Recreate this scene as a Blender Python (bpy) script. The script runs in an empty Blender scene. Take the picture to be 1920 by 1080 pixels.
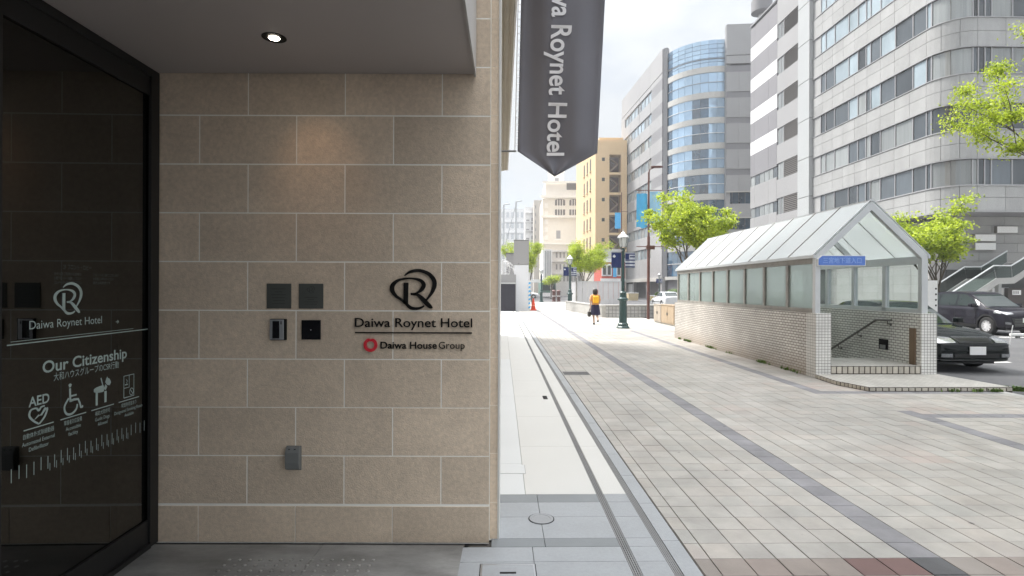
import bpy, bmesh, math, random
from mathutils import Vector, Matrix, Euler
from mathutils.bvhtree import BVHTree
RND = random.Random(11)
sc = bpy.context.scene
COL = sc.collection
PI = math.pi
# ------------------------------------------------------------------ camera
F, CH = 1020.0, 1.57            # focal length in photograph pixels, eye height in metres
CAM_M = Matrix.Rotation(PI / 2, 3, 'X') @ Matrix.Rotation(math.radians(0.2), 3, 'Z')
cd = bpy.data.cameras.new('camera'); cam = bpy.data.objects.new('camera', cd); COL.objects.link(cam)
cd.sensor_width = 36; cd.lens = 36 * F / 1920; cd.clip_start = 0.05; cd.clip_end = 3000
cam.matrix_world = Matrix.Translation((0, 0, CH)) @ CAM_M.to_4x4()
sc.camera = cam
# ------------------------------------------------------------------ sky, sun, exposure
SUN_EL, SUN_AZ = 52, -52        # azimuth measured clockwise from the view direction (+Y)
world = bpy.data.worlds.new('World'); sc.world = world; world.use_nodes = True
nt = world.node_tree; nt.nodes.clear()
def wn(t, **k):
    n = nt.nodes.new(t)
    for a, b in k.items(): setattr(n, a, b)
    return n
sky = wn('ShaderNodeTexSky', sky_type='NISHITA', sun_disc=False, air_density=1.0, dust_density=0.8, ozone_density=1.0)
sky.sun_elevation = math.radians(SUN_EL); sky.sun_rotation = math.radians(SUN_AZ)
tc = wn('ShaderNodeTexCoord'); mp = wn('ShaderNodeMapping'); mp.inputs['Scale'].default_value = (1.0, 1.0, 2.6)
cl = wn('ShaderNodeTexNoise'); cl.inputs['Scale'].default_value = 2.3; cl.inputs['Detail'].default_value = 6; cl.inputs['Roughness'].default_value = 0.55
rp = wn('ShaderNodeValToRGB'); rp.color_ramp.elements[0].position = 0.30; rp.color_ramp.elements[0].color = (0.42,)*3+(1,)
rp.color_ramp.elements[1].position = 0.56; rp.color_ramp.elements[1].color = (0.97,)*3+(1,)
sep = wn('ShaderNodeSeparateXYZ'); hz = wn('ShaderNodeMapRange')
hz.inputs['From Min'].default_value = 0.02; hz.inputs['From Max'].default_value = 0.34; hz.inputs['To Min'].default_value = 1.0; hz.inputs['To Max'].default_value = 0.0
mx = wn('ShaderNodeMath', operation='MAXIMUM'); mix = wn('ShaderNodeMixRGB')
zc_ = wn('ShaderNodeMixRGB'); zc_.inputs['Color1'].default_value = (2.3, 2.40, 2.49, 1); zc_.inputs['Color2'].default_value = (22, 22.2, 22.5, 1); pw_ = wn('ShaderNodeMath', operation='POWER'); pw_.inputs[1].default_value = 4.2; pw_.use_clamp = True
L = nt.links.new; L(zc_.outputs[0], mix.inputs['Color2'])
bg = wn('ShaderNodeBackground'); bg.inputs['Strength'].default_value = 0.10; wo = wn('ShaderNodeOutputWorld')
L = nt.links.new
L(tc.outputs['Generated'], mp.inputs['Vector']); L(mp.outputs[0], cl.inputs['Vector']); L(cl.outputs['Fac'], rp.inputs['Fac'])
L(tc.outputs['Generated'], sep.inputs[0]); L(sep.outputs['Z'], pw_.inputs[0]); L(pw_.outputs[0], zc_.inputs['Fac']); L(sep.outputs['Z'], hz.inputs['Value']); L(rp.outputs['Color'], mx.inputs[0]); L(hz.outputs[0], mx.inputs[1])
L(mx.outputs[0], mix.inputs['Fac']); dim = wn('ShaderNodeMixRGB', blend_type='MULTIPLY'); dim.inputs['Fac'].default_value = 1; dim.inputs['Color2'].default_value = (.40, .40, .40, 1); L(sky.outputs[0], dim.inputs['Color1']); L(dim.outputs[0], mix.inputs['Color1']); L(mix.outputs[0], bg.inputs['Color']); L(bg.outputs[0], wo.inputs['Surface'])
sl = bpy.data.lights.new('sun', 'SUN'); sl.energy = 2.3; sl.angle = math.radians(14); sl.color = (1.0, 0.955, 0.9)
so = bpy.data.objects.new('sun', sl); COL.objects.link(so)
_e, _a = math.radians(SUN_EL), math.radians(SUN_AZ)
sdir = Vector((math.sin(_a) * math.cos(_e), math.cos(_a) * math.cos(_e), math.sin(_e)))
so.rotation_euler = sdir.to_track_quat('Z', 'Y').to_euler(); so.location = sdir * 60
sc.view_settings.view_transform = 'Standard'; sc.view_settings.look = 'None'; sc.view_settings.gamma = 1
sc.view_settings.use_curve_mapping = False; sc.view_settings.exposure = 1.76
sc.render.engine = 'CYCLES'; sc.cycles.max_bounces = 8; sc.cycles.transparent_max_bounces = 12; sc.cycles.use_denoising = True
sc.cycles.sample_clamp_indirect = 4; sc.cycles.caustics_reflective = False; sc.cycles.caustics_refractive = False
# ------------------------------------------------------------------ from the photograph's pixels to places
AZ = math.atan(19 / F)          # the street runs this much left of the view direction
def P(px, py, y):
    d = CAM_M @ Vector(((px - 960) / F, (540 - py) / F, -1)); return Vector((0, 0, CH)) + d * (y / d.y)
def G(px, py, z=0.0):
    d = CAM_M @ Vector(((px - 960) / F, (540 - py) / F, -1)); return Vector((0, 0, CH)) + d * ((z - CH) / d.z)
RS = Matrix.Rotation(AZ, 3, 'Z'); RSI = RS.inverted()
def S(u, v, z=0.0): return RS @ Vector((u, v, z))
def UV(p): return RSI @ Vector(p)
# ------------------------------------------------------------------ things, parts, meshes
def tag(o, label=None, cat=None, group=None, kind=None):
    if label: o['label'] = label
    if cat: o['category'] = cat
    if group: o['group'] = group
    if kind: o['kind'] = kind
    return o
def thing(name, label, cat, loc=(0, 0, 0), rz=0.0, group=None):
    o = bpy.data.objects.new(name, None); o.empty_display_size = 0.2; COL.objects.link(o)
    o.location = loc; o.rotation_euler = (0, 0, rz); return tag(o, label, cat, group)
KIDS = {}
def link(name, me, parent=None, M=None, kind=None, label=None):
    o = bpy.data.objects.new(name, me); COL.objects.link(o)
    if parent: o.parent = parent; KIDS.setdefault(parent.name, []).append(o)
    if M is not None: o.matrix_local = M
    if kind: o['kind'] = kind
    if label: o['label'] = label
    return o
def kids(o): return list(KIDS.get(o.name, []))
def copy_tree(o, parent=None):
    c = o.copy(); COL.objects.link(c)
    if parent: c.parent = parent; KIDS.setdefault(parent.name, []).append(c)
    for k in kids(o): copy_tree(k, c)
    return c
class MB:
    def __init__(s): s.v = []; s.f = []; s.m = []; s.T = None; s.mi = 0
    def add(s, vs, fs):
        n = len(s.v)
        if s.T is not None: vs = [s.T @ Vector(p) for p in vs]
        s.v += [tuple(p) for p in vs]; s.f += [tuple(i + n for i in f) for f in fs]; s.m += [s.mi] * len(fs); return s
    def box(s, x0, y0, z0, x1, y1, z1):
        return s.add([(x0,y0,z0),(x1,y0,z0),(x1,y1,z0),(x0,y1,z0),(x0,y0,z1),(x1,y0,z1),(x1,y1,z1),(x0,y1,z1)],
                     [(0,3,2,1),(4,5,6,7),(0,1,5,4),(1,2,6,5),(2,3,7,6),(3,0,4,7)])
    def quad(s, a, b, c, d): return s.add([a, b, c, d], [(0, 1, 2, 3)])
    def prism(s, pts, ax, a0, a1):
        """pts: 2-D outline; ax: axis of extrusion, from a0 to a1"""
        n = len(pts)
        def q(p, t): return {'x': (t, p[0], p[1]), 'y': (p[0], t, p[1]), 'z': (p[0], p[1], t)}[ax]
        return s.add([q(p, a0) for p in pts] + [q(p, a1) for p in pts],
                     [tuple(range(n))[::-1], tuple(range(n, 2 * n))] + [(i, (i + 1) % n, n + (i + 1) % n, n + i) for i in range(n)])
    def tube(s, path, rad, n=8, caps=True):
        path = [Vector(p) for p in path]; rad = rad if isinstance(rad, (list, tuple)) else [rad] * len(path)
        vs = []; fs = []; up = None
        for i, p in enumerate(path):
            d = (path[min(i + 1, len(path) - 1)] - path[max(i - 1, 0)]).normalized()
            if up is None: up = d.orthogonal().normalized()
            up = (up - d * up.dot(d))
            up = up.normalized() if up.length > 1e-5 else d.orthogonal().normalized()
            w = d.cross(up)
            for k in range(n):
                a = 2 * PI * k / n; vs.append(p + (up * math.cos(a) + w * math.sin(a)) * rad[i])
        for i in range(len(path) - 1):
            for k in range(n):
                fs.append((i*n+k, i*n+(k+1) % n, (i+1)*n+(k+1) % n, (i+1)*n+k))
        if caps: fs += [tuple(range(n))[::-1], tuple(range((len(path)-1)*n, len(path)*n))]
        return s.add(vs, fs)
    def lathe(s, prof, n=16, c=(0, 0, 0), ax='z', rot=0.0, sx=1.0, sy=1.0, caps=True):
        vs = []; fs = []
        for r, h in prof:
            for k in range(n):
                a = 2 * PI * k / n + rot; x, y = r * math.cos(a) * sx, r * math.sin(a) * sy
                q = {'z': (x, y, h), 'y': (x, h, y), 'x': (h, x, y)}[ax]
                vs.append((c[0]+q[0], c[1]+q[1], c[2]+q[2]))
        for i in range(len(prof) - 1):
            for k in range(n): fs.append((i*n+k, i*n+(k+1) % n, (i+1)*n+(k+1) % n, (i+1)*n+k))
        if caps: fs += [tuple(range(n))[::-1], tuple(range((len(prof)-1)*n, len(prof)*n))]
        return s.add(vs, fs)
    def mesh(s, name, mats, smooth=False):
        me = bpy.data.meshes.new(name); me.from_pydata(s.v, [], s.f)
        if not isinstance(mats, (list, tuple)): mats = [mats]
        for m in mats: me.materials.append(m)
        me.polygons.foreach_set('material_index', s.m)
        bm = bmesh.new(); bm.from_mesh(me); bmesh.ops.recalc_face_normals(bm, faces=bm.faces)
        if smooth:
            for f in bm.faces: f.smooth = True
            lim = math.radians(38)
            for e in bm.edges:
                if len(e.link_faces) == 2 and e.calc_face_angle(0) > lim: e.smooth = False
        bm.to_mesh(me); bm.free(); me.update(); return me
    def build(s, name, mats, parent=None, M=None, smooth=False, bevel=0, kind=None, label=None):
        o = link(name, s.mesh(name, mats, smooth), parent, M, kind, label)
        if bevel:
            b = o.modifiers.new('bevel', 'BEVEL'); b.width = bevel; b.segments = 2; b.limit_method = 'ANGLE'; b.angle_limit = math.radians(40)
        return o
def bx(name, m, parent, *b, bevel=0, kind=None, label=None): return MB().box(*b).build(name, m, parent, bevel=bevel, kind=kind, label=label)
def catmull(pts, n):
    out = []; m = len(pts)
    for i in range(m - 1):
        p0, p1, p2, p3 = pts[max(i-1, 0)], pts[i], pts[i+1], pts[min(i+2, m-1)]
        for k in range(n):
            t = k / n
            out.append(tuple(0.5*((2*b)+(-a+c)*t+(2*a-5*b+4*c-d)*t*t+(-a+3*b-3*c+d)*t**3) for a, b, c, d in zip(p0, p1, p2, p3)))
    out.append(tuple(pts[-1])); return out
def ribbon(mb, pts, T, th, n=6):
    """pts: (x, y, width); a flat stroke of changing width, th thick, laid out by T"""
    c = catmull(pts, n); Lf = []; Rt = []
    for i, (x, y, w) in enumerate(c):
        a = c[max(i-1, 0)]; b = c[min(i+1, len(c)-1)]; d = Vector((b[0]-a[0], b[1]-a[1])); d.normalize(); nn = Vector((-d.y, d.x)) * max(w, 0.0) / 2
        Lf.append((x+nn.x, y+nn.y)); Rt.append((x-nn.x, y-nn.y))
    m = len(c); vs = [(p[0], p[1], z) for z in (0, th) for q in (Lf, Rt) for p in q]; fs = []
    for i in range(m - 1):
        fs += [(2*m+i, 3*m+i, 3*m+i+1, 2*m+i+1), (i, i+1, m+i+1, m+i), (i, 2*m+i, 2*m+i+1, i+1), (m+i, m+i+1, 3*m+i+1, 3*m+i)]
    fs += [(0, m, 3*m, 2*m), (m-1, 3*m-1, 4*m-1, 2*m-1)][:1] + [(m-1, 3*m-1, 4*m-1, 2*m-1)]
    mb.add([T @ Vector(v) for v in vs], fs)
def text(name, s, m, parent, T, w=None, h=None, ext=0.0, bold=0.0, kind=None):
    """lettering whose bounding box starts at T's origin and is w wide (or h high)"""
    cu = bpy.data.curves.new(name, 'FONT'); cu.body = s; cu.size = 1; cu.extrude = 0.5 if ext else 0; cu.offset = bold; cu.resolution_u = 4
    t = bpy.data.objects.new('tmp', cu); COL.objects.link(t)
    me = bpy.data.meshes.new_from_object(t.evaluated_get(bpy.context.evaluated_depsgraph_get())); bpy.data.objects.remove(t); bpy.data.curves.remove(cu)
    if not me.vertices: return None
    xs = [v.co.x for v in me.vertices]; ys = [v.co.y for v in me.vertices]; x0, x1, y0, y1 = min(xs), max(xs), min(ys), max(ys)
    kx = w / (x1 - x0) if w else None; ky = h if h else kx    # h = size of one em
    if kx is None: kx = ky
    for v in me.vertices:
        c = v.co; v.co = T @ Vector(((c.x - x0) * kx, c.y * ky, (c.z + (0.5 if ext else 0)) * ext))
    me.materials.clear(); me.materials.append(m); me.name = name
    return link(name, me, parent, kind=kind)
# ------------------------------------------------------------------ materials
def mat(name, col, rough=0.6, metal=0.0, var=0.12, scale=4.0, var2=0.0, bump=0.0, bscale=60.0, spec=0.5, rnd=0.0, alt=None, emit=None, trans=0.0, ior=1.45, coat=0.0, stretch=(1, 1, 1), rvar=0.0):
    m = bpy.data.materials.new(name); m.use_nodes = True; t = m.node_tree; b = t.nodes['Principled BSDF']; l = t.links.new
    def n(k, **kw):
        x = t.nodes.new(k)
        for a, c in kw.items(): setattr(x, a, c)
        return x
    b.inputs['Roughness'].default_value = rough; b.inputs['Metallic'].default_value = metal; b.inputs['Specular IOR Level'].default_value = spec
    b.inputs['IOR'].default_value = ior; b.inputs['Coat Weight'].default_value = coat; b.inputs['Coat Roughness'].default_value = 0.04
    b.inputs['Base Color'].default_value = (*col, 1)
    if emit: b.inputs['Emission Color'].default_value = (*emit[0], 1); b.inputs['Emission Strength'].default_value = emit[1]
    g = n('ShaderNodeNewGeometry'); mpn = n('ShaderNodeMapping'); mpn.inputs['Scale'].default_value = stretch; l(g.outputs['Position'], mpn.inputs[0])
    cur = None
    if var or alt:
        no = n('ShaderNodeTexNoise'); no.inputs['Scale'].default_value = scale; no.inputs['Detail'].default_value = 7; no.inputs['Roughness'].default_value = 0.62; l(mpn.outputs[0], no.inputs['Vector'])
        rmp = n('ShaderNodeMapRange'); rmp.inputs['From Min'].default_value = 0.28; rmp.inputs['From Max'].default_value = 0.72; l(no.outputs['Fac'], rmp.inputs['Value'])
        mxn = n('ShaderNodeMixRGB'); l(rmp.outputs[0], mxn.inputs['Fac'])
        c2 = alt or tuple(min(1, c * (1 + var)) for c in col)
        mxn.inputs['Color1'].default_value = tuple(c * (1 - var) for c in col) + (1,); mxn.inputs['Color2'].default_value = (*c2, 1); cur = mxn.outputs[0]
        if rvar:
            rr = n('ShaderNodeMapRange'); rr.inputs['To Min'].default_value = max(0, rough - rvar); rr.inputs['To Max'].default_value = min(1, rough + rvar)
            l(no.outputs['Fac'], rr.inputs['Value']); l(rr.outputs[0], b.inputs['Roughness'])
    if var2:
        no2 = n('ShaderNodeTexNoise'); no2.inputs['Scale'].default_value = scale * 14; no2.inputs['Detail'].default_value = 3; l(mpn.outputs[0], no2.inputs['Vector'])
        r2 = n('ShaderNodeMapRange'); r2.inputs['From Min'].default_value = 0.25; r2.inputs['From Max'].default_value = 0.75; r2.inputs['To Min'].default_value = 1 - var2; r2.inputs['To Max'].default_value = 1 + var2
        l(no2.outputs['Fac'], r2.inputs['Value']); hs = n('ShaderNodeHueSaturation'); l(r2.outputs[0], hs.inputs['Value'])
        if cur: l(cur, hs.inputs['Color'])
        else: hs.inputs['Color'].default_value = (*col, 1)
        cur = hs.outputs[0]
    if rnd:
        oi = n('ShaderNodeObjectInfo'); r3 = n('ShaderNodeMapRange'); r3.inputs['To Min'].default_value = 1 - rnd; r3.inputs['To Max'].default_value = 1 + rnd
        l(oi.outputs['Random'], r3.inputs['Value']); h3 = n('ShaderNodeHueSaturation'); l(r3.outputs[0], h3.inputs['Value'])
        if cur: l(cur, h3.inputs['Color'])
        else: h3.inputs['Color'].default_value = (*col, 1)
        cur = h3.outputs[0]
    if cur: l(cur, b.inputs['Base Color'])
    if bump:
        nb = n('ShaderNodeTexNoise'); nb.inputs['Scale'].default_value = bscale; nb.inputs['Detail'].default_value = 5; l(mpn.outputs[0], nb.inputs['Vector'])
        bp = n('ShaderNodeBump'); bp.inputs['Strength'].default_value = bump; bp.inputs['Distance'].default_value = 0.01; l(nb.outputs['Fac'], bp.inputs['Height']); l(bp.outputs[0], b.inputs['Normal'])
    if trans: b.inputs['Transmission Weight'].default_value = trans
    return m
def thin_glass(name, tint=(0.9, 0.95, 0.93), refl=0.1, haze=0.0, hazecol=(0.7, 0.75, 0.73), rough=0.0, ior=1.5):
    """a pane seen from either side: fresnel mirror over a tinted clear pane, with a share of frosting"""
    m = bpy.data.materials.new(name); m.use_nodes = True; t = m.node_tree; t.nodes.clear(); l = t.links.new
    o = t.nodes.new('ShaderNodeOutputMaterial'); tr = t.nodes.new('ShaderNodeBsdfTransparent'); tr.inputs[0].default_value = (*tint, 1)
    gl = t.nodes.new('ShaderNodeBsdfGlossy'); gl.inputs['Roughness'].default_value = rough; lw_ = t.nodes.new('ShaderNodeLayerWeight'); lw_.inputs[0].default_value = 0.5; fr = t.nodes.new('ShaderNodeMath'); fr.operation = 'POWER'; fr.inputs[1].default_value = 4.2; l(lw_.outputs['Facing'], fr.inputs[0])
    ad = t.nodes.new('ShaderNodeMath'); ad.operation = 'MULTIPLY_ADD'; ad.inputs[1].default_value = 0.9; ad.inputs[2].default_value = refl; ad.use_clamp = True
    l(fr.outputs[0], ad.inputs[0]); m1 = t.nodes.new('ShaderNodeMixShader'); base = tr.outputs[0]
    if haze:
        df = t.nodes.new('ShaderNodeBsdfDiffuse'); df.inputs[0].default_value = (*hazecol, 1); tl = t.nodes.new('ShaderNodeBsdfTranslucent'); tl.inputs[0].default_value = (*hazecol, 1)
        mh = t.nodes.new('ShaderNodeMixShader'); mh.inputs[0].default_value = 0.5; l(df.outputs[0], mh.inputs[1]); l(tl.outputs[0], mh.inputs[2])
        m2 = t.nodes.new('ShaderNodeMixShader'); m2.inputs[0].default_value = haze; l(tr.outputs[0], m2.inputs[1]); l(mh.outputs[0], m2.inputs[2]); base = m2.outputs[0]
    l(ad.outputs[0], m1.inputs[0]); l(base, m1.inputs[1]); l(gl.outputs[0], m1.inputs[2]); l(m1.outputs[0], o.inputs[0]); return m
def brick_mat(name, c1, c2, mortar, bw, rh, ms, off=0.5, rough=0.35, dirt=None, axes='xy_z', bumpd=0.004):
    m = bpy.data.materials.new(name); m.use_nodes = True; t = m.node_tree; b = t.nodes['Principled BSDF']; l = t.links.new
    tcn = t.nodes.new('ShaderNodeTexCoord'); sp = t.nodes.new('ShaderNodeSeparateXYZ'); l(tcn.outputs['Object'], sp.inputs[0])
    cb = t.nodes.new('ShaderNodeCombineXYZ')
    if axes == 'xy_z':
        a = t.nodes.new('ShaderNodeMath'); a.operation = 'ADD'; l(sp.outputs[0], a.inputs[0]); l(sp.outputs[1], a.inputs[1]); l(a.outputs[0], cb.inputs[0]); l(sp.outputs[2], cb.inputs[1])
    else: l(sp.outputs[0], cb.inputs[0]); l(sp.outputs[1], cb.inputs[1])
    br = t.nodes.new('ShaderNodeTexBrick'); l(cb.outputs[0], br.inputs['Vector']); br.offset = off
    br.inputs['Color1'].default_value = (*c1, 1); br.inputs['Color2'].default_value = (*c2, 1); br.inputs['Mortar'].default_value = (*mortar, 1)
    br.inputs['Scale'].default_value = 1; br.inputs['Mortar Size'].default_value = ms; br.inputs['Mortar Smooth'].default_value = 0.15
    br.inputs['Brick Width'].default_value = bw; br.inputs['Row Height'].default_value = rh
    cur = br.outputs['Color']
    no = t.nodes.new('ShaderNodeTexNoise'); no.inputs['Scale'].default_value = 1.7; no.inputs['Detail'].default_value = 8; l(tcn.outputs['Object'], no.inputs['Vector'])
    r = t.nodes.new('ShaderNodeMapRange'); r.inputs['From Min'].default_value = 0.3; r.inputs['From Max'].default_value = 0.7; r.inputs['To Min'].default_value = 0.82; r.inputs['To Max'].default_value = 1.08; l(no.outputs[0], r.inputs['Value'])
    hs = t.nodes.new('ShaderNodeHueSaturation'); l(cur, hs.inputs['Color']); l(r.outputs[0], hs.inputs['Value']); cur = hs.outputs[0]
    if dirt:   # stain creeping up from the ground: (colour, height)
        z = t.nodes.new('ShaderNodeMapRange'); z.inputs['From Min'].default_value = 0; z.inputs['From Max'].default_value = dirt[1]; z.inputs['To Min'].default_value = 1.25; z.inputs['To Max'].default_value = 0; l(sp.outputs[2], z.inputs['Value'])
        mu = t.nodes.new('ShaderNodeMath'); mu.operation = 'MULTIPLY'; mu.use_clamp = True; l(z.outputs[0], mu.inputs[0]); l(no.outputs[0], mu.inputs[1])
        mxn = t.nodes.new('ShaderNodeMixRGB'); l(mu.outputs[0], mxn.inputs[0]); l(cur, mxn.inputs[1]); mxn.inputs[2].default_value = (*dirt[0], 1); cur = mxn.outputs[0]
    l(cur, b.inputs['Base Color']); b.inputs['Roughness'].default_value = rough
    bp = t.nodes.new('ShaderNodeBump'); bp.invert = True; bp.inputs['Distance'].default_value = bumpd; bp.inputs['Strength'].default_value = 0.9; l(br.outputs['Fac'], bp.inputs['Height']); l(bp.outputs[0], b.inputs['Normal']); return m
def cell_mat(name, cols, ox, oy, cx, cy, rough=0.62, grime=0.2, tint=None, rvar=0.1):
    """paving whose colour changes from slab to slab on the street's own grid"""
    m = bpy.data.materials.new(name); m.use_nodes = True; t = m.node_tree; b = t.nodes['Principled BSDF']; l = t.links.new
    g = t.nodes.new('ShaderNodeNewGeometry'); ro = t.nodes.new('ShaderNodeVectorRotate'); ro.rotation_type = 'Z_AXIS'; ro.inputs['Angle'].default_value = -AZ; l(g.outputs['Position'], ro.inputs['Vector'])
    s1 = t.nodes.new('ShaderNodeVectorMath'); s1.operation = 'SUBTRACT'; s1.inputs[1].default_value = (ox, oy, 0); l(ro.outputs[0], s1.inputs[0])
    s2 = t.nodes.new('ShaderNodeVectorMath'); s2.operation = 'DIVIDE'; s2.inputs[1].default_value = (cx, cy, 1000); l(s1.outputs[0], s2.inputs[0])
    s3 = t.nodes.new('ShaderNodeVectorMath'); s3.operation = 'FLOOR'; l(s2.outputs[0], s3.inputs[0])
    wn_ = t.nodes.new('ShaderNodeTexWhiteNoise'); l(s3.outputs[0], wn_.inputs['Vector'])
    rp_ = t.nodes.new('ShaderNodeValToRGB'); e = rp_.color_ramp.elements
    e[0].position = 0; e[0].color = (*cols[0], 1); e[1].position = 1; e[1].color = (*cols[-1], 1)
    for i, c in enumerate(cols[1:-1]): x = e.new((i + 1) / (len(cols) - 1)); x.color = (*c, 1)
    l(wn_.outputs['Value'], rp_.inputs[0])
    no = t.nodes.new('ShaderNodeTexNoise'); no.inputs['Scale'].default_value = 2.2; no.inputs['Detail'].default_value = 9; no.inputs['Roughness'].default_value = 0.7; l(g.outputs['Position'], no.inputs['Vector'])
    r = t.nodes.new('ShaderNodeMapRange'); r.inputs['From Min'].default_value = 0.3; r.inputs['From Max'].default_value = 0.7; r.inputs['To Min'].default_value = 1 - grime; r.inputs['To Max'].default_value = 1 + grime * 0.5; l(no.outputs[0], r.inputs['Value'])
    hs = t.nodes.new('ShaderNodeHueSaturation'); l(rp_.outputs[0], hs.inputs['Color']); l(r.outputs[0], hs.inputs['Value']); cur = hs.outputs[0]
    if tint:
        n2 = t.nodes.new('ShaderNodeTexNoise'); n2.inputs['Scale'].default_value = 0.7; n2.inputs['Detail'].default_value = 2; l(s3.outputs[0], n2.inputs['Vector']); n2.inputs['Scale'].default_value = 0.16
        r2 = t.nodes.new('ShaderNodeMapRange'); r2.inputs['From Min'].default_value = 0.56; r2.inputs['From Max'].default_value = 0.7; l(n2.outputs[0], r2.inputs['Value'])
        mu = t.nodes.new('ShaderNodeMath'); mu.operation = 'MULTIPLY'; l(r2.outputs[0], mu.inputs[0]); l(wn_.outputs['Value'], mu.inputs[1])
        mxn = t.nodes.new('ShaderNodeMixRGB'); l(mu.outputs[0], mxn.inputs[0]); l(cur, mxn.inputs[1]); mxn.inputs[2].default_value = (*tint, 1); cur = mxn.outputs[0]
    vo = t.nodes.new('ShaderNodeTexVoronoi'); vo.inputs['Scale'].default_value = 2.7; l(g.outputs['Position'], vo.inputs['Vector'])
    vr = t.nodes.new('ShaderNodeMapRange'); vr.inputs['From Min'].default_value = 0.035; vr.inputs['From Max'].default_value = 0.06; vr.inputs['To Min'].default_value = 0.45; vr.inputs['To Max'].default_value = 1; l(vo.outputs['Distance'], vr.inputs['Value'])
    n3 = t.nodes.new('ShaderNodeTexNoise'); n3.inputs['Scale'].default_value = 0.55; n3.inputs['Detail'].default_value = 6; n3.inputs['Roughness'].default_value = 0.6; l(g.outputs['Position'], n3.inputs['Vector'])
    v3 = t.nodes.new('ShaderNodeMapRange'); v3.inputs['From Min'].default_value = 0.35; v3.inputs['From Max'].default_value = 0.65; v3.inputs['To Min'].default_value = 0.84; v3.inputs['To Max'].default_value = 1.06; l(n3.outputs[0], v3.inputs['Value'])
    mm = t.nodes.new('ShaderNodeMath'); mm.operation = 'MULTIPLY'; l(vr.outputs[0], mm.inputs[0]); l(v3.outputs[0], mm.inputs[1])
    h4 = t.nodes.new('ShaderNodeHueSaturation'); l(cur, h4.inputs['Color']); l(mm.outputs[0], h4.inputs['Value']); cur = h4.outputs[0]
    l(cur, b.inputs['Base Color'])
    rr = t.nodes.new('ShaderNodeMapRange'); rr.inputs['To Min'].default_value = rough - rvar; rr.inputs['To Max'].default_value = rough + rvar; l(no.outputs[0], rr.inputs['Value']); l(rr.outputs[0], b.inputs['Roughness'])
    nb = t.nodes.new('ShaderNodeTexNoise'); nb.inputs['Scale'].default_value = 180; nb.inputs['Detail'].default_value = 3; l(g.outputs['Position'], nb.inputs['Vector'])
    bp = t.nodes.new('ShaderNodeBump'); bp.inputs['Strength'].default_value = 0.25; bp.inputs['Distance'].default_value = 0.004; l(nb.outputs[0], bp.inputs['Height']); l(bp.outputs[0], b.inputs['Normal']); return m
M = {}
M['stone'] = mat('sandstone', (0.61, 0.50, 0.385), 0.8, var=0.09, scale=3.5, var2=0.12, bump=0.4, bscale=150, rnd=0.09)
M['grout'] = mat('pale grout', (0.86, 0.84, 0.78), 0.9, var=0.04)
M['soffit'] = mat('soffit paint', (0.42, 0.385, 0.37), 0.55, var=0.03, scale=2)
M['fascia'] = mat('fascia metal', (0.40, 0.385, 0.37), 0.45, var=0.04, scale=2)
M['blackframe'] = mat('black door metal', (0.012, 0.012, 0.012), 0.42, var=0.1)
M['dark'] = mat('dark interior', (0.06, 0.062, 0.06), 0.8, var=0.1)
M['vinyl'] = mat('pale vinyl', (0.36, 0.45, 0.42), 0.6, var=0)
M['vinyl_dim'] = mat('faint vinyl', (0.09, 0.10, 0.09), 0.6, var=0)
M['black'] = mat('black letter metal', (0.008, 0.0075, 0.007), 0.55, var=0.1, spec=.12)
M['red'] = mat('red enamel', (0.62, 0.012, 0.03), 0.3, var=0.03)
M['plaque'] = mat('dark bronze plaque', (0.085, 0.09, 0.082), 0.5, var=0.06, scale=9, metal=0.4)
M['plaqueink'] = mat('engraving', (0.04, 0.042, 0.038), 0.6, var=0)
M['gloss_black'] = mat('gloss black', (0.006, 0.006, 0.008), 0.08, var=0)
M['alu'] = mat('brushed aluminium', (0.55, 0.56, 0.58), 0.32, metal=0.9, var=0.05)
M['grey_plastic'] = mat('grey plastic', (0.17, 0.175, 0.17), 0.5, var=0.06)
M['steel'] = mat('painted steel', (0.56, 0.58, 0.59), 0.35, var=0.06, metal=0.3, scale=3)
M['steel_dark'] = mat('worn steel rail', (0.26, 0.25, 0.23), 0.5, var=0.22, metal=0.2, scale=5)
M['inox'] = mat('stainless rail', (0.6, 0.6, 0.6), 0.25, metal=1, var=0.05)
M['tileband'] = cell_mat('dark band paving', [(0.195, 0.193, 0.203), (0.22, 0.217, 0.228), (0.175, 0.173, 0.184)], 1.216, 3.14, 0.1944, 0.19, 0.6, 0.3)
M['pave'] = cell_mat('beige paving', [(0.37, 0.35, 0.32), (0.40, 0.38, 0.35), (0.35, 0.335, 0.31), (0.39, 0.36, 0.325), (0.36, 0.35, 0.325), (0.405, 0.385, 0.355)], 1.216, 3.14, 0.1944, 0.19, 0.42, 0.24, (0.37, 0.305, 0.275))
M['pave_brown'] = cell_mat('brown paving', [(0.25, 0.225, 0.20), (0.265, 0.22, 0.195), (0.23, 0.215, 0.195)], 1.216, 3.14, 0.1944, 0.19, 0.6, 0.2)
M['pave_red'] = cell_mat('red paving', [(0.14, 0.08, 0.073), (0.16, 0.09, 0.082)], 1.216, 3.14, 0.1944, 0.19, 0.6, 0.2)
M['pave_black'] = cell_mat('charcoal paving', [(0.07, 0.07, 0.075), (0.08, 0.08, 0.085)], 1.216, 3.14, 0.1944, 0.19, 0.6, 0.4)
M['joint'] = mat('paving joint', (0.12, 0.11, 0.10), 0.95, var=0.2, scale=30)
M['granite'] = mat('blue grey granite', (0.30, 0.315, 0.33), 0.42, var=0.08, scale=3, var2=0.06, rnd=0.05, bump=0.15, bscale=220, rvar=0.08)
M['granite_dark'] = mat('darker granite', (0.21, 0.225, 0.235), 0.5, var=0.1, scale=3, rnd=0.04, bump=0.15, bscale=220)
M['cream'] = mat('cream apron paving', (0.55, 0.548, 0.525), 0.5, var=0.03, scale=1.5, bump=0.1, bscale=200, rvar=0.05)
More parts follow.
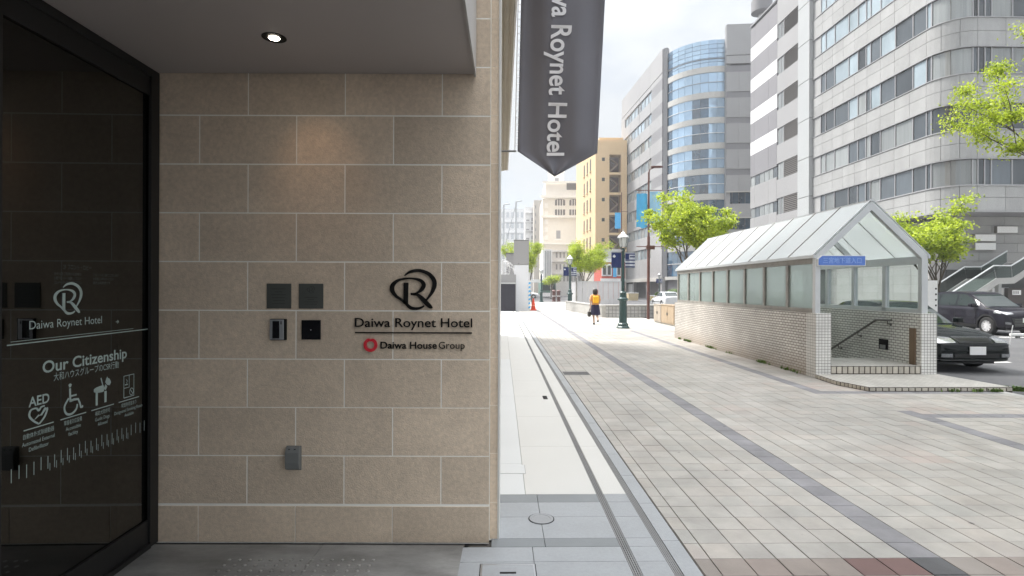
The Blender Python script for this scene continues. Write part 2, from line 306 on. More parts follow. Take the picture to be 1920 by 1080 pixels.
M['creamblue'] = mat('pale apron strip', (0.57, 0.585, 0.585), 0.5, var=0.03, scale=1.5, rvar=0.05)
M['floor'] = mat('veined grey floor stone', (0.21, 0.21, 0.205), 0.38, var=0.45, scale=2.2, var2=0.08, stretch=(1, 2.4, 1), rvar=0.1, bump=0.06, bscale=90)
M['drain'] = mat('drain metal', (0.27, 0.27, 0.27), 0.5, metal=0.3, var=0.1)
M['drainpit'] = mat('drain pit', (0.012, 0.012, 0.012), 0.9, var=0)
M['asphalt'] = mat('asphalt', (0.085, 0.086, 0.09), 0.85, var=0.18, scale=0.8, var2=0.14, bump=0.35, bscale=300)
M['kerb'] = mat('kerb concrete', (0.36, 0.355, 0.34), 0.8, var=0.15, scale=3, var2=0.1)
M['white_paint'] = mat('road paint', (0.72, 0.72, 0.70), 0.6, var=0.12, scale=6)
M['mosaic'] = brick_mat('white mosaic tile', (0.76, 0.755, 0.73), (0.70, 0.695, 0.67), (0.13, 0.12, 0.10), 0.054, 0.051, 0.0034, 0.0, dirt=None)
M['tilewall'] = brick_mat('white strip tile', (0.68, 0.66, 0.62), (0.57, 0.55, 0.51), (0.15, 0.125, 0.10), 0.115, 0.051, 0.0075, 0.5, dirt=((0.28, 0.22, 0.17), 0.42))
M['tilewall_in'] = brick_mat('inner strip tile', (0.76, 0.755, 0.72), (0.68, 0.67, 0.64), (0.15, 0.14, 0.12), 0.115, 0.051, 0.006, 0.5)
M['tile_top'] = brick_mat('step top tile', (0.47, 0.455, 0.42), (0.41, 0.395, 0.365), (0.22, 0.21, 0.185), .1, .1, .006, 0, .6, axes='xy')
M['tile_grout'] = mat('dark step grout', (0.07, 0.06, 0.05), 0.9, var=0.2)
M['tile_nose'] = mat('glazed nosing tile', (0.46, 0.43, 0.37), 0.4, var=0.12, scale=12, rnd=0.12)
M['roofglass'] = thin_glass('wired roof glass', (0.90, 0.96, 0.94), 0.10, 0.66, (0.96, 0.98, 0.98), 0.12)
M['sideglass'] = thin_glass('side glass', (0.78, 0.86, 0.83), 0.10, 0.42, (0.56, 0.64, 0.61), 0.02)
M['clearglass'] = thin_glass('clear glass', (0.86, 0.9, 0.89), 0.05)
M['doorglass'] = thin_glass('dark door glass', (0.42, 0.44, 0.42), 0.09)
M['blue_sign'] = mat('faded blue sign', (0.10, 0.20, 0.56), 0.45, var=0.12, scale=7)
M['blue_sign2'] = mat('sun bleached lettering', (0.24, 0.37, 0.70), 0.5, var=0.1, scale=9)
M['white'] = mat('white paint', (0.74, 0.74, 0.73), 0.45, var=0.04)
M['weed'] = mat('weed', (0.10, 0.17, 0.03), 0.7, var=0.4, scale=30)
M['banner'] = mat('charcoal banner cloth', (0.18, 0.18, 0.205), 0.7, var=0.05, scale=1.2, bump=0.05, bscale=400)
M['bannertext'] = mat('banner print', (0.80, 0.80, 0.82), 0.7, var=0)
M['green_iron'] = mat('dark green cast iron', (0.022, 0.055, 0.055), 0.38, var=0.2, scale=8)
M['lampglass'] = thin_glass('lamp glass', (0.85, 0.88, 0.88), 0.12, 0.45, (0.8, 0.82, 0.82))
M['brown_iron'] = mat('red brown steel', (0.115, 0.052, 0.045), 0.5, var=0.2, scale=6)
M['skyblue'] = mat('sky blue cloth', (0.09, 0.40, 0.72), 0.75, var=0.06)
M['skyblue2'] = mat('pale blue cloth', (0.30, 0.53, 0.76), 0.75, var=0.1, scale=2)
M['navy'] = mat('navy cloth', (0.016, 0.03, 0.115), 0.75, var=0.1)
M['whitecloth'] = mat('white cloth', (0.62, 0.66, 0.72), 0.75, var=0.04)
M['trunk'] = mat('bark', (0.10, 0.085, 0.065), 0.9, var=0.35, scale=9, var2=0.2)
M['cabinet'] = mat('tan cabinet paint', (0.36, 0.275, 0.185), 0.5, var=0.12, scale=4)
M['cabinet2'] = mat('grey tan cabinet paint', (0.38, 0.33, 0.27), 0.5, var=0.1, scale=4)
M['hoard'] = mat('hoarding sheet', (0.56, 0.56, 0.575), 0.4, var=0.05, scale=1)
M['cone'] = mat('traffic cone plastic', (0.62, 0.055, 0.02), 0.5, var=0.08)
def leafmat(name, c1, c2, tr):
    m = bpy.data.materials.new(name); m.use_nodes = True; t = m.node_tree; t.nodes.clear(); l = t.links.new
    g = t.nodes.new('ShaderNodeNewGeometry'); no = t.nodes.new('ShaderNodeTexNoise'); no.inputs['Scale'].default_value = 2.6; no.inputs['Detail'].default_value = 4; l(g.outputs['Position'], no.inputs['Vector'])
    ri = t.nodes.new('ShaderNodeMath'); ri.operation = 'MULTIPLY_ADD'; ri.inputs[1].default_value = 0.7; l(g.outputs['Random Per Island'], ri.inputs[0]); l(no.outputs[0], ri.inputs[2])
    r = t.nodes.new('ShaderNodeMapRange'); r.inputs['From Min'].default_value = 0.35; r.inputs['From Max'].default_value = 1.2; l(ri.outputs[0], r.inputs['Value'])
    mxn = t.nodes.new('ShaderNodeMixRGB'); l(r.outputs[0], mxn.inputs[0]); mxn.inputs[1].default_value = (*c1, 1); mxn.inputs[2].default_value = (*c2, 1)
    d = t.nodes.new('ShaderNodeBsdfPrincipled'); d.inputs['Roughness'].default_value = 0.5; l(mxn.outputs[0], d.inputs['Base Color'])
    tl = t.nodes.new('ShaderNodeBsdfTranslucent'); hs = t.nodes.new('ShaderNodeHueSaturation'); hs.inputs['Value'].default_value = 1.5; l(mxn.outputs[0], hs.inputs['Color']); l(hs.outputs[0], tl.inputs[0])
    ms = t.nodes.new('ShaderNodeMixShader'); ms.inputs[0].default_value = tr; l(d.outputs[0], ms.inputs[1]); l(tl.outputs[0], ms.inputs[2]); o = t.nodes.new('ShaderNodeOutputMaterial'); l(ms.outputs[0], o.inputs[0]); return m
M['leaf'] = leafmat('spring leaf', (0.09, 0.15, 0.012), (0.46, 0.54, 0.05), 0.45)
M['leaf2'] = leafmat('reddish spring leaf', (0.20, 0.17, 0.05), (0.34, 0.40, 0.07), 0.45)
# ================================================================== ground, road, paving
def sheet(name, m, u0, v0, u1, v1, z, kind='structure'):
    o = MB().quad((u0, v0, z), (u1, v0, z), (u1, v1, z), (u0, v1, z)).build(name, m); o.rotation_euler = (0, 0, AZ); return tag(o, kind=kind)
ground = sheet('ground', M['asphalt'], -420, -230, 420, 430, -0.16)
KERB_U = 7.62
road = sheet('road', M['asphalt'], KERB_U + 0.16, -30, 26.5, 400, -0.12)
cross = sheet('cross_street', M['asphalt'], -120, 63, KERB_U + 0.15, 78, -0.116)
farside = sheet('far_pavement', M['kerb'], 26.52, -30, 60, 400, -0.02)
# pavement sheet: the joint colour shows between the tiles
PV_END = 62
def pave_far_mat():
    m = brick_mat('distant beige paving', (0.40, 0.385, 0.355), (0.42, 0.41, 0.38), (0.27, 0.26, 0.24), 0.1944, 0.19, 0.004, 0.0, 0.56, axes='xy', bumpd=0.001); return m
pavement = MB().box(1.115, -6, -0.15, KERB_U, PV_END, -0.006).build('pavement', M['joint']); pavement.rotation_euler = (0, 0, AZ); tag(pavement, kind='structure')
U0, V0, CU, CV = 1.216, 3.14, 0.1944, 0.19
def tile_mesh(w, d, name='tile'):
    mb = MB(); h = 0.012; c = 0.0016
    mb.add([(-w/2, -d/2, -h), (w/2, -d/2, -h), (w/2, d/2, -h), (-w/2, d/2, -h), (-w/2, -d/2, -c), (w/2, -d/2, -c), (w/2, d/2, -c), (-w/2, d/2, -c),
            (-w/2+c, -d/2+c, 0), (w/2-c, -d/2+c, 0), (w/2-c, d/2-c, 0), (-w/2+c, d/2-c, 0)],
           [(4,5,9,8), (5,6,10,9), (6,7,11,10), (7,4,8,11), (8,9,10,11), (0,1,5,4), (1,2,6,5), (2,3,7,6), (3,0,4,7)])
    return mb
def tile_kind(i, j):
    u = U0 + CU * (i + 0.5); v = V0 + CV * (j + 0.5)
    if j == -1: return 'pave_black' if i == 6 else 'pave_red' if i in (4, 5) else 'pave_brown'
    if j < -1: return 'pave_black' if i == 6 else 'pave_brown'
    if i == 6: return 'tileband'
    if i == 18 and v > 8.0: return 'tileband'
    if j == 26 and i > 18: return 'tileband'
    if i == 20 and v < 6.9: return 'tileband'
    if j == 18 and 20 < i: return 'tileband'
    return 'pave'
c_hash = lambda i: (i * 7) % 3 != 0
tile_me = {}
cands = []
ni = int((KERB_U - 0.02 - U0) / CU)
for j in range(-3, 90):
    v = V0 + CV * (j + 0.5)
    for i in range(-1, ni + 1):
        w = CU - 0.007
        uc = U0 + CU * (i + 0.5)
        if i == -1: uc = (1.118 + U0) / 2; w = U0 - 1.118 - 0.006
        if i == ni: uc = (U0 + CU * ni + KERB_U) / 2; w = KERB_U - (U0 + CU * ni) - 0.008
        cands.append((i, j, uc, v, w, tile_kind(i, j)))
def seen(u, v):
    p = S(u, v); return p.y > 2.7 and p.x / p.y < 0.955 and p.y < 17
vis = sorted([c for c in cands if seen(c[2], c[3])], key=lambda c: c[3])
near = set((c[0], c[1]) for c in vis[:290])
stuff = {}
for (i, j, uc, v, w, k) in cands:
    jit = RND.uniform(-0.0009, 0.0009)
    if (i, j) in near:
        key = (round(w, 3), k, c_hash(i))
        if key not in tile_me: tile_me[key] = tile_mesh(w + (.0 if c_hash(i) else .002), CV - 0.0038).mesh('tile', M[k])
        o = link('tile', tile_me[key], pavement)
        o.location = (uc + RND.uniform(-.0008, .0008), v + RND.uniform(-.0008, .0008), jit); o.rotation_euler = (RND.uniform(-.003, .003), RND.uniform(-.003, .003), RND.uniform(-.004, .004))
    else:
        mb = stuff.setdefault(k, MB()); h = jit; a, b = (w + .002) / 2, (CV - 0.004) / 2
        mb.add([(uc-a, v-b, -.009), (uc+a, v-b, -.009), (uc+a, v+b, -.009), (uc-a, v+b, -.009), (uc-a, v-b, h), (uc+a, v-b, h), (uc+a, v+b, h), (uc-a, v+b, h)],
               [(4,5,6,7), (0,1,5,4), (1,2,6,5), (2,3,7,6), (3,0,4,7)])
allmb = MB(); ks = list(stuff)
for n_, k in enumerate(ks):
    allmb.mi = n_; allmb.add(stuff[k].v, stuff[k].f)
allmb.build('tile', [M[k] for k in ks], pavement, kind='stuff')
fm = pave_far_mat(); vfar = V0 + CV * 90
bx('far_tiling', fm, pavement, 1.118, vfar, -.0055, U0 + CU*6 - .003, PV_END - .02, 0)
bx('far_tiling', M['tileband'], pavement, U0 + CU*6 + .003, vfar, -.0055, U0 + CU*7 - .003, PV_END - .02, 0)
bx('far_tiling', fm, pavement, U0 + CU*7 + .003, vfar, -.0055, KERB_U - .02, PV_END - .02, 0)
kerb = MB().box(KERB_U + .001, -6, -0.15, KERB_U + .15, 28, 0.002).build('kerb', M['kerb'], bevel=0.012); kerb.rotation_euler = (0, 0, AZ); tag(kerb, kind='structure')
# granite edge strip beside the drain
strip = MB().box(1.0, -6, -0.15, 1.110, PV_END, -0.012).build('edge_strip', M['joint']); strip.rotation_euler = (0, 0, AZ); tag(strip, kind='structure')
sm = MB().box(-0.052, -.2925, -.010, .052, .2925, 0).mesh('slab', M['granite']); 
for k in range(-2, 62):
    o = link('slab', sm, strip); o.location = (1.056, 3.665 + .59 * k, RND.uniform(-.001, .001))
# apron between facade and edge strip: slabs, cream beyond, two slot drains
apron = MB().box(-0.9, -6, -0.17, .999, 3.30, -0.022).box(-.2, 3.30, -.17, .999, 37, -.022).build('apron', M['joint']); apron.rotation_euler = (0, 0, AZ); tag(apron, kind='structure')
D1, D2 = (0.728, 0.778), (0.955, 1.0)
def slab(m, u0, v0, u1, v1, z=0.0): return bx('slab', m, apron, u0 + .0015, v0 + .0015, -.0215, u1 - .0015, v1 - .0015, z, bevel=.0012)
rows = [(-6, -2), (-2, 1.2), (1.2, 2.25), (2.25, 2.7), (2.7, 3.118), (3.118, 3.297), (3.410, 3.73), (3.73, 3.985)]
for (a, b) in rows:
    g = M['granite']; a2 = a
    cut = .27 if a > 3.3 else .19
    for (p, q) in (((-.06 if a > 3.3 else -.28), cut), (cut, D1[0]), (D1[1], D2[0])): slab(g, p, a, q, b)
for (p, q) in ((-.06, .27), (.27, D1[0])): slab(M['granite_dark'], p, 3.2975, q, 3.4095); slab(M['granite_dark'], p, 3.9855, q, 4.14)
slab(M['granite'], D1[1], 3.2975, D2[0], 3.4095); slab(M['granite'], D1[1], 3.9855, D2[0], 4.14)
vs = [4.14, 4.62, 4.86, 7.9, 12, 18, 26, 36.9]
for a, b in zip(vs[:-1], vs[1:]): slab(M['creamblue'] if a < 8 else M['cream'], -.06, a, .185, b)
vs = [4.14, 5.39, 6.64, 7.9, 9.2, 10.5, 12, 14, 16, 18, 22, 26, 30, 36.9]
for a, b in zip(vs[:-1], vs[1:]): slab(M['cream'], .185, a, D1[0], b); slab(M['cream'], D1[1], a, D2[0], b)
for (u0, u1, lab) in ((*D1, 'slot drain running through the pale apron nearest the hotel wall'), (*D2, 'slot drain beside the blue grey granite edge strip of the pavement')):
    o = thing('slot_drain', lab, 'drain', S(0, 0), AZ, 'slot drains along the hotel apron')
    bx('channel', M['drainpit'], o, u0 + .001, 2.3, -.021, u1 - .001, 36.9, -.014)
    for t in range(4):
        x = u0 + .002 + (u1 - u0 - .0105) * t / 3; bx('bar', M['drain'], o, x, 2.3, -.0135, x + .0065, 36.9, -.001)
    mb = MB(); v = 2.3
    while v < 14: mb.box(u0 + .003, v, -.0125, u1 - .003, v + .004, -.003); v += .024
    mb.build('cross_bars', M['drain'], o, kind='stuff')
# drain grate in the pavement, round cover, square hatch
g0 = UV(G(1080, 700)); o = thing('drain_grate', 'black slotted drain grate let into the beige paving', 'grate', S(g0.x, g0.y), AZ)
bx('grate_frame', M['drain'], o, -.24, -.19, .001, .24, .19, .004)
mb = MB()
for k in range(15): x = -.225 + k * .031; mb.box(x, -.175, .0045, x + .018, .175, .0052)
mb.build('slots', M['drainpit'], o, kind='stuff')
g0 = G(1015, 973); o = thing('round_cover', 'round stainless ring cover in the grey granite slabs', 'cover', (g0.x, g0.y, 0), AZ)
r = .083
MB().lathe([(r*1.06, .001), (r*1.06, .0025), (r, .0025), (r, .001)], 40).build('cover_seam', M['drainpit'], o, smooth=True)
MB().lathe([(r*.99, .0026), (r*.98, .005), (r*.74, .005), (r*.72, .0032), (.001, .003)], 40).build('cover_plate', mat('satin cover', (0.30, .31, .32), .5, metal=.2, var=.06), o, smooth=True)
g0 = G(953, 1060); o = thing('floor_hatch', 'square steel rimmed floor hatch in front of the wall corner', 'hatch', (g0.x, g0.y - .14, 0), AZ)
bx('hatch_rim', M['drainpit'], o, -.158, -.15, .0005, .158, .152, .0015)
bx('hatch_rim', M['alu'], o, -.153, -.146, .0018, .153, .147, .003); bx('hatch_lid', M['granite'], o, -.143, -.136, .0032, .143, .136, .005); bx('handle_slot', M['drainpit'], o, -.045, .04, .0052, .045, .058, .0062)
for c, lab, w_, h_ in ((G(958, 880), 'pale rectangular hatch in the apron strip by the wall', .12, .11), (G(1022, 745.5), 'small grating piece beside the jog of the slot drain', .03, .12)):
    o = thing('apron_cover', lab, 'cover', (c.x, c.y, 0), AZ); bx('cover_seam', M['drain'], o, -w_-.004, -h_-.004, .0005, w_+.004, h_+.004, .001); bx('cover_plate', M['creamblue'] if w_ > .1 else M['drainpit'], o, -w_, -h_, .0012, w_, h_, .0025)
# a faint repair square of tile and two dark spots on the paving are left to the material
# entrance floor
floor = MB().box(-9, -6, -.17, -.285, 3.33, -.004).build('entrance_floor', M['joint']); tag(floor, kind='structure')
fl = [(-2.35, -1.15), (-1.15, -.29)]
for (a, b) in fl:
    for (c, d) in ((-6, -1.2), (-1.2, 1.6), (1.6, 2.22), (2.22, 2.84), (2.84, 3.315)): bx('slab', M['floor'], floor, a + .001, c + .001, -.0035, b - .001, d - .001, .0006)
bx('slab', M['floor'], floor, -8.9, -6, -.0035, -2.352, 3.315, .0004)
o = thing('tactile_studs', 'rows of small metal tactile studs set in the dark floor stone', 'tactile studs', (0, 0, 0))
st = MB().lathe([(.0105, .0006), (.0105, .002), (.006, .005), (.001, .0055)], 10).mesh('stud', M['alu'], True)
for ry, (x0, x1, n) in enumerate(((430, 700, 15), (420, 692, 15), (408, 690, 15), (400, 686, 15))):
    yy = (1050.2, 1060.3, 1070.8, 1082)[ry]
    for k in range(n):
        p = G(x0 + (x1 - x0) * k / (n - 1), yy); q = link('stud', st, o); q.location = (p.x, p.y, 0)
# ================================================================== the hotel
WY = 3.36                       # plane of the wall faces
def wx(px): return P(px, 540, WY).x
def wz(py, px=600): return P(px, py, WY).z
hotel = thing('hotel_building', 'hotel building with sandstone tiled corner wall and grey entrance canopy', 'building', (0, 0, 0))
wall = bx('stone_wall', M['grout'], hotel, -2.6, WY - .0020, -.01, wx(919) - .004, WY + .30, 7.0)
zr = [(946, 1022), (854.5, 945), (764.5, 853.5), (674, 763.5), (583, 673), (491.5, 582), (400.5, 490.5), (309, 399.5), (217.5, 308), (126, 216.5), (35, 125), (-57, 34), (-148, -58), (-239, -149), (-330, -240)]
XR = wx(919); CW = .5985; G_ = .0028
cache = {}
for r, (t, b) in enumerate(zr):
    z1, z0 = wz(t), wz(b)
    if r == 0: z0 = -.004; z1 = wz(948)
    h = z1 - z0 - .0048
    x = XR
    first = CW if r in (0,) or r % 2 == 0 else CW / 2
    first = {0: CW, 1: CW/2}[r % 2]
    while x > -2.45:
        w = first if x == XR else CW
        key = (round(w, 3), round(h, 2), r == 0)
        if key not in cache:
            mb = MB(); W2, H2, c = w/2 - G_, h/2, .0012; d = .012 if r else .016
            mb.add([(-W2, .0, -H2), (W2, .0, -H2), (W2, .0, H2), (-W2, .0, H2), (-W2, -d+c, -H2), (W2, -d+c, -H2), (W2, -d+c, H2), (-W2, -d+c, H2), (-W2+c, -d, -H2+c), (W2-c, -d, -H2+c), (W2-c, -d, H2-c), (-W2+c, -d, H2-c)],
                   [(4,5,9,8), (5,6,10,9), (6,7,11,10), (7,4,8,11), (8,9,10,11), (0,1,5,4), (1,2,6,5), (2,3,7,6), (3,0,4,7)])
            cache[key] = mb.mesh('stone', M['stone'])
        if x - w / 2 > wx(880) - .35 or z0 < 2.93:
            q = link('stone', cache[key], wall); q.location = (x - w / 2, WY + .012 - .0 - .003, (z0 + z1) / 2)
        x -= w
# narrow set back corner strip, its own stones
ys = WY + .045
cw = bx('corner_pier', M['grout'], hotel, XR - .003, ys + .0015, -.01, wx(934), ys + .30, 7.0)
zz = [0] + [P(928, y, ys).z for y in (942, 850, 760, 670, 579, 488, 397, 307, 216, 125, 34, -57, -148, -239, -330)]
for a, b in zip(zz[:-1], zz[1:]): bx('stone', M['stone'], cw, XR + .001, ys, a + .0012, wx(933.5), ys + .0075, b - .0012)
bx('corner_bead', mat('pale corner bead', (.6, .59, .56), .6, var=.03), hotel, wx(934) + .0005, ys - .004, -.01, wx(937), ys + .3, 7.0)
# rest of the building: facade running down the street, upper storeys and the mass behind
up = MB(); 
pts = [S(-.12, 3.9), S(-.12, 18.2), S(-16, 18.2), S(-16, 3.9)]
up.prism([(p.x, p.y) for p in pts], 'z', -.1, 31); up.build('facade_wall', M['stone'], hotel)
pts = [S(-.30, -1.2), S(-.16, 3.29), S(-16, 3.4), S(-16, -1.2)]
up = MB().prism([(p.x, p.y) for p in pts], 'z', 7.01, 31); up.build('upper_wall', M['stone'], hotel)
up = MB().prism([(-.3, 3.37), (-2.4, 3.37), (-16, 3.37), (-16, 3.9), (-.12, 3.9)], 'z', 6.995, 31).build('upper_wall', M['stone'], hotel)
# cornice band over the pavement
cu0, cu1 = -.118, .165
mb = MB()
pts = [S(cu0, 4.6), S(cu1, 4.6), S(cu1, 17.9), S(cu0, 18.15)]
mb.prism([(p.x, p.y) for p in pts], 'z', 5.45, 6.1); mb.build('cornice', mat('cornice render', (.50, .47, .40), .7, var=.08, scale=2), hotel)
for k in range(3):
    u = cu0 + .05 + k * .085; pts = [S(u, 4.61), S(u + .03, 4.61), S(u + .03, 17.8), S(u, 17.8)]
    MB().prism([(p.x, p.y) for p in pts], 'z', 5.425, 5.449).build('cornice_fillet', mat('fillet', (.42, .38, .31), .7, var=.08), hotel)
pts = [S(cu1 + .002, 4.6), S(cu1 + .03, 4.6), S(cu1 + .03, 17.9), S(cu1 + .002, 17.9)]
MB().prism([(p.x, p.y) for p in pts], 'z', 5.43, 6.1).build('cornice_edge', M['white'], hotel)
for k in range(5):
    for z in (8.5, 12.2, 15.9, 19.6, 23.3): 
        mb = MB().box(-.1195, 5 + k * 2.6, z, -.10, 6.5 + k * 2.6, z + 1.6); q = mb.build('window', M['gloss_black'], hotel); q.rotation_euler = (0, 0, AZ)
# canopy
ce = wx(888); CZ = 2.885
can = thing('x', None, None); bpy.data.objects.remove(can)
edge = lambda y: ce + (WY - y) * (.0105)
mb = MB().prism([(edge(WY), WY - .0135), (-9, WY - .0135), (-9, -1.2), (edge(-1.2) , -1.2)], 'z', CZ, CZ + .02); soff = mb.build('canopy_soffit', M['soffit'], hotel)
mb = MB().prism([(edge(WY) + .012, WY - .0135), (edge(WY) + .0005, WY - .0135), (edge(-1.2) + .0005, -1.2), (edge(-1.2) + .012, -1.2)], 'z', CZ - .018, CZ + 1.25); mb.build('canopy_fascia', M['fascia'], hotel)
mb = MB().prism([(edge(WY), WY - .0135), (-9, WY - .0135), (-9, -1.2), (edge(-1.2) , -1.2)], 'z', CZ + .4, CZ + 1.24); mb.build('canopy_top', M['soffit'], hotel)
bx('canopy_soffit', M['soffit'], hotel, -9, 3.35, -.1, -2.62, 3.6, CZ + .4)
# far side of the entrance recess, out of view: plain wall


# downlight
dp = P(514, 72, 1020 * (CZ - CH) / 468); o = thing('downlight', 'round recessed downlight glowing in the grey canopy soffit', 'ceiling light', (dp.x, dp.y, CZ))
MB().lathe([(.062, -.002), (.062, .0005), (.054, .0005), (.054, -.002)], 28).build('light_rim', M['black'], o, smooth=True)
MB().lathe([(.0535, -.0025), (.02, -.0021), (.001, -.002)], 28).build('light_recess', M['black'], o, smooth=True)
MB().lathe([(.027, -.0052), (.027, -.003), (.001, -.003)], 20).build('light_bulb', mat('lit lamp', (1, 1, 1), emit=((1, .9, .75), 18), var=0), o)
ld = bpy.data.lights.new('downlight_lamp', 'SPOT'); ld.energy = 1.1; ld.color = (1, .62, .38); ld.spot_size = math.radians(58); ld.spot_blend = 1; ld.shadow_soft_size = .05
lo = bpy.data.objects.new('downlight_lamp', ld); COL.objects.link(lo); lo.parent = o; lo.location = (0, 0, -.03)
lo.rotation_euler = (Vector(P(600, 330, WY)) - Vector((dp.x, dp.y, CZ - .03))).to_track_quat('-Z', 'Y').to_euler()
# glazed door wall on the left, parallel to the street
DU = UV((wx(297), WY, 0)).x
door = thing('glass_door', 'black framed dark glass door with white vinyl pictograms beside the stone wall', 'door', (0, 0, 0), AZ)
v1 = UV((wx(297), WY - .014, 0)).y; v0 = 2.16
TZ = math.tan(AZ)
def vv(px): w = (px - 960) / F; return GU * (1 - w * TZ) / (w + TZ)
def dz(px, py): v = F * -DU / (941 - px); p = P(px, py, S(DU, v).y); return v, p.z
va = 3.085; zt, zb = 2.725, .165
bx('door_frame', M['blackframe'], door, DU - .09, va, .0, DU - .026, v1, CZ - .002)
bx('door_frame', M['blackframe'], door, DU - .0255, 3.342, .0, DU, v1, CZ - .002)
bx('door_frame', M['blackframe'], door, DU - .0255, v0 + .19, zt, DU, 3.3415, CZ - .002); bx('door_frame', M['blackframe'], door, DU - .0255, v0 + .19, .0, DU, 3.3415, zb)
bx('door_frame', M['blackframe'], door, DU - .09, v0 - .6, .0, DU, v0 + .189, CZ - .002)
bx('door_frame', M['blackframe'], door, DU - .006, v1 - .075, .003, DU + .012, v1, CZ - .004); bx('door_frame', M['blackframe'], door, DU, v0 - .6, CZ - .05, DU + .012, v1 - .076, CZ - .004)
bx('threshold', M['blackframe'], door, DU + .0005, v0 - .6, .001, DU + .02, v1 - .08, .03)
GU = DU - .014
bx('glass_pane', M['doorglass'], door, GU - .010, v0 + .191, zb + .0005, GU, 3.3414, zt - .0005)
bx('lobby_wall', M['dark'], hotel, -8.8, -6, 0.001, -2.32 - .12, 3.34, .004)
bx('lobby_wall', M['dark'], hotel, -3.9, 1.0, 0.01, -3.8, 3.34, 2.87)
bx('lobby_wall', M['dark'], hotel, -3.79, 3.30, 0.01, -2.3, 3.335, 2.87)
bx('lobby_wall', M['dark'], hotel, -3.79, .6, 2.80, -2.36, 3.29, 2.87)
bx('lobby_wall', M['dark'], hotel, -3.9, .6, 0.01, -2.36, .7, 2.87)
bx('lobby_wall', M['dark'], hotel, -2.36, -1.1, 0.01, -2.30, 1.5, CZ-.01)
TD = lambda v, z, off=.0008: Matrix(((0, 0, 1, GU + off), (1, 0, 0, v), (0, 1, 0, z), (0, 0, 0, 1)))
def vin(name, s, pxa, pxb, z, h=None, m=None, bold=0): 
    a = vv(pxa); b = vv(pxb); return text(name, s, m or M['vinyl'], door, TD(a, z), w=b - a, h=h, bold=bold)
vin('lettering', 'Daiwa Roynet Hotel', 55, 191, 1.375, .056)
vin('lettering', 'Our Citizenship', 80, 238, 1.166, .078, bold=.018)
vin('lettering', '大和ハウスグループのCSR行動', 101, 223, 1.121, .043)
vin('lettering', 'AED', 54, 93, 1.024, .062, bold=.02)
vin('lettering', '自動体外式除細動器', 44, 102, .885, .026); vin('lettering', 'Automated External', 42, 103, .852, .026); vin('lettering', 'Defibrillator', 55, 92, .822, .026)
vin('lettering', '障害者対応設備', 121, 154, .89, .026); vin('lettering', 'Accessible', 124, 152, .86, .026); vin('lettering', 'facility', 129, 147, .832, .026)
vin('lettering', '補助犬同伴可', 179, 207, .89, .026); vin('lettering', 'Guide Dogs', 179, 206, .86, .026); vin('lettering', 'Allowed', 184, 202, .832, .026)
vin('lettering', '喫煙専用室あり', 228, 256, .89, .026); vin('lettering', 'Designated Smoking Room', 215, 267, .86, .026); vin('lettering', 'Available', 234, 251, .832, .026)
vin('lettering', '2F フロント・ロビー', 118, 171, 1.655, .03, m=M['vinyl_dim'])
for r, (t) in enumerate((1.625, 1.604, 1.583)): 
    vin('lettering', ('ホテルをご利用のお客様は', '２階フロントへお越しください', 'エレベーターをご利用ください')[r], 101, 152, t, .017, m=M['vinyl_dim'])
    vin('lettering', ('フロントは２階でございます', 'お気軽にお声がけください', '館内全館禁煙です')[r], 174, 222 - 8*r, t, .017, m=M['vinyl_dim'])

mb = MB(); mb.box(GU + .0004, vv(13), 1.312, GU + .0012, 3.34, 1.317); mb.box(GU + .0004, vv(20), 1.326, GU + .001, vv(250), 1.3285)
mb.build('vinyl_line', M['vinyl'], door)
for a, b in ((45, 101), (114, 162), (172, 214), (223, 261)): bx('vinyl_line', M['vinyl'], door, GU + .0004, vv(a), .921, GU + .001, vv(b), .926)
mb = MB()
for k in range(25):
    v = vv(22) + (vv(279) - vv(22)) * k / 24; o_ = .006 * math.sin(k * 1.9)
    mb.box(GU + .0004, v - .0016, .712 + o_, GU + .001, v + .0016, .772 + o_)
    if 4 < k < 20: mb.box(GU + .0004, v + .010, .700, GU + .001, v + .0125, .735)  # second short row draws the ticks' doubled reflection in the glass
mb.build('tick_marks', M['vinyl'], door, kind='stuff')
# the emblem: (x, y, width) in a unit of the emblem's width, y up
def emblem(mb, T, th):
    q = lambda L_: [((x - 180) / 497, (515 - y) / 497, w / 497) for x, y, w in L_]
    ribbon(mb, q([(335,152,10), (395,112,28), (490,97,34), (590,130,40), (645,190,46), (655,250,48), (632,320,36), (595,375,24), (566,412,20)]), T, th)
    ribbon(mb, q([(402,346,26), (465,335,18), (520,295,40), (540,245,44), (500,200,34), (400,180,18), (285,195,26), (215,245,44), (205,305,48), (240,362,34), (300,405,26), (350,445,30), (400,490,36), (460,500,30), (510,490,24), (545,470,16)]), T, th)
    ribbon(mb, q([(352,225,50), (351,300,50), (350,380,50), (350,450,50)]), T, th)
    ribbon(mb, q([(420,345,24), (470,352,30), (520,390,46), (570,440,48), (612,480,40), (636,492,8)]), T, th)
mb = MB(); a, b = vv(100), vv(154); emblem(mb, TD(a, 1.431) @ Matrix.Diagonal((b - a, .183, 1, 1)), .0006); mb.build('emblem', M['vinyl'], door)
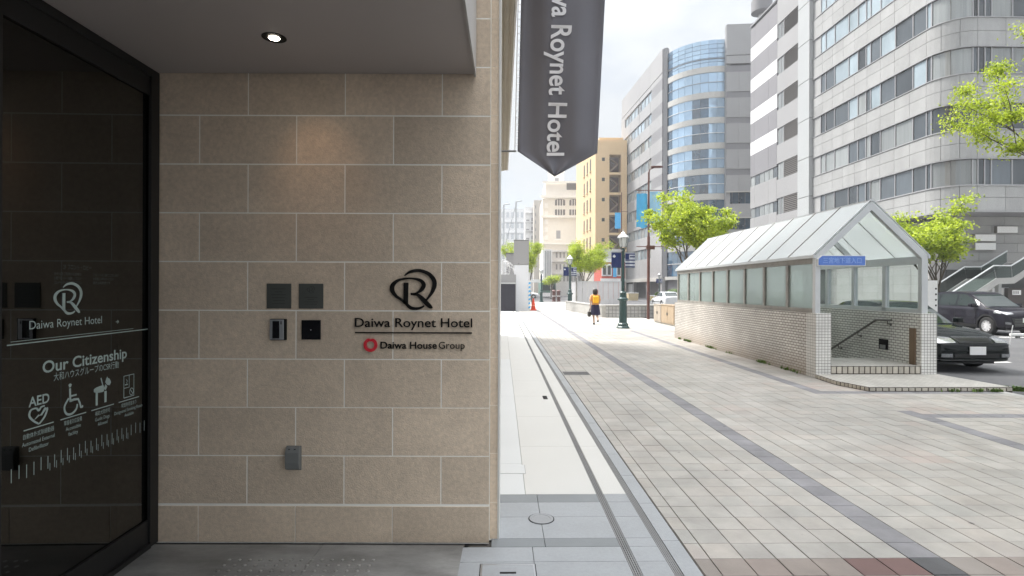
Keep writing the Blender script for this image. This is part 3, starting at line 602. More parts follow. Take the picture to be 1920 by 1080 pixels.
# heart, wheelchair, dog and smoking pictograms
mb = MB(); c = vv(73); T = TD(c, .936) @ Matrix.Diagonal((.11, .078, 1, 1))
ribbon(mb, [(.02,-.02,.09), (-.25,.25,.1), (-.45,.6,.1), (-.38,.92,.1), (-.12,.95,.1), (0,.78,.1), (.12,.95,.1), (.3,.98,.09)], T, .0006); ribbon(mb, [(.02,-.02,.09), (.28,.3,.1), (.42,.7,.1), (.42,.85,.05)], T, .0006)
ribbon(mb, [(-.22,.3,.01), (.02,.52,.1)], T, .0006, 1); ribbon(mb, [(-.02,.5,.02), (.12,.48,.1), (.36,.85,.14)], T, .0006, 1); mb.build('heart_pictogram', M['vinyl'], door)
mb = MB(); c = vv(137); T = TD(c, .94) @ Matrix.Diagonal((.13, .14, 1, 1))
ribbon(mb, [(-.2,.56,.07), (-.4,.3,.08), (-.32,.05,.08), (-.08,-.02,.08), (.16,.1,.08), (.22,.28,.07)], T, .0006); ribbon(mb, [(-.14,.9,.09), (-.13,.6,.09), (-.12,.42,.09)], T, .0006, 2)
ribbon(mb, [(-.13,.45,.09), (.26,.45,.08), (.4,.12,.08), (.5,.17,.07)], T, .0006, 2); ribbon(mb, [(-.12,.62,.06), (.18,.62,.06)], T, .0006, 2); ribbon(mb, [(-.2,.98,.1), (-.14,1.0,.14), (-.08,.98,.1)], T, .0006, 3); mb.build('wheelchair_pictogram', M['vinyl'], door)
mb = MB(); c = vv(192); T = TD(c, .94) @ Matrix.Diagonal((.12, .14, 1, 1))
ribbon(mb, [(-.5,.6,.1), (-.35,.6,.2), (.0,.6,.26), (.1,.6,.2)], T, .0006, 2); ribbon(mb, [(-.33,.6,.13), (-.33,.02,.12)], T, .0006, 2); ribbon(mb, [(.2,.48,.14), (.2,.05,.13)], T, .0006, 2)
ribbon(mb, [(.14,.66,.2), (.26,.58,.16)], T, .0006, 2); ribbon(mb, [(.22,.9,.16), (.36,.82,.26), (.5,.72,.14)], T, .0006, 2); ribbon(mb, [(.3,1.02,.02), (.3,.9,.1)], T, .0006, 2); ribbon(mb, [(-.08,1.02,.06), (.04,.7,.05)], T, .0006, 2); mb.build('guide_dog_pictogram', M['vinyl'], door)
mb = MB(); c = vv(242); T = TD(c, .94) @ Matrix.Diagonal((.11, .13, 1, 1))
ribbon(mb, [(-.38,0,.045), (-.38,.95,.045), (.38,.95,.045), (.38,0,.045), (-.38,0,.045)], T, .0006, 1); ribbon(mb, [(-.38,.42,.035), (.02,.42,.035), (.02,.94,.035)], T, .0006, 1)
ribbon(mb, [(.2+.15*math.cos(a*.5236), .2+.15*math.sin(a*.5236), .03) for a in range(13)], T, .0006, 2); ribbon(mb, [(.1,.3,.03), (.3,.1,.03)], T, .0006, 1); ribbon(mb, [(-.3,.56,.05), (-.08,.56,.05)], T, .0006, 1); ribbon(mb, [(-.2,.62,.03), (-.12,.7,.03), (-.2,.78,.03)], T, .0006, 2); mb.build('smoking_pictogram', M['vinyl'], door)
ribbon(mb := MB(), [(0, 0, .004), (.022, 0, .004)], TD(vv(217), 1.375), .0006, 1); ribbon(mb, [(.012, .009, .004), (.022, 0, .004), (.012, -.009, .004)], TD(vv(217), 1.375), .0006, 1); mb.build('arrow', M['vinyl'], door)
# ------------------------------------------------------------------ what is fixed to the stone wall
FY = WY - .003                  # face of the stones
TW = lambda x, z, off=.002: Matrix(((1, 0, 0, x), (0, 0, -1, FY - off), (0, 1, 0, z), (0, 0, 0, 1)))
sign = thing('hotel_sign', 'black metal hotel emblem and lettering mounted on the stone wall with red ring below', 'sign', (wx(776), FY, wz(625)))
sign_inv = Matrix.Translation((-wx(776), -FY, -wz(625)))
TWS = lambda x, z, off=.002: sign_inv @ TW(x, z, off)
mb = MB(); w_ = wx(819) - wx(732); hh = wz(505) - wz(580); emblem(mb, TWS(wx(732), wz(580.5), .006) @ Matrix.Diagonal((w_, hh * 497 / 425, 1, 1)), .008); mb.build('emblem', M['black'], sign)
text('lettering', 'Daiwa Roynet Hotel', M['black'], sign, TWS(wx(666.5), wz(612.3), .005), w=wx(886) - wx(666.5), h=.0790, ext=.007, bold=.006)
p0 = wx(667); o = MB().box(wx(667) - wx(776), -.010, wz(624.2) - wz(625), wx(885.5) - wx(776), -.0008, wz(622.0) - wz(625)).build('rule', M['black'], sign)
T = TWS(wx(696), wz(646), .005); mb = MB(); R1 = .0425; R0 = .0235; N = 40; vs = []; fs = []
for zq in (0, .007):
    for rr in (R1, R0):
        for k in range(N):
            a = 2*PI*k/N; q = abs(math.atan2(math.sin(a - PI/2), math.cos(a - PI/2))); d = rr - (.008 * max(0, 1 - q / .35) if rr == R1 else .002 * max(0, 1 - q / .3))
            vs.append((d*math.cos(a), d*math.sin(a), zq))
for k in range(N):
    k2 = (k+1) % N; fs += [(k, k2, 2*N+k2, 2*N+k), (N+k, 3*N+k, 3*N+k2, N+k2), (2*N+k, 2*N+k2, 3*N+k2, 3*N+k), (k, N+k, N+k2, k2)]
mb.add([T @ Vector(v) for v in vs], fs); mb.build('red_ring', M['red'], sign)
text('lettering', 'Daiwa House', M['black'], sign, TWS(wx(714.5), wz(652.6), .005), w=wx(820) - wx(714.5), h=.0600, ext=.006, bold=.016)
text('lettering', 'Group', M['black'], sign, TWS(wx(823.5), wz(652.6), .005), w=wx(872) - wx(823.5), h=.0620, ext=.006)
def on_wall(name, lab, cat, x0, x1, y0, y1, group=None): return thing(name, lab, cat, (wx((x0+x1)/2), FY, wz((y0+y1)/2)), 0, group), (wx(x1) - wx(x0)) / 2, (wz(y0) - wz(y1)) / 2
for (x0, x1, lab) in ((501.5, 547, 'square dark plaque above the intercom, engraved with lines only'), (561.5, 607, 'square dark plaque above the black panel, engraved with a small emblem')):
    o, a, b = on_wall('wall_plaque', lab, 'plaque', x0, x1, 532, 578.5, 'dark plaques on the stone wall')
    bx('plate', M['plaque'], o, -a, -.008, -b, a, -.0005, b, bevel=.001)
    mb = MB()
    em = x0 > 550
    for k in range(6 if not em else 4): 
        z = (b*.55 if not em else -b*.12) - k * (.018 if not em else .014); ww = a * (.6, .3, .62, .55, .5, .55)[k] * (.9 if em else 1); mb.box(-ww, -.0088, z, ww, -.0081, z + .0035)
    mb.build('engraving', M['plaqueink'], o)
    if em: mb = MB(); emblem(mb, Matrix(((.05, 0, 0, -.026), (0, 0, -.6, -.0082), (0, .05, 0, .018), (0, 0, 0, 1))), .001); mb.build('emblem', M['plaqueink'], o)
o, a, b = on_wall('intercom', 'silver framed intercom with dark screen on the stone wall', 'intercom', 509.5, 539, 598, 637.5)
bx('housing', M['black'], o, -a, -.022, -b, a, -.0005, b, bevel=.002); bx('front_plate', M['alu'], o, -a + .001, -.027, -b + .004, a - .010, -.0225, b - .003, bevel=.0015)
bx('screen', M['gloss_black'], o, -a*.62, -.0285, -b*.82, a*.25, -.0272, b*.82); bx('button', M['black'], o, a*.40, -.0282, b*.5, a*.52, -.0272, b*.8)
o, a, b = on_wall('reader_panel', 'glossy black square panel with tiny light right of the intercom', 'card reader', 567, 602.5, 600, 636.5)
bx('glass_plate', M['gloss_black'], o, -a, -.010, -b, a, -.0005, b, bevel=.0012); MB().lathe([(.0022, -.0105), (.0022, -.0118), (.0004, -.0119)], 10, ax='y').build('indicator_light', mat('indicator', (.8, .8, .8), var=0), o)
o, a, b = on_wall('outlet_box', 'grey weatherproof outlet box low on the stone wall', 'outlet box', 540, 566.5, 836, 880)
mb = MB(); mb.prism([(-.0005, -b), (-.034, -b + .012), (-.040, -b*.3), (-.040, b*.55), (-.022, b), (-.0005, b)], 'x', -a, a)
q = mb.build('cover', M['grey_plastic'], o, bevel=.004)
bx('back_rim', M['grey_plastic'], o, -a - .002, -.006, -b - .001, a + .002, -.0006, b + .002)
for x in (-a*.45, a*.35): bx('screw_hole', M['drainpit'], o, x - .005, -.034, b*.80, x + .005, -.026, b*.86)
# ================================================================== subway entrance shelter
SV0, SV1 = 9.6, 17.35
a = UV(P(1530, 540, SV0)); SU0 = a.x; SV0 = a.y; SU1 = UV(P(1757, 540, SV0 + .143)).x; PW = .275; PWR = .275
sh = thing('subway_shelter', 'gabled glass and steel subway stair shelter on white tiled walls', 'subway entrance', S(SU0, SV0), AZ)
W_ = SU1 - SU0; LN = SV1 - SV0; TH = 1.14
# walls (local: x across, y away, z up)
MB().box(0, 0, -.1, PW, .30, TH).build('pillar', M['mosaic'], sh)
MB().box(W_ - PWR, 0, -.13, W_, .045, TH).build('pillar', M['mosaic'], sh)
MB().box(.004, .301, -.1, .20, LN, TH - .002).build('side_wall', M['tilewall'], sh)
MB().box(W_ - .274, .0455, -3, W_ - .001, LN, TH - .002).build('side_wall', M['tilewall_in'], sh)
MB().box(.201, LN - .2, -3, W_ - .2745, LN, TH - .002).build('end_wall', M['tilewall_in'], sh)
bx('side_wall', M['tilewall_in'], sh, .2005, .301, -3, .22, LN - .201, -.005)
# landing with two steps up, stairs going down behind it
def nosing(u0, u1, y, z0, z1, axis='x', at=0):
    n = max(1, round((u1 - u0) / .1)); w = (u1 - u0) / n
    me = MB().box(.011, -.009, .010, w - .011, 0, z1 - z0 - .010).mesh('tile', M['tile_nose'])
    for k in range(n):
        o = link('tile', me, sh)
        if axis == 'x': o.location = (u0 + k * w, y, z0)
        else: o.location = (at, y, z0)
plat_y = -1.25
poly = [(-.02, -.02), (-.15, -1.12 + .75), (.12, plat_y), (2.35, plat_y), (1.95 + .25, .3), (-.02, .3)]
poly = [(-.005, .0), (-.1, -.28), (.02, plat_y * .98), (2.33, plat_y), (2.3, -.35), (W_ + .01, -.002), (W_, .25), (.1, .25)]
poly = [(-.01, -.003), (-.06, -.7), (.10, plat_y), (2.34, plat_y), (W_ + .03, -.003)]
MB().prism(poly, 'z', -.1, .062).build('platform', M['tile_grout'], sh)
MB().prism([(-.008, -.0035), (-.058, -.7), (.10, plat_y + .005), (2.335, plat_y + .005), (W_ + .025, -.0035)], 'z', .0625, .068).build('platform_top', M['tile_top'], sh)
nosing(.10, 2.34, plat_y, .0, .064)
n = 8
for k in range(n):   # chamfered left end of the platform
    p, q = Vector((-.06, -.7, 0)), Vector((.10, plat_y, 0)); a_ = p.lerp(q, k / n); b_ = p.lerp(q, (k + 1) / n); d = (b_ - a_); ang = math.atan2(d.y, d.x)
    o = link('tile', MB().box(.010, -.009, .008, d.length - .010, 0, .056).mesh('tile', M['tile_nose']), sh); o.location = a_; o.rotation_euler = (0, 0, ang)
for k in range(7):
    o = link('tile', MB().box(.010, -.009, .008, .090, 0, .056).mesh('tile', M['tile_nose']), sh); o.location = (-.01 - .05*k/7, -.003 - .1 * k, 0); o.rotation_euler = (0, 0, -PI/2 - .07)
bx('landing', M['tile_grout'], sh, PW + .001, .02, -.1, W_ - PWR - .001, .299, .205)
bx('landing', M['tile_grout'], sh, .221, .2995, -.1, W_ - .2745, 1.15, .205)
bx('landing_top', M['tile_top'], sh, PW + .003, .022, .2055, W_ - PWR - .003, .2985, .211)
bx('landing_top', M['tile_top'], sh, .222, .2995, .2055, W_ - .2755, 1.15, .211)
nosing(PW + .004, W_ - PWR - .004, .02, .07, .205)
for k in range(16): bx('stair', M['tile_top'], sh, .222, 1.151 + k * .29, -3.1, W_ - .2755, 1.44 + k * .29, .205 - (k + 1) * .165)
# steel frame
EZ, RZ = 2.13, 3.09; px0, px1 = .10, W_ - .13; xr = (px0 + px1) / 2
b = .055
NB = 8
def post(x, y, m='steel', w=.05, z1=EZ): bx('post', M[m], sh, x - w, y - .045, TH + .001, x + w, y + .045, z1)
post(px0, .16, w=.045); post(px1, .16, w=.055)
bay = (LN - .26) / NB
for k in range(1, NB + 1):
    y = .16 + bay * k; post(px0, y, 'steel_dark', .032, EZ - .10); post(px1, y, 'steel', .04, EZ)
for x, m in ((px0, 'steel_dark'), (px1, 'steel')):
    bx('sill_rail', M[m], sh, x - .04, .206, TH + .0015, x + .04, LN - .14, TH + .075)
    bx('head_rail', M[m], sh, x - .045, .206, EZ - .10, x + .045, LN - .06, EZ - .002)
# gable rafters with double flange, one per bay seen from inside
ra = math.atan2(RZ - EZ, xr - px0); rl = math.hypot(RZ - EZ, xr - px0)
def rafter(y, w=.045, m='steel', t=.10):
    mb = MB()
    out = [(px0 - .05, EZ - .02), (px0 - .05, EZ + .03), (xr, RZ + .055), (px1 + .055, EZ + .03), (px1 + .055, EZ - .02), (px1 - .055, EZ - .02), (px1 - .055, EZ - .03 + .02), (xr, RZ - t), (px0 + .05, EZ - .01), (px0 + .05, EZ - .02)]
    L_ = [(px0 - .05, EZ + .001), (px0 - .05, EZ + .035), (xr, RZ + .06), (xr, RZ - t), (px0 + .055, EZ + .001)]
    R_ = [(xr, RZ + .06), (px1 + .055, EZ + .035), (px1 + .055, EZ + .001), (px1 - .055, EZ + .001), (xr, RZ - t)]
    for q, nm in ((L_, 'rafter'), (R_, 'rafter')): MB().prism(q, 'y', y - w, y + w).build(nm, M[m], sh)
rafter(.16, .045)
for k in (2, 4, 6): rafter(.16 + bay * k, .022, 'steel', .08)
rafter(.16 + bay * 8, .04)
bx('ridge_cap', M['steel'], sh, xr - .03, .1, RZ + .055, xr + .03, LN, RZ + .085)
bx('eave_trim', M['steel'], sh, px0 - .09, .1, EZ - .0015, px0 - .0505, LN - .02, EZ + .05)
bx('eave_trim', M['steel'], sh, px1 + .056, .1, EZ - .0015, px1 + .09, LN - .02, EZ + .05)
# roof panes and their dark glazing bars
NR = 9; ry = (LN - .2) / NR
for s, (xa, xb) in ((1, (px0 - .085, xr - .015)), (-1, (px1 + .085, xr + .015))):
    for k in range(NR):
        y0, y1 = .12 + k * ry, .12 + (k + 1) * ry
        MB().add([(xa, y0 + .014, EZ + .045), (xa, y1 - .014, EZ + .045), (xb, y1 - .014, RZ + .072), (xb, y0 + .014, RZ + .072),
                  (xa, y0 + .014, EZ + .053), (xa, y1 - .014, EZ + .053), (xb, y1 - .014, RZ + .080), (xb, y0 + .014, RZ + .080)],
                 [(0,1,2,3), (4,5,6,7), (0,1,5,4), (1,2,6,5), (2,3,7,6), (3,0,4,7)]).build('roof_pane', M['roofglass'], sh)
    for k in range(NR + 1):
        y = .12 + k * ry; MB().add([(xa, y - .012, EZ + .046), (xa, y + .012, EZ + .046), (xb, y + .012, RZ + .073), (xb, y - .012, RZ + .073), (xa, y - .012, EZ + .066), (xa, y + .012, EZ + .066), (xb, y + .012, RZ + .093), (xb, y - .012, RZ + .093)],
             [(0,1,2,3), (4,5,6,7), (0,1,5,4), (1,2,6,5), (2,3,7,6), (3,0,4,7)]).build('glazing_bar', M['steel_dark' if 0 < k < NR else 'steel'], sh)
for k in range(NB):
    y0 = .16 + bay * k + .05; y1 = .16 + bay * (k + 1) - .05
    bx('window_pane', M['sideglass'], sh, px0 - .006, y0, TH + .076, px0, y1, EZ - .101)
    bx('window_pane', M['clearglass'], sh, px1 - .006, y0, TH + .076, px1, y1, EZ - .101)
    # low profile frame round each pane on the outside
MB().prism([(px0, EZ), (px1, EZ), (xr, RZ - .06)], 'y', LN - .10, LN - .09).build('gable_pane', M['roofglass'], sh)
bx('end_pane', M['sideglass'], sh, px0 + .05, LN - .1, TH + .002, px1 - .05, LN - .09, EZ - .001)
# inside right wall: handrail, small black box, wooden cover board
xi = W_ - .274
hr = [(xi - .09, .95, 1.02), (xi - .09, 1.55, 1.03), (xi - .09, 4.2, -.42)]
def inw(px, py): # a point on the inner face of the right wall from its pixel
    best = None
    for k in range(800):
        y = .1 + k * .01; w = S(SU0 + xi, SV0 + y); q = (w.x / w.y) * F + 960
        if best is None or abs(q - px) < best[0]: best = (abs(q - px), y, w.y)
    return best[1], CH + (540 - py) * best[2] / F
M['railsteel'] = mat('worn handrail steel', (.16, .15, .14), .35, metal=.5, var=.1)
y1_, z1_ = inw(1678, 598); y2_, z2_ = inw(1650, 598); y3_, z3_ = inw(1560, 655)
MB().tube([(xi - .07, y1_ , z1_), (xi - .07, y2_, z2_ + .01), (xi - .07, y3_, z3_)], .022, 10).build('handrail', M['railsteel'], sh, smooth=True)
for t in (.18, .0):
    pass
for y, z in ((y1_ + .1, z1_), (y2_ + .55, None), (y3_ - .35, None)):
    if z is None: z = z2_ + (z3_ - z2_) * (y - y2_) / (y3_ - y2_)
    MB().tube([(xi - .07, y, z - .015), (xi - .07, y, z - .075), (xi, y, z - .085)], .010, 8).tube([(xi - .012, y, z - .085), (xi - .0005, y, z - .085)], .026, 12).build('rail_bracket', M['railsteel'], sh, smooth=True)
y_, z_ = inw(1658, 643); bx('vent_box', M['gloss_black'], sh, xi - .02, y_ - .12, z_ - .10, xi - .0005, y_ + .12, z_ + .10); bx('vent_flap', M['grey_plastic'], sh, xi - .026, y_ - .07, z_ - .085, xi - .0205, y_ + .085, z_ - .01)
y_, z_ = inw(1713, 650); bx('wooden_board', mat('old board', (.16, .11, .07), .8, var=.3, scale=10, stretch=(1, 1, .15)), sh, xi - .03, y_ - .06, .215, xi - .0005, y_ + .07, inw(1713, 613)[1])
# blue sign over the entrance
q0, q1 = UV(P(1545, 478, SV0)), UV(P(1637.5, 498, SV0)); sx0, sx1 = q0.x - SU0, q1.x - SU0; sz1, sz0 = P(1545, 477.5, SV0).z, P(1637, 498, SV0).z
sg = thing('entrance_sign', 'faded blue sign board hung in the gable of the shelter', 'sign', S(SU0 + sx0, SV0 + .10), AZ); sw = sx1 - sx0; shh = sz1 - sz0
MB().prism([(0, sz0), (sw, sz0), (sw, sz1), (.07, sz1), (0, sz1 - .06)], 'y', -.02, .02).build('sign_frame', M['white'], sg)
MB().prism([(.012, sz0 + .014), (sw - .014, sz0 + .014), (sw - .014, sz1 - .012), (.075, sz1 - .012), (.012, sz1 - .066)], 'y', -.026, -.0205).build('sign_panel', M['blue_sign'], sg)
text('lettering', '三宮地下道入口', M['blue_sign2'], sg, Matrix(((1, 0, 0, .09), (0, 0, -1, -.0265), (0, 1, 0, sz0 + .055), (0, 0, 0, 1))), w=sw - .17, h=.115, bold=.01)
# weeds along the foot of the shelter
def weeds(name, lab, pts, n, seed, hmax=.09):
    r = random.Random(seed); mb = MB()
    for k in range(n):
        t = r.random() * (len(pts) - 1); i = int(t); f = t - i; p = Vector(pts[i]).lerp(Vector(pts[i+1]), f)
        if math.sin(t * 9.1 + seed) + math.sin(t * 23 + seed * 2) < .1: continue
        for j in range(7):
            a = r.uniform(0, 2*PI); h = r.uniform(.2, .8) * hmax; l_ = h * r.uniform(.4, 1.1); w = r.uniform(.004, .012)
            d = Vector((math.cos(a), math.sin(a), 0)); s_ = Vector((-d.y, d.x, 0)); c = p + Vector((r.uniform(-.03, .03), r.uniform(-.03, .03), 0))
            mb.add([c - s_*w*.4, c + s_*w*.4, c + d*l_*.5 + s_*w + Vector((0,0,h*.8)), c + d*l_ + Vector((0,0,h)), c + d*l_*.5 - s_*w + Vector((0,0,h*.8))], [(0,1,2,3,4)])
    return tag(mb.build(name, M['weed']), lab, 'weeds', kind='stuff')
weeds('weeds', 'low green weeds growing along the foot of the shelter wall and platform', [S(SU0 - .03, SV1 - .5, 0), S(SU0 - .03, SV1 - 2, 0), S(SU0 - .03, SV0 + .5, 0)], 130, 3)
weeds('weeds', 'tufts of weeds in the gutter at the front edge of the tiled platform', [S(SU0 + 1.2, SV0 + plat_y - .02, 0), S(SU0 + 2.36, SV0 + plat_y - .03, 0)], 70, 8, .07)
weeds('weeds', 'pale weed clump at the kerb corner of the tiled platform', [S(SU0 + 2.3, SV0 + plat_y + .05, 0), S(SU0 + 2.5, SV0 + plat_y + .0, 0)], 40, 5, .12)
# ================================================================== helpers for facades
def wpane(m): return m
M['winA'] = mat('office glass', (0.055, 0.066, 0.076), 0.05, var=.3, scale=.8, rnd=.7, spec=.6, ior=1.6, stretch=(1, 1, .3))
M['winC'] = mat('office glass painted sky reflection', (0.36, 0.43, 0.47), 0.04, var=.3, scale=.35, rnd=.2, metal=.35, stretch=(1, 1, .5))  # pale blue stands for reflected sky, put into the base colour
M['winB'] = mat('curtained glass', (0.20, 0.215, 0.215), 0.08, var=.22, scale=1.6, rnd=.35, spec=.8, ior=1.6, stretch=(2.5, 2.5, .1))
M['winS'] = mat('painted sky mirror glass', (0.46, 0.62, 0.78), 0.05, var=.1, scale=.5, rnd=.12, metal=.55)  # blue of the mirrored sky painted into the glass colour
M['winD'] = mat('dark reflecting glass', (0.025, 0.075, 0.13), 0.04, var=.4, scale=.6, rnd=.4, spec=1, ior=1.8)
M['mull'] = mat('mullion metal', (0.36, 0.36, 0.37), 0.4, var=.06, metal=.4)
M['panel'] = mat('grey stone cladding', (0.30, 0.305, 0.305), 0.6, var=.12, scale=1.0, var2=.05, rnd=.055, stretch=(1, 1, .35))
M['panel_j'] = mat('cladding joint', (0.13, 0.13, 0.13), 0.9, var=.05)
M['panel_low'] = mat('base stone cladding', (0.30, 0.30, 0.295), 0.6, var=.1, scale=.7, rnd=.09)
M['wing'] = mat('grey wing cladding', (0.28, 0.28, 0.285), 0.55, var=.05, scale=.4, rnd=.03)
M['wing_d'] = mat('dark grey wing cladding', (0.20, 0.197, 0.21), 0.55, var=.05, scale=.4, rnd=.03)
M['louvre'] = mat('louvre metal', (0.15, 0.14, 0.135), 0.5, var=.1)
M['pil'] = mat('pale metal pilaster', (0.37, 0.385, 0.39), 0.35, var=.03, scale=.5)
M['offgrey'] = mat('office block cladding', (0.31, 0.31, 0.315), 0.55, var=.05, scale=.3, rnd=.03)
M['offgrey_d'] = mat('office block dark band', (0.20, 0.20, 0.21), 0.55, var=.05, scale=.3)
M['band'] = mat('cream spandrel', (0.47, 0.465, 0.44), 0.5, var=.04, scale=.3)
M['yellow'] = mat('ochre wall', (0.62, 0.45, 0.26), 0.8, var=.05, scale=.4, var2=.03)
M['brownslab'] = mat('brown roof edge', (0.13, 0.08, 0.06), 0.8, var=.1)
M['creamwall'] = mat('cream render', (0.74, 0.70, 0.62), 0.8, var=.05, scale=.4)
M['creamtrim'] = mat('cream trim', (0.80, 0.77, 0.71), 0.8, var=.04, scale=.4)
M['whitewall'] = mat('white render', (0.76, 0.76, 0.755), 0.8, var=.04, scale=.3)
M['tanwall'] = mat('tan grey render', (0.44, 0.41, 0.37), 0.8, var=.05, scale=.3)
M['redbrick'] = mat('red brick', (0.44, 0.085, 0.06), 0.8, var=.12, scale=3, var2=.1)
# ------------------------------------------------------------------ the rounded office building on the right
FU, FV, RC = 29.4, 35.3, 1.9
LST = 51.0 - (FV + RC)          # straight length along the street
LC = PI / 2 * RC; LF = 15.0
def per(s):
    """point and outward normal at arc length s along the facade, street frame"""
    if s < LST: return (FU, 51.0 - s), (-1, 0)
    if s < LST + LC:
        a = (s - LST) / RC; return (FU + RC - RC * math.cos(a), FV + RC - RC * math.sin(a)), (-math.cos(a), -math.sin(a))
    return (FU + RC + (s - LST - LC), FV), (0, -1)
def band(s0, s1, z0, z1, o0, o1, step=.32):
    """a solid strip following the facade, from offset o0 (inner) to o1 (outer)"""
    cuts = sorted(set([s0, s1] + [s for s in (LST, LST + LC) if s0 < s < s1] + [LST + LC * k / 10 for k in range(11) if s0 < LST + LC * k / 10 < s1]))
    mb = MB(); vs = []; fs = []
    for s in cuts:
        (u, v), (a, b_) = per(min(s, LST + LC + LF)); 
        for o, z in ((o0, z0), (o1, z0), (o1, z1), (o0, z1)): vs.append((u + a * o, v + b_ * o, z))
    m = len(cuts)
    for i in range(m - 1):
        for k in range(4): fs.append((4*i+k, 4*i+(k+1) % 4, 4*i+4+(k+1) % 4, 4*i+4+k))
    fs += [(0, 1, 2, 3), (4*m-4, 4*m-1, 4*m-2, 4*m-3)]
    return mb.add(vs, fs)
rb = thing('rounded_office_building', 'grey stone clad office building with rounded corner and ribbon windows, behind the shelter', 'building', (0, 0, 0), AZ)
SE = LST + LC + LF
band(0, SE, 6.75, 40, -.5, -.16).build('core_wall', M['panel_j'], rb)
bx('core_wall', M['panel_j'], rb, FU + .6, FV + .6, 6.70, FU + 17, 50.9, 40)
pw = 1.5; npan = 9
scuts = [LST * k / npan for k in range(npan + 1)] + [LST + LC * k / 3 for k in (1, 2, 3)] + [LST + LC + 1.9 * k for k in range(1, 7)]
K0 = 8.49; FH = 3.7
pm = {}
for k in range(-1, 6):
    zsill = K0 + FH * (k + 0); ztop = zsill + 1.73
    lo_, hi_ = (6.73, K0) if k == -1 else (ztop, zsill + FH)
    mid = (lo_ + hi_) / 2 + .05
    for i, (s0, s1) in enumerate(zip(scuts[:-1], scuts[1:])):
        for (z0, z1) in ((lo_ + .05, mid), (mid, hi_ - .05)):
            g = .012
            if s1 <= LST + .01:
                key = (round(z1 - z0, 3),)
                if key not in pm: w = LST / npan; pm[key] = MB().box(-.02, g, g, .15, w - g, z1 - z0 - g).mesh('panel', M['panel'])
                o = link('panel', pm[key], rb); o.location = (FU, 51.0 - s1, z0)
            else: band(s0 + g, s1 - g, z0 + g, z1 - g, -.15, .02).build('panel', M['panel'], rb)
    if k == -1: band(0, SE, 6.70, 6.775, -.3, .09).build('sill_band', M['mull'], rb); band(0, SE, 8.43, 8.485, -.14, .07).build('sill_band', M['mull'], rb); continue
    band(0, SE, zsill + FH - .055, zsill + FH - .002, -.14, .07).build('sill_band', M['mull'], rb)
    band(0, SE, ztop - .01, ztop + .045, -.14, .05).build('head_band', M['mull'], rb)
    # the ribbon of windows
    ws = [0, 1.2]; s = 1.2; pat = [.75, 1.35, 1.95, 1.2, 1.0, .55, 1.15, 1.6, 1.75, 1.3, .75]
    for w in pat:
        s += w
        if s < LST - .2: ws.append(s)
    ws += [LST - .05, LST + .35, LST + LC - .25, LST + LC + .1, LST + LC + .55, LST + LC + 1.0, LST + LC + 2.4, LST + LC + 3.6, LST + LC + 5.2, LST + LC + 7, LST + LC + 9, LST + LC + 12, SE]
    for i, (s0, s1) in enumerate(zip(ws[:-1], ws[1:])):
        if i == 0: band(s0 + .02, s1, zsill, ztop - .01, -.15, -.05).build('panel', M['panel'], rb); continue
        mm = 'winB' if RND.random() < (.35 if k < 2 else .2) else 'winA'
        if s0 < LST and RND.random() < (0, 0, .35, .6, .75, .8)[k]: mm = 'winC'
        if s0 > LST + LC: mm = 'winA' if RND.random() < .8 else 'winB'
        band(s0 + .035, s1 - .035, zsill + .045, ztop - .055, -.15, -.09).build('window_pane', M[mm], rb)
    mb = MB()
    for s in ws[1:-1]:
        q = band(s - .035, s + .035, zsill + .001, ztop - .011, -.155, -.03); mb.add(q.v, q.f)
    q = band(1.24, SE, zsill + .001, zsill + .045, -.155, -.035); mb.add(q.v, q.f)
    mb.build('window_frame', M['mull'], rb)
# recessed base under the overhang, tiled; dark sheet for the shaded opening, with stairs
BV = 37.4
bx('base_wall', M['panel_j'], rb, 30.6, BV + .05, -.2, 47, BV + 1, 6.69)
nx = 9; tw = 1.82; rows_ = [(2.95 + .62 * k, 3.57 + .62 * k) for k in range(6)]
for r, (z0, z1) in enumerate(rows_):
    for i in range(nx):
        x0 = 30.6 + tw * i - (tw / 2 if r % 2 else 0); x1 = min(x0 + tw, 47); x0 = max(x0, 30.6)
        bx('panel', M['panel_low'], rb, x0 + .01, BV, z0 + .01, x1 - .01, BV + .055, z1 - .01)
bx('soffit', M['offgrey_d'], rb, FU + .05, FV + .05, 6.66, 47, BV + 1, 6.695)
bx('base_shade', M['dark'], rb, 31.0, BV - .02, -.1, 47, BV + .045, 2.95)  # solid dark sheet, shade under the overhang put into its colour
bx('base_wall', M['panel_j'], rb, FU + 1.3, BV + 1.01, -.2, FU + 1.5, 50.9, 6.69)
for i in range(7):
    for r in range(10): bx('panel', M['panel_low'], rb, FU + 1.25, BV + 1.05 + 1.8 * i, r * .65, FU + 1.3, BV + 1.05 + 1.8 * i + 1.78, r * .65 + .64)
def at_v(px, py, v):    # street-frame u and height of a pixel on a frontal plane at v
    p = UV(P(px, py, v)); p = UV(P(px, py, v + (v - p.y))); return p.x, p.z
for (a_, b_, c_, d_, lab) in ((1870, 1909, 424, 437, 'upper right blank white wall sign of three above the stairs'), (1829, 1868, 439, 452.5, 'middle blank white wall sign of three above the stairs'), (1829, 1868, 455, 469, 'lowest blank white wall sign of three above the stairs')):
    u0, z1 = at_v(a_, c_, BV - .25); u1, z0 = at_v(b_, d_, BV - .25)
    o = thing('wall_sign', lab, 'sign', S(u0, BV), AZ, 'blank signs on the building base'); bx('sign_face', M['white'], o, .02, -.25, z0 + .02, u1 - u0 - .02, -.235, z1 - .02); bx('sign_box', M['steel_dark'], o, 0, -.234, z0, u1 - u0, -.002, z1)
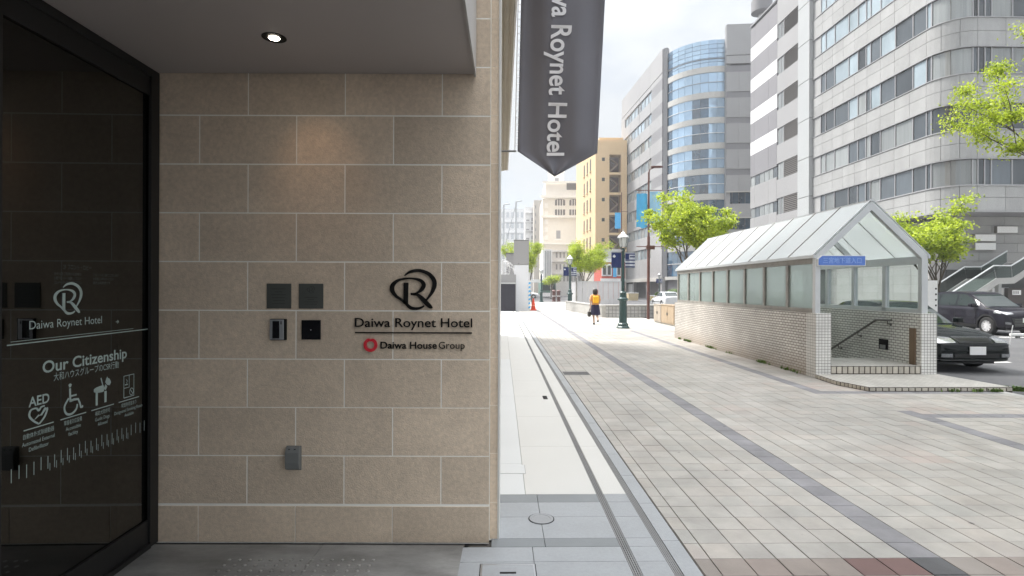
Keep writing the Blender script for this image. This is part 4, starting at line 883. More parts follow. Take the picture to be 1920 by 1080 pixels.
# outdoor stairs with glass balustrade
stv = 34.2
pt = lambda px, py, v=stv: at_v(px, py, v)
M['railglass'] = thin_glass('rail glass', (.45, .52, .50), .05)
stt = thing('outdoor_stairs', 'outdoor stairs with glass balustrade rising to the right under the overhang', 'stairs', (0, 0, 0), AZ)
A_, B_, C_, D_ = pt(1815, 556), pt(1869.6, 521.5), pt(1899.7, 520.5), pt(1950, 488)
rA, rB, rC, rD = pt(1787, 548), pt(1865, 498), pt(1898, 498), pt(1950, 466)
for v_ in (stv, stv + 2.2):
    MB().prism([A_, B_, C_, D_, (D_[0], D_[1] - .38), (C_[0] + .1, C_[1] - .38), (B_[0] + .1, B_[1] - .38), (A_[0] + .35, A_[1] - .30)][::-1], 'y', v_, v_ + .12).build('stringer', M['panel_low'], stt)
    for (p_, q_, r_, s_) in ((A_, B_, rB, rA), (B_, C_, rC, rB), (C_, D_, rD, rC)): MB().prism([(p_[0] + .03, p_[1] + .01), (q_[0] - .03, q_[1] + .01), (r_[0] - .03, r_[1] - .04), (s_[0] + .03, s_[1] - .04)], 'y', v_ + .05, v_ + .062).build('balustrade_pane', M['railglass'], stt)
    MB().tube([(rA[0], v_ + .055, rA[1]), (rB[0], v_ + .055, rB[1]), (rC[0], v_ + .055, rC[1]), (rD[0], v_ + .055, rD[1])], .045, 8).build('handrail', M['steel'], stt, smooth=True)
ns = 11
for k in range(ns):
    t0, t1 = k / ns, (k + 1) / ns; bx('tread', M['panel_low'], stt, A_[0] + (B_[0]-A_[0])*t0, stv + .121, A_[1] + (B_[1]-A_[1])*t0 - .2, A_[0] + (B_[0]-A_[0])*t1 + .05, stv + 2.199, A_[1] + (B_[1]-A_[1])*t0 - .02)
bx('landing', M['panel_low'], stt, B_[0] + .051, stv + .121, B_[1] - .3, C_[0], stv + 2.199, B_[1] - .02)
for k in range(12):
    t0, t1 = k / 12, (k + 1) / 12; bx('tread', M['panel_low'], stt, C_[0] + (D_[0]-C_[0])*t0, stv + .121, C_[1] + (D_[1]-C_[1])*t0 - .2, C_[0] + (D_[0]-C_[0])*t1 + .05, stv + 2.199, C_[1] + (D_[1]-C_[1])*t0 - .02)
bx('post', M['pil'], stt, C_[0] - .1, stv + .9, -.2, C_[0] + .1, stv + 1.2, B_[1] - .31)
u0, z1 = pt(1861, 541, 36.5); u1, z0 = pt(1890, 570, 36.5); o = thing('white_cabinet', 'white wall panel under the stairs beside the dark kiosk', 'panel', S(u0, 36.5), AZ); bx('panel_face', M['white'], o, 0, 0, -.16, u1 - u0, .5, z1); bx('panel_cap', M['steel'], o, -.03, -.03, z1 + .001, u1 - u0 + .03, .53, z1 + .06)
u0, z1 = pt(1891, 540, 36.2); u1 = u0 + 3; o = thing('dark_kiosk', 'dark brown kiosk with white notice under the stairs', 'kiosk', S(u0, 36.2), AZ); bx('kiosk_wall', mat('dark brown', (.06, .05, .045), .6), o, 0, 0, -.16, 3, 1, z1); 
a_, c_ = pt(1898, 544, 36.2); b_, d_ = pt(1914, 553, 36.2); bx('notice', M['white'], o, a_ - u0, -.03, d_, b_ - u0, -.001, c_)
for k in range(3): bx('notice_line', M['grey_plastic'], o, a_ - u0 + .06 + .14*k, -.034, d_ + .07, a_ - u0 + .14 + .14*k, -.0305, c_ - .06)
# ------------------------------------------------------------------ pilaster and north wing of the same block
wg = thing('grey_wing_building', 'grey wing with dark louvres and pale metal pilaster left of the rounded building', 'building', (0, 0, 0), AZ)
WU = FU
bx('core_wall', M['panel_j'], wg, WU + .25, 51.02, -.2, WU + 16, 63.95, 32.5)
zj = [.0, 3.0, 6.7, 10.4, 14.1, 17.8, 21.5, 25.2, 28.9, 32.6, 36]
for a_, b_ in zip(zj[:-1], zj[1:]): bx('pilaster_panel', M['pil'], wg, WU - .35, 51.02, a_ + .03, WU + .24, 53.0, b_ - .03)
bx('pilaster_core', M['panel_j'], wg, WU - .30, 51.06, -.2, WU + .24, 52.96, 36)
bx('downpipe', M['pil'], wg, WU - .12, 53.06, -.2, WU + .1, 53.3, 36)
lt = lambda k: 7.5 + 3.72 * k
v_a, v_b, v_c, v_d = 53.35, 56.4, 57.75, 63.95
zr_ = -.2
for k in range(0, 7):
    z1 = lt(k); z0 = z1 - 1.72
    bx('panel', M['wing'], wg, WU, v_a, zr_ + .01, WU + .24, v_c - .02, z0); 
    o = bx('louvre_backing', M['dark'], wg, WU + .12, v_a + .05, z0 + .002, WU + .24, v_b, z1)
    for j in range(9):
        zz_ = z0 + .06 + j * .19; q = MB().prism([(WU + .02, zz_), (WU + .11, zz_ + .09), (WU + .11, zz_ + .115), (WU + .02, zz_ + .025)], 'y', 0, 0)
        MB().add([(WU+.02, v_a+.05, zz_), (WU+.11, v_a+.05, zz_+.09), (WU+.11, v_a+.05, zz_+.12), (WU+.02, v_a+.05, zz_+.03), (WU+.02, v_b, zz_), (WU+.11, v_b, zz_+.09), (WU+.11, v_b, zz_+.12), (WU+.02, v_b, zz_+.03)],
                 [(0,1,2,3), (4,7,6,5), (0,4,5,1), (1,5,6,2), (2,6,7,3), (3,7,4,0)]).build('slat', M['louvre'], wg)
    bx('window_pane', M['winB'], wg, WU + .10, v_b + .08, z0 + .03, WU + .16, v_c - .12, z1 - .03); bx('window_frame', M['mull'], wg, WU + .05, v_b + .0, z0 + .002, WU + .24, v_b + .079, z1); bx('window_frame', M['mull'], wg, WU + .07, (v_b+v_c)/2 - .03, z0 + .031, WU + .099, (v_b+v_c)/2 + .03, z1 - .031)
    zr_ = z1
bx('panel', M['wing'], wg, WU, v_a, zr_ + .01, WU + .24, v_c - .02, 32.5)
zr_ = -.2
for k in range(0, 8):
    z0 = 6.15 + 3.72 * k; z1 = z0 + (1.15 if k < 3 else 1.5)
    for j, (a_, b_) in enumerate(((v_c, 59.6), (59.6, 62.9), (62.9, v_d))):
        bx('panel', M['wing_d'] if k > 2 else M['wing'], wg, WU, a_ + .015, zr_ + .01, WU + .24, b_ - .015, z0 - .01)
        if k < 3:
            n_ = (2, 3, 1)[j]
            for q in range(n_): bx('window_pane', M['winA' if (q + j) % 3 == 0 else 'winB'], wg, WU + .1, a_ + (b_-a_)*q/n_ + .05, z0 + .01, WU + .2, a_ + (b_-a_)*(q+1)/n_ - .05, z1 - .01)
        elif k < 7: bx('window_pane', mat('painted sun reflection', (.70, .70, .71), .3, var=.04) if j == 0 and k == 3 else bpy.data.materials['painted sun reflection'], wg, WU - .002, a_ + .015, z0, WU + .2, b_ - .015, z1)  # pale stripes: sunlight thrown back by windows opposite, painted as colour
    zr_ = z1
bx('roof_edge', M['offgrey_d'], wg, WU - .06, 53.35, 32.51, WU + 16, 64, 32.7)
tk = UV(P(1437, 8, 62)); o = thing('roof_tank', 'dark round tank on a short stem at the roof corner of the grey wing', 'roof tank', S(tk.x + .3, 63.2, 32.7), AZ)
MB().lathe([(.35, .0), (.35, 1.2), (.3, 1.21)], 16).build('stem', M['pil'], o, smooth=True); MB().lathe([(.7, 1.0), (1.15, 1.25), (1.15, 2.6), (1.0, 2.7), (.001, 2.75)], 24).build('tank', M['offgrey_d'], o, smooth=True)
# ================================================================== office block with the blue curved glass
ob = thing('blue_glass_office_block', 'grey office block with a curved blue glass front beyond the shelter', 'building', (0, 0, 0), 0)
Z0 = -.2; HT1 = 39.8; HT2 = 38.1; HJ = 35.3
pA, pB, pC = P(1243.5, 540, 85.0), P(1251, 540, 84.6), P(1358, 540, 79.6)
pL = P(1167, 540, 108.5)
def seg(a, b, z0, z1, inn, out):
    """upright slab along a-b (plan), outward offset towards the camera side"""
    a, b = Vector((a[0], a[1])), Vector((b[0], b[1])); d = (b - a).normalized(); nn = Vector((d.y, -d.x)); 
    if nn.y > 0 and abs(nn.y) > .2 or (abs(nn.y) <= .2 and nn.x > 0): nn = -nn
    q = [a + nn*out, b + nn*out, b - nn*inn, a - nn*inn]
    return MB().prism([(p.x, p.y) for p in q], 'z', z0, z1)
def lerp2(a, b, t): return (a[0] + (b[0]-a[0])*t, a[1] + (b[1]-a[1])*t)
floors = [3.4 + 3.73 * k for k in range(0, 9)]        # underside of each window strip
# left face
seg(pL, pA, 3.2, HJ - .06, .6, 0).build('core_wall', M['offgrey_d'], ob)
tA, tB = .10, .78
zc = 3.3
lw = [(6.6 + 3.73 * k, 6.6 + 3.73 * k + 1.75) for k in range(8)]
prev = 3.3
for (z0, z1) in lw:
    for i in range(4): seg(lerp2(pL, pA, i/4 + .002), lerp2(pL, pA, (i+1)/4 - .002), prev, z0, -.02, .25).build('panel', M['offgrey'], ob)
    seg(lerp2(pL, pA, 0), lerp2(pL, pA, tA), z0, z1, -.02, .25).build('panel', M['offgrey'], ob); seg(lerp2(pL, pA, tB), pA, z0, z1, -.02, .25).build('panel', M['offgrey_d'] if z0 > 8 else M['offgrey'], ob)
    for i in range(8):
        t0, t1 = tA + (tB-tA)*i/8, tA + (tB-tA)*(i+1)/8
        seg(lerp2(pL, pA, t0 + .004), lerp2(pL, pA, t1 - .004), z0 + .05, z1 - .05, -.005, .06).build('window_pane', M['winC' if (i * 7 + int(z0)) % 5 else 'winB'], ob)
    for i in range(9):
        t0 = tA + (tB-tA)*i/8; seg(lerp2(pL, pA, t0 - .0035), lerp2(pL, pA, t0 + .0035), z0, z1, -.005, .14).build('window_frame', M['mull'], ob)
    prev = z1
for i in range(4):
    seg(lerp2(pL, pA, i/4 + .002), lerp2(pL, pA, (i+1)/4 - .002), prev, HJ - .06, -.02, .25).build('panel', M['offgrey'], ob)
    seg(lerp2(pL, pA, i/4 + .001), lerp2(pL, pA, (i+1)/4 - .001), HJ + .08, HT1 - .8, .5, .25).build('panel', M['offgrey'], ob)
seg(pL, pA, HJ - .055, HJ + .075, .4, .12).build('joint_band', M['panel_j'], ob)
seg(pA, pB, 3.2, HT1 - .8, .5, .2).build('corner_strip', M['offgrey_d'], ob)
seg(pL, pA, 2.7, 3.29, .5, .5).build('shop_beam', M['band'], ob); seg(pL, pA, Z0, 2.69, 1.2, -.9).build('shop_front', M['dark'], ob)
for t in (.0, .33, .66, .97): seg(lerp2(pL, pA, t), lerp2(pL, pA, t + .03), Z0, 2.69, .3, .2).build('column', M['offgrey'], ob)
seg(lerp2(pL, pA, .12), lerp2(pL, pA, .28), Z0, 2.4, .1, -.4).build('shutter', M['white'], ob)
# curved glass: arc between pB and pC bulging to the camera
ch = (Vector(pC) - Vector(pB)).to_2d(); cl_ = ch.length; sag = 1.5; Rr = (cl_**2/4 + sag**2) / (2*sag); mid_ = (Vector(pB).to_2d() + Vector(pC).to_2d()) / 2
nn = Vector((ch.y, -ch.x)).normalized(); nn = nn if nn.y < 0 else -nn; cen = mid_ - nn * (Rr - sag); half = math.asin(cl_ / 2 / Rr); base = math.atan2(nn.y, nn.x)
def arc(t, off=0):
    a = base + (-half + 2*half*t); q = cen + Vector((math.cos(a), math.sin(a))) * (Rr + off); return q
if (arc(0) - Vector(pB).to_2d()).length > 1: _arc = arc; arc = lambda t, off=0: _arc(1 - t, off)
def aband(t0, t1, z0, z1, o0, o1, n=1):
    pts = [arc(t0 + (t1-t0)*k/n, o1) for k in range(n+1)] + [arc(t1 + (t0-t1)*k/n, o0) for k in range(n+1)]
    return MB().prism([(p.x, p.y) for p in pts], 'z', z0, z1)
aband(0, 1, Z0, HT2 - .1, -.5, -.12, 14).build('core_wall', M['offgrey_d'], ob)
NCOL = 8; bands = [7.6 + 3.73 * k - .4 for k in range(8)]
prevz = 3.4
def dark(c, lvl):      # panes coloured dark as a painted reflection of buildings opposite
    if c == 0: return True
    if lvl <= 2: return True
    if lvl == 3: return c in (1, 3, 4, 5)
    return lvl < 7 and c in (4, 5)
for lvl, zb_ in enumerate(bands):
    aband(0, 1, zb_, zb_ + .85, -.1, .1, 12).build('spandrel_band', M['band'], ob)
    hh = (zb_ - prevz); nr = 2
    for r in range(nr):
        z0, z1 = prevz + hh * r / nr, prevz + hh * (r + 1) / nr
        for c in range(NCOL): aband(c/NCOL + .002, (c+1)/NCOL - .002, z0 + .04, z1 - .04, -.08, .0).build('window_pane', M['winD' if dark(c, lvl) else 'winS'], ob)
        aband(0, 1, z1 - .035, z1 + .035, -.085, .06, 12).build('transom', M['white'] if lvl < 7 else M['mull'], ob)
    prevz = zb_ + .85
for r in range(6):
    z0, z1 = prevz + (HT2 - prevz) * r / 6, prevz + (HT2 - prevz) * (r + 1) / 6
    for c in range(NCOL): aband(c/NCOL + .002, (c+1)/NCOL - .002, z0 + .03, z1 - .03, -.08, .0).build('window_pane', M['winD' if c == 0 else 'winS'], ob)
aband(0, 1, HJ - .06, HJ + .06, -.08, .05, 12).build('joint_band', M['panel_j'], ob)
aband(0, 1, 2.9, 3.38, -.1, .4, 12).build('shop_beam', M['band'], ob)
# front wall to the right of the glass
pD, pE = P(1360, 540, 78.9), P(1470, 540, 78.2)
seg(pD, pE, Z0, HJ - .06, .8, -.1).build('core_wall', M['offgrey_d'], ob)
tw_ = (1407 - 1360) / 110
prev = 4.4
for k in range(8):
    z0 = 6.8 + 3.73 * k; z1 = z0 + .9
    if k in (0, 1, 2):
        seg(pD, pE, prev, z0 - .4, -.1, .25).build('panel', M['offgrey'], ob)
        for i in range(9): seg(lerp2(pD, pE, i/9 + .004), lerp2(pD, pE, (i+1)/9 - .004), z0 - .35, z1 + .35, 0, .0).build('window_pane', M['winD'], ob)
        seg(pD, pE, z1 + .36, z1 + .5, -.1, .35).build('ledge', M['band'], ob); prev = z1 + .5; continue
    for i in range(2): seg(lerp2(pD, pE, tw_*i/2 + .001), lerp2(pD, pE, tw_*(i+1)/2 - .001), prev, z0, -.1, .25).build('panel', M['offgrey'], ob)
    seg(pD, lerp2(pD, pE, tw_), z0, z1, -.1, .18).build('dark_band', M['offgrey_d'], ob)
    seg(lerp2(pD, pE, tw_ + .13), pE, prev, z1, -.1, .25).build('panel', M['offgrey'], ob)
    seg(lerp2(pD, pE, tw_ + .001), lerp2(pD, pE, tw_ + .129), prev, z0 - .9, -.1, .25).build('panel', M['offgrey'], ob)
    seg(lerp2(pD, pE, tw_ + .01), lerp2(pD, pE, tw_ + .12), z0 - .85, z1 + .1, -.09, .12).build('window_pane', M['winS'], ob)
    seg(lerp2(pD, pE, tw_ + .0), lerp2(pD, pE, tw_ + .13), z1 + .12, z1 + .3, -.09, .4).build('window_sill', M['white'], ob)
    prev = z1
seg(pD, pE, prev + .32, HJ - .06, -.1, .25).build('panel', M['offgrey'], ob)
for i in range(2): seg(lerp2(pD, pE, i/2 + .001), lerp2(pD, pE, (i+1)/2 - .001), HJ + .06, HT1, .6, .25).build('panel', M['offgrey'], ob)
seg(pD, pE, HJ - .055, HJ + .055, .6, .15).build('joint_band', M['panel_j'], ob)
seg((pC[0], pC[1]), (pD[0], pD[1]), Z0, HT1, .6, .05).build('corner_strip', M['offgrey'], ob)
MB().prism([(pA[0]+.6, pA[1]+.8), (pC[0], pC[1]+1.5), (pE[0], pE[1]+1.5), (pE[0], 115), (pL[0]+1, 115)], 'z', Z0, 37.8).build('mass', M['offgrey'], ob)
# ================================================================== ochre building with outside stairs
M['stairbrown'] = mat('brown stair', (.24, .17, .12), .8, var=.1)
yb = thing('ochre_building', 'ochre building with narrow windows and open brown stair bays', 'building', (0, 0, 0))
yv = 104.0
def X(px, v=yv): return (px - 960) / F * v
def Hh(py, v=yv): return CH + (540 - py) * v / F
x0, x1, xs = X(1116), X(1175), X(1140.5)
xl = X(1087, 118)
MB().prism([(x0, yv), (X(1140), yv), (X(1140), yv + 3), (x1, yv + 3), (x1, 125), (xl, 125), (xl, 118)], 'z', 7.9, Hh(262)).build('wall', M['yellow'], yb)
bx('parapet', M['yellow'], yb, X(1128), yv + 3.5, Hh(262) + .01, x1, 118, Hh(248))
MB().tube([(X(1131), yv + 5, Hh(262)), (X(1131), yv + 5, Hh(243))], .12, 6).build('mast', M['mull'], yb)
bay_t = [Hh(320 + q / 3.178) for q in (-112, 0, 112, 236, 357)]     # tops of the stair bays
fh = 3.85
tops = [Hh(289) - fh * k for k in range(5)]
bx('stair_wall', M['yellow'], yb, xs - .05, yv + .01, 7.9, xs + .15, yv + 3, Hh(262))
bx('stair_wall', M['yellow'], yb, X(1164), yv, 7.9, x1, yv + 2.99, Hh(262))
bx('stair_back', M['brownslab'], yb, xs + .16, yv + 2.7, 7.9, X(1164) - .01, yv + 2.98, tops[0])
bx('stair_beam', M['yellow'], yb, xs + .151, yv, tops[0], X(1164) - .001, yv + 2.69, Hh(262))
for k, t in enumerate(tops):
    bx('stair_slab', M['yellow'], yb, xs + .151, yv, t - fh, X(1164) - .001, yv + 2.69, t - fh + .45)
    a, b_ = xs + .2, X(1164) - .1; z = t - fh + .46
    MB().prism([(a, z), (a, z + .35), (b_ - .4, z + fh * .48), (b_ - .4, z + fh * .40)], 'y', yv + .5, yv + 1.3).build('stair_flight', M['stairbrown'], yb)
    MB().prism([(b_ - .4, z + fh * .45), (b_ - .4, z + fh * .53), (a, z + fh * .9), (a, z + fh * .8)], 'y', yv + 1.4, yv + 2.2).build('stair_flight', M['stairbrown'], yb)
    for px in (1130.5,): bx('window', M['dark'], yb, X(px) - .28, yv - .04, t - 1.25, X(px) + .28, yv - .003, t - .6)
# windows of the receding left face
A2, B2 = Vector((x0, yv)), Vector((xl, 118)); dd = (B2 - A2).normalized(); nl = Vector((dd.y, -dd.x)); nl = nl if nl.x < 0 else -nl
for k in range(6):
    t = tops[0] + .55 - fh * k
    if t - 2.6 < 7.5: continue
    for f in (.30, .50, .70):
        c = A2 + (B2 - A2) * f; a = c - dd * .42; b_ = c + dd * .42
        for nm, w, o_, z0, z1, mm in (('window', 1, .05, t - 2.9, t - .5, 'dark'),):
            q = [a + nl*.005, b_ + nl*.005, b_ + nl*o_, a + nl*o_]; MB().prism([(p.x, p.y) for p in q], 'z', z0, z1).build(nm, M[mm], yb)
        q = [a - dd*.1 + nl*.006, b_ + dd*.1 + nl*.006, b_ + dd*.1 + nl*.25, a - dd*.1 + nl*.25]; MB().prism([(p.x, p.y) for p in q], 'z', t - 3.05, t - 2.91).build('window_sill', M['yellow'], yb)
MB().prism([(x0 - .6, yv - .6), (x1, yv - .6), (x1, 118), (xl - .6, 118)], 'z', 7.4, 7.89).build('lower_roof', M['brownslab'], yb)
MB().prism([(x0, yv + .2), (x1, yv + .2), (x1, 118), (xl, 118)], 'z', -.2, 7.39).build('lower_wall', M['tanwall'], yb)
# small brick front with arched windows before it
vb = 86.0; bb = thing('red_brick_building', 'low red brick building with white arched windows and a blue banner', 'building', (X(1125, vb), vb, 0)); ox = X(1125, vb)
q = lambda px: X(px, vb) - ox
bx('wall', M['redbrick'], bb, q(1128), 0, -.2, q(1172), 8, Hh(491, vb)); bx('roof_band', M['whitewall'], bb, q(1125), -.15, Hh(491, vb), q(1174), 8, Hh(484, vb)); bx('base_band', M['whitewall'], bb, q(1126), -.2, Hh(527, vb), q(1172), -.005, Hh(521.5, vb))
for px in (1133, 1142, 1160):
    w = .42; zb_, zt_ = Hh(517, vb), Hh(499, vb)
    ar = [(q(px) - w, zb_), (q(px) + w, zb_), (q(px) + w, zt_)] + [(q(px) + w * math.cos(a * PI / 8), zt_ + w * math.sin(a * PI / 8)) for a in range(1, 8)] + [(q(px) - w, zt_)]
    f_ = MB().prism(ar, 'y', -.12, -.005).build('window_frame', M['whitewall'], bb)
    bx('window_pane', M['dark'], bb, q(px) - w*.55, -.16, zb_ + .2, q(px) + w*.55, -.125, zt_ + .15)
bx('blue_banner', M['skyblue'], bb, q(1148), -.6, Hh(519, vb), q(1154.5), -.55, Hh(497, vb))
gb = bx('grey_annex', M['offgrey'], None, X(1120, 92), 92, -.2, X(1168, 92), 97, Hh(466, 92)); tag(gb, 'plain light grey annex between the ochre building and the red brick front', 'building')
# ================================================================== cream ornate building and the pale ones beside it
cv = 132.0; XC = lambda px: X(px, cv); HC = lambda py: Hh(py, cv)
cb = thing('cream_ornate_building', 'cream ornate building with arched loggias and a small roof tower', 'building', (XC(1050), cv, 0)); ox = XC(1050)
k_ = lambda px: XC(px) - ox
bx('wall', M['creamwall'], cb, k_(1017), 0, -.2, k_(1092), 14, HC(372)); bx('upper_wall', M['creamtrim'], cb, k_(1022), .4, HC(372), k_(1092), 13, HC(340)); 
for (a, b_, c, d) in ((1017, 1092, 366, 371), (1016, 1092, 404, 408), (1020, 1092, 340, 343), (1017, 1092, 455, 458)): bx('cornice', M['creamtrim'], cb, k_(a) - .4, -.5, HC(d), k_(b_), -.003, HC(c))
MB().lathe([(2.0, 0), (2.0, 3.2), (2.2, 3.3), (2.1, 3.7), (1.6, 4.8), (.8, 5.5), (.01, 5.8)], 16, (k_(1045), 5, HC(340))).build('roof_tower', M['creamtrim'], cb, smooth=True)
bx('tower_window', M['offgrey'], cb, k_(1045) - .5, 2.9, HC(336), k_(1045) + .5, 3.02, HC(329))
for j in range(6): bx('quoin', M['creamtrim'], cb, k_(1020.5), -.16, HC(450 - j*15), k_(1027), -.002, HC(441 - j*15))
def arch_pts(c, w, zb_, zt_): return [(c - w, zb_), (c + w, zb_), (c + w, zt_)] + [(c + w*math.cos(a*PI/8), zt_ + w*.35*math.sin(a*PI/8)) for a in range(1, 8)] + [(c - w, zt_)]
for c in (1049.5, 1076.5):
    w = XC(1059) - XC(1049.5)
    MB().prism(arch_pts(k_(c), w, HC(385), HC(376)), 'y', -.06, -.004).build('loggia_opening', M['louvre'], cb); bx('loggia_opening', M['louvre'], cb, k_(c) - w, -.06, HC(403), k_(c) + w, -.004, HC(392.5))
    for f in (-.5, 0, .5): bx('loggia_mullion', M['creamtrim'], cb, k_(c) + w*f - .08, -.15, HC(403), k_(c) + w*f + .08, -.062, HC(374))
bx('roof_opening', M['louvre'], cb, k_(1062), .3, HC(355), k_(1090), .38, HC(342.5))
for c, t, b_ in ((1046.5, 432, 447),): bx('window', M['offgrey'], cb, k_(c) - .5, -.06, HC(b_), k_(c) + .5, -.004, HC(t)); bx('window_frame', M['creamtrim'], cb, k_(c) - .9, -.1, HC(b_ + 3), k_(c) + .9, -.0605, HC(b_ + .5))
def simple(name, lab, m, px0, px1, v, top, depth, wins=(), wm='winB', trims=()):
    b = thing(name, lab, 'building', (X(px0, v), v, 0)); o_ = X(px0, v)
    bx('wall', M[m], b, 0, 0, -.2, X(px1, v) - o_, depth, Hh(top, v))
    for (a, c, t, bt) in wins: bx('window', M[wm], b, X(a, v) - o_, -.08, Hh(bt, v), X(c, v) - o_, -.004, Hh(t, v))
    for (a, c, t, bt) in trims: bx('ledge', M['whitewall'], b, X(a, v) - o_, -.35, Hh(bt, v), X(c, v) - o_, -.004, Hh(t, v))
    return b
M['hazewin'] = mat('pale window', (.5, .52, .54), .4)
simple('white_low_building', 'long low white building with small paired windows behind the street trees', 'whitewall', 1022, 1090, 118, 470, 10,
       [(1042 + 7*i, 1045 + 7*i, 473 + 22*j, 483 + 22*j) for i in range(7) for j in range(3)] , 'offgrey', [(1021, 1090, 469, 472), (1021, 1090, 489, 491), (1021, 1090, 512, 514)])
simple('striped_low_building', 'white building with tall dark vertical slots left of the low white building', 'whitewall', 1018, 1035, 112, 467, 6, [(1022.5 + 4*i, 1024 + 4*i, 470, 520) for i in range(3)], 'offgrey_d')
simple('tan_slab_building', 'narrow tan grey slab building left of the cream ornate one', 'tanwall', 1001, 1017.5, 150, 375, 14, [(1003, 1004.5, 385 + 14*j, 391 + 14*j) for j in range(8)], 'offgrey_d')
simple('pale_building', 'pale white building with slanting roof edges left of the tan slab', 'whitewall', 984, 1001, 160, 388, 12, [(996, 999, 408 + 17*j, 419 + 17*j) for j in range(5)] + [(986, 992, 412 + 17*j, 416 + 17*j) for j in range(5)], 'offgrey', [(984, 1001, 398 + 17*j, 399.5 + 17*j) for j in range(6)])
simple('hazy_white_tower', 'far hazy white tower seen just beside the hotel corner', 'whitewall', 936, 984, 230, 392, 20, [(940 + 9*i, 945 + 9*i, 398 + 20*j, 408 + 20*j) for i in range(5) for j in range(6)], 'hazewin', [(936, 984, 415 + 20*j, 416.5 + 20*j) for j in range(6)])
# far mass closing the street
fb = thing('far_building', 'low pale building closing the end of the street', 'building', (X(1000, 260), 260, 0)); bx('wall', M['whitewall'], fb, -6, 0, -.2, 60, 12, 12); 
for i in range(12):
    for j in range(3): bx('window', M['winA'], fb, -4 + i*5, -.1, 2 + j*3.4, -1.5 + i*5, -.01, 3.8 + j*3.4)
for (x, h) in ((944, 384), (967, 378)):
    o = thing('crane_mast', 'thin white construction mast ' + ('near the hotel corner' if x < 950 else 'with a jib above the pale building'), 'crane', (X(x, 180), 180, 0)); MB().tube([(0, 0, 0), (0, 0, Hh(h, 180))], .3, 6).build('mast', M['pil'], o)
    MB().tube([(0, 0, Hh(h, 180)), (2, 0, Hh(h, 180) + .3)], .2, 6).build('jib', M['pil'], o); 
    if x > 950: MB().tube([(0, 0, Hh(h + 5, 180)), (-4.5, 0, Hh(480, 180))], .16, 6).build('stay', M['pil'], o)
# buildings across the street behind the camera side, for what the glass mirrors: the hotel's own row continues
# ================================================================== street furniture
def at_ground(px, py, z=0): p = G(px, py, z); return p
# ---- old style green lamps
def make_lamp():
    o = thing('street_lamp', 'dark green old style street lamp nearest the shelter, navy and striped flags', 'street lamp', (0, 0, 0), AZ, 'green street lamps along the pavement')
    MB().lathe([(.26, 0), (.26, .05), (.21, .09), (.21, .17), (.165, .22)], 8, rot=PI/8).build('base', M['green_iron'], o)
    MB().lathe([(.160, .22), (.145, 1.05), (.17, 1.09), (.22, 1.12), (.22, 1.16), (.15, 1.20), (.13, 1.24), (.125, 1.38), (.14, 1.40), (.09, 1.46)], 12).build('pedestal', M['green_iron'], o, smooth=True)
    MB().lathe([(.072, 1.46), (.058, 3.02), (.085, 3.05), (.05, 3.10), (.05, 3.16)], 12).build('pole', M['green_iron'], o, smooth=True)
    mb = MB()
    for a in range(4):
        c, s = math.cos(a*PI/2 + PI/4), math.sin(a*PI/2 + PI/4); mb.tube([(0, 0, 3.08), (c*.12, s*.12, 3.12), (c*.13, s*.13, 3.22)], .012, 5)
    mb.build('cradle', M['green_iron'], o, smooth=True)
    MB().lathe([(.13, 3.20), (.20, 3.55), (.001, 3.551)], 6).build('lamp_glass', M['lampglass'], o)
    mb = MB()
    for a in range(6):
        c, s = math.cos(a*PI/3), math.sin(a*PI/3); mb.tube([(c*.133, s*.133, 3.19), (c*.205, s*.205, 3.56)], .009, 4)
    mb.build('lantern_frame', M['green_iron'], o)
    MB().lathe([(.235, 3.555), (.24, 3.58), (.13, 3.69), (.10, 3.71), (.06, 3.78), (.025, 3.80), (.03, 3.83), (.001, 3.90)], 12).build('lamp_cap', M['steel'], o, smooth=True)
    for s in (-1, 1):
        MB().tube([(s*.06, 0, 3.0), (s*.47, 0, 3.0)], .010, 6).tube([(s*.06, 0, 2.38), (s*.47, 0, 2.38)], .008, 6).build('flag_arm', M['green_iron'], o)
    mb = MB(); n = 6
    def flag(x0, x1, name, m, z0=2.39, z1=2.98, off=0, th=.006):
        mb = MB(); vs = []; fs = []; n = 6
        for i in range(n + 1):
            x = x0 + (x1 - x0) * i / n; y = .02 * math.sin(i * 1.3) + off
            for yy in (y - th/2, y + th/2):
                for z in (z0, z1): vs.append((x, yy, z))
        for i in range(n): a = 4*i; b = a + 4; fs += [(a, b, b+1, a+1), (a+2, a+3, b+3, b+2), (a, a+2, b+2, b), (a+1, b+1, b+3, a+3)]
        fs += [(0, 1, 3, 2), (4*n, 4*n+2, 4*n+3, 4*n+1)]
        return mb.add(vs, fs).build(name, m, o)
    flag(-.08, -.46, 'flag', M['navy']); f = flag(.08, .46, 'flag', M['whitecloth'])
    for z in (2.40, 2.53, 2.66, 2.90): q = MB().box(.085, -.035, z, .455, .035, z + .045); q.build('flag_stripe', M['navy'], o)
    MB().box(.085, -.036, 2.72, .225, .036, 2.90).box(.262, -.036, 2.79, .455, .036, 2.84).build('flag_stripe', M['navy'], o)
    MB().lathe([(.05, -.035), (.05, -.030), (.03, -.030), (.03, -.035)], 14, (-.36, 0, 2.83), 'y').build('flag_emblem', M['whitecloth'], o)
    MB().box(-.37, -.037, 2.77, -.35, -.034, 2.90).box(-.42, -.037, 2.82, -.30, -.034, 2.84).build('flag_emblem', M['whitecloth'], o)
    return o
lamp = make_lamp(); p = at_ground(1168, 615.5); lamp.location = p
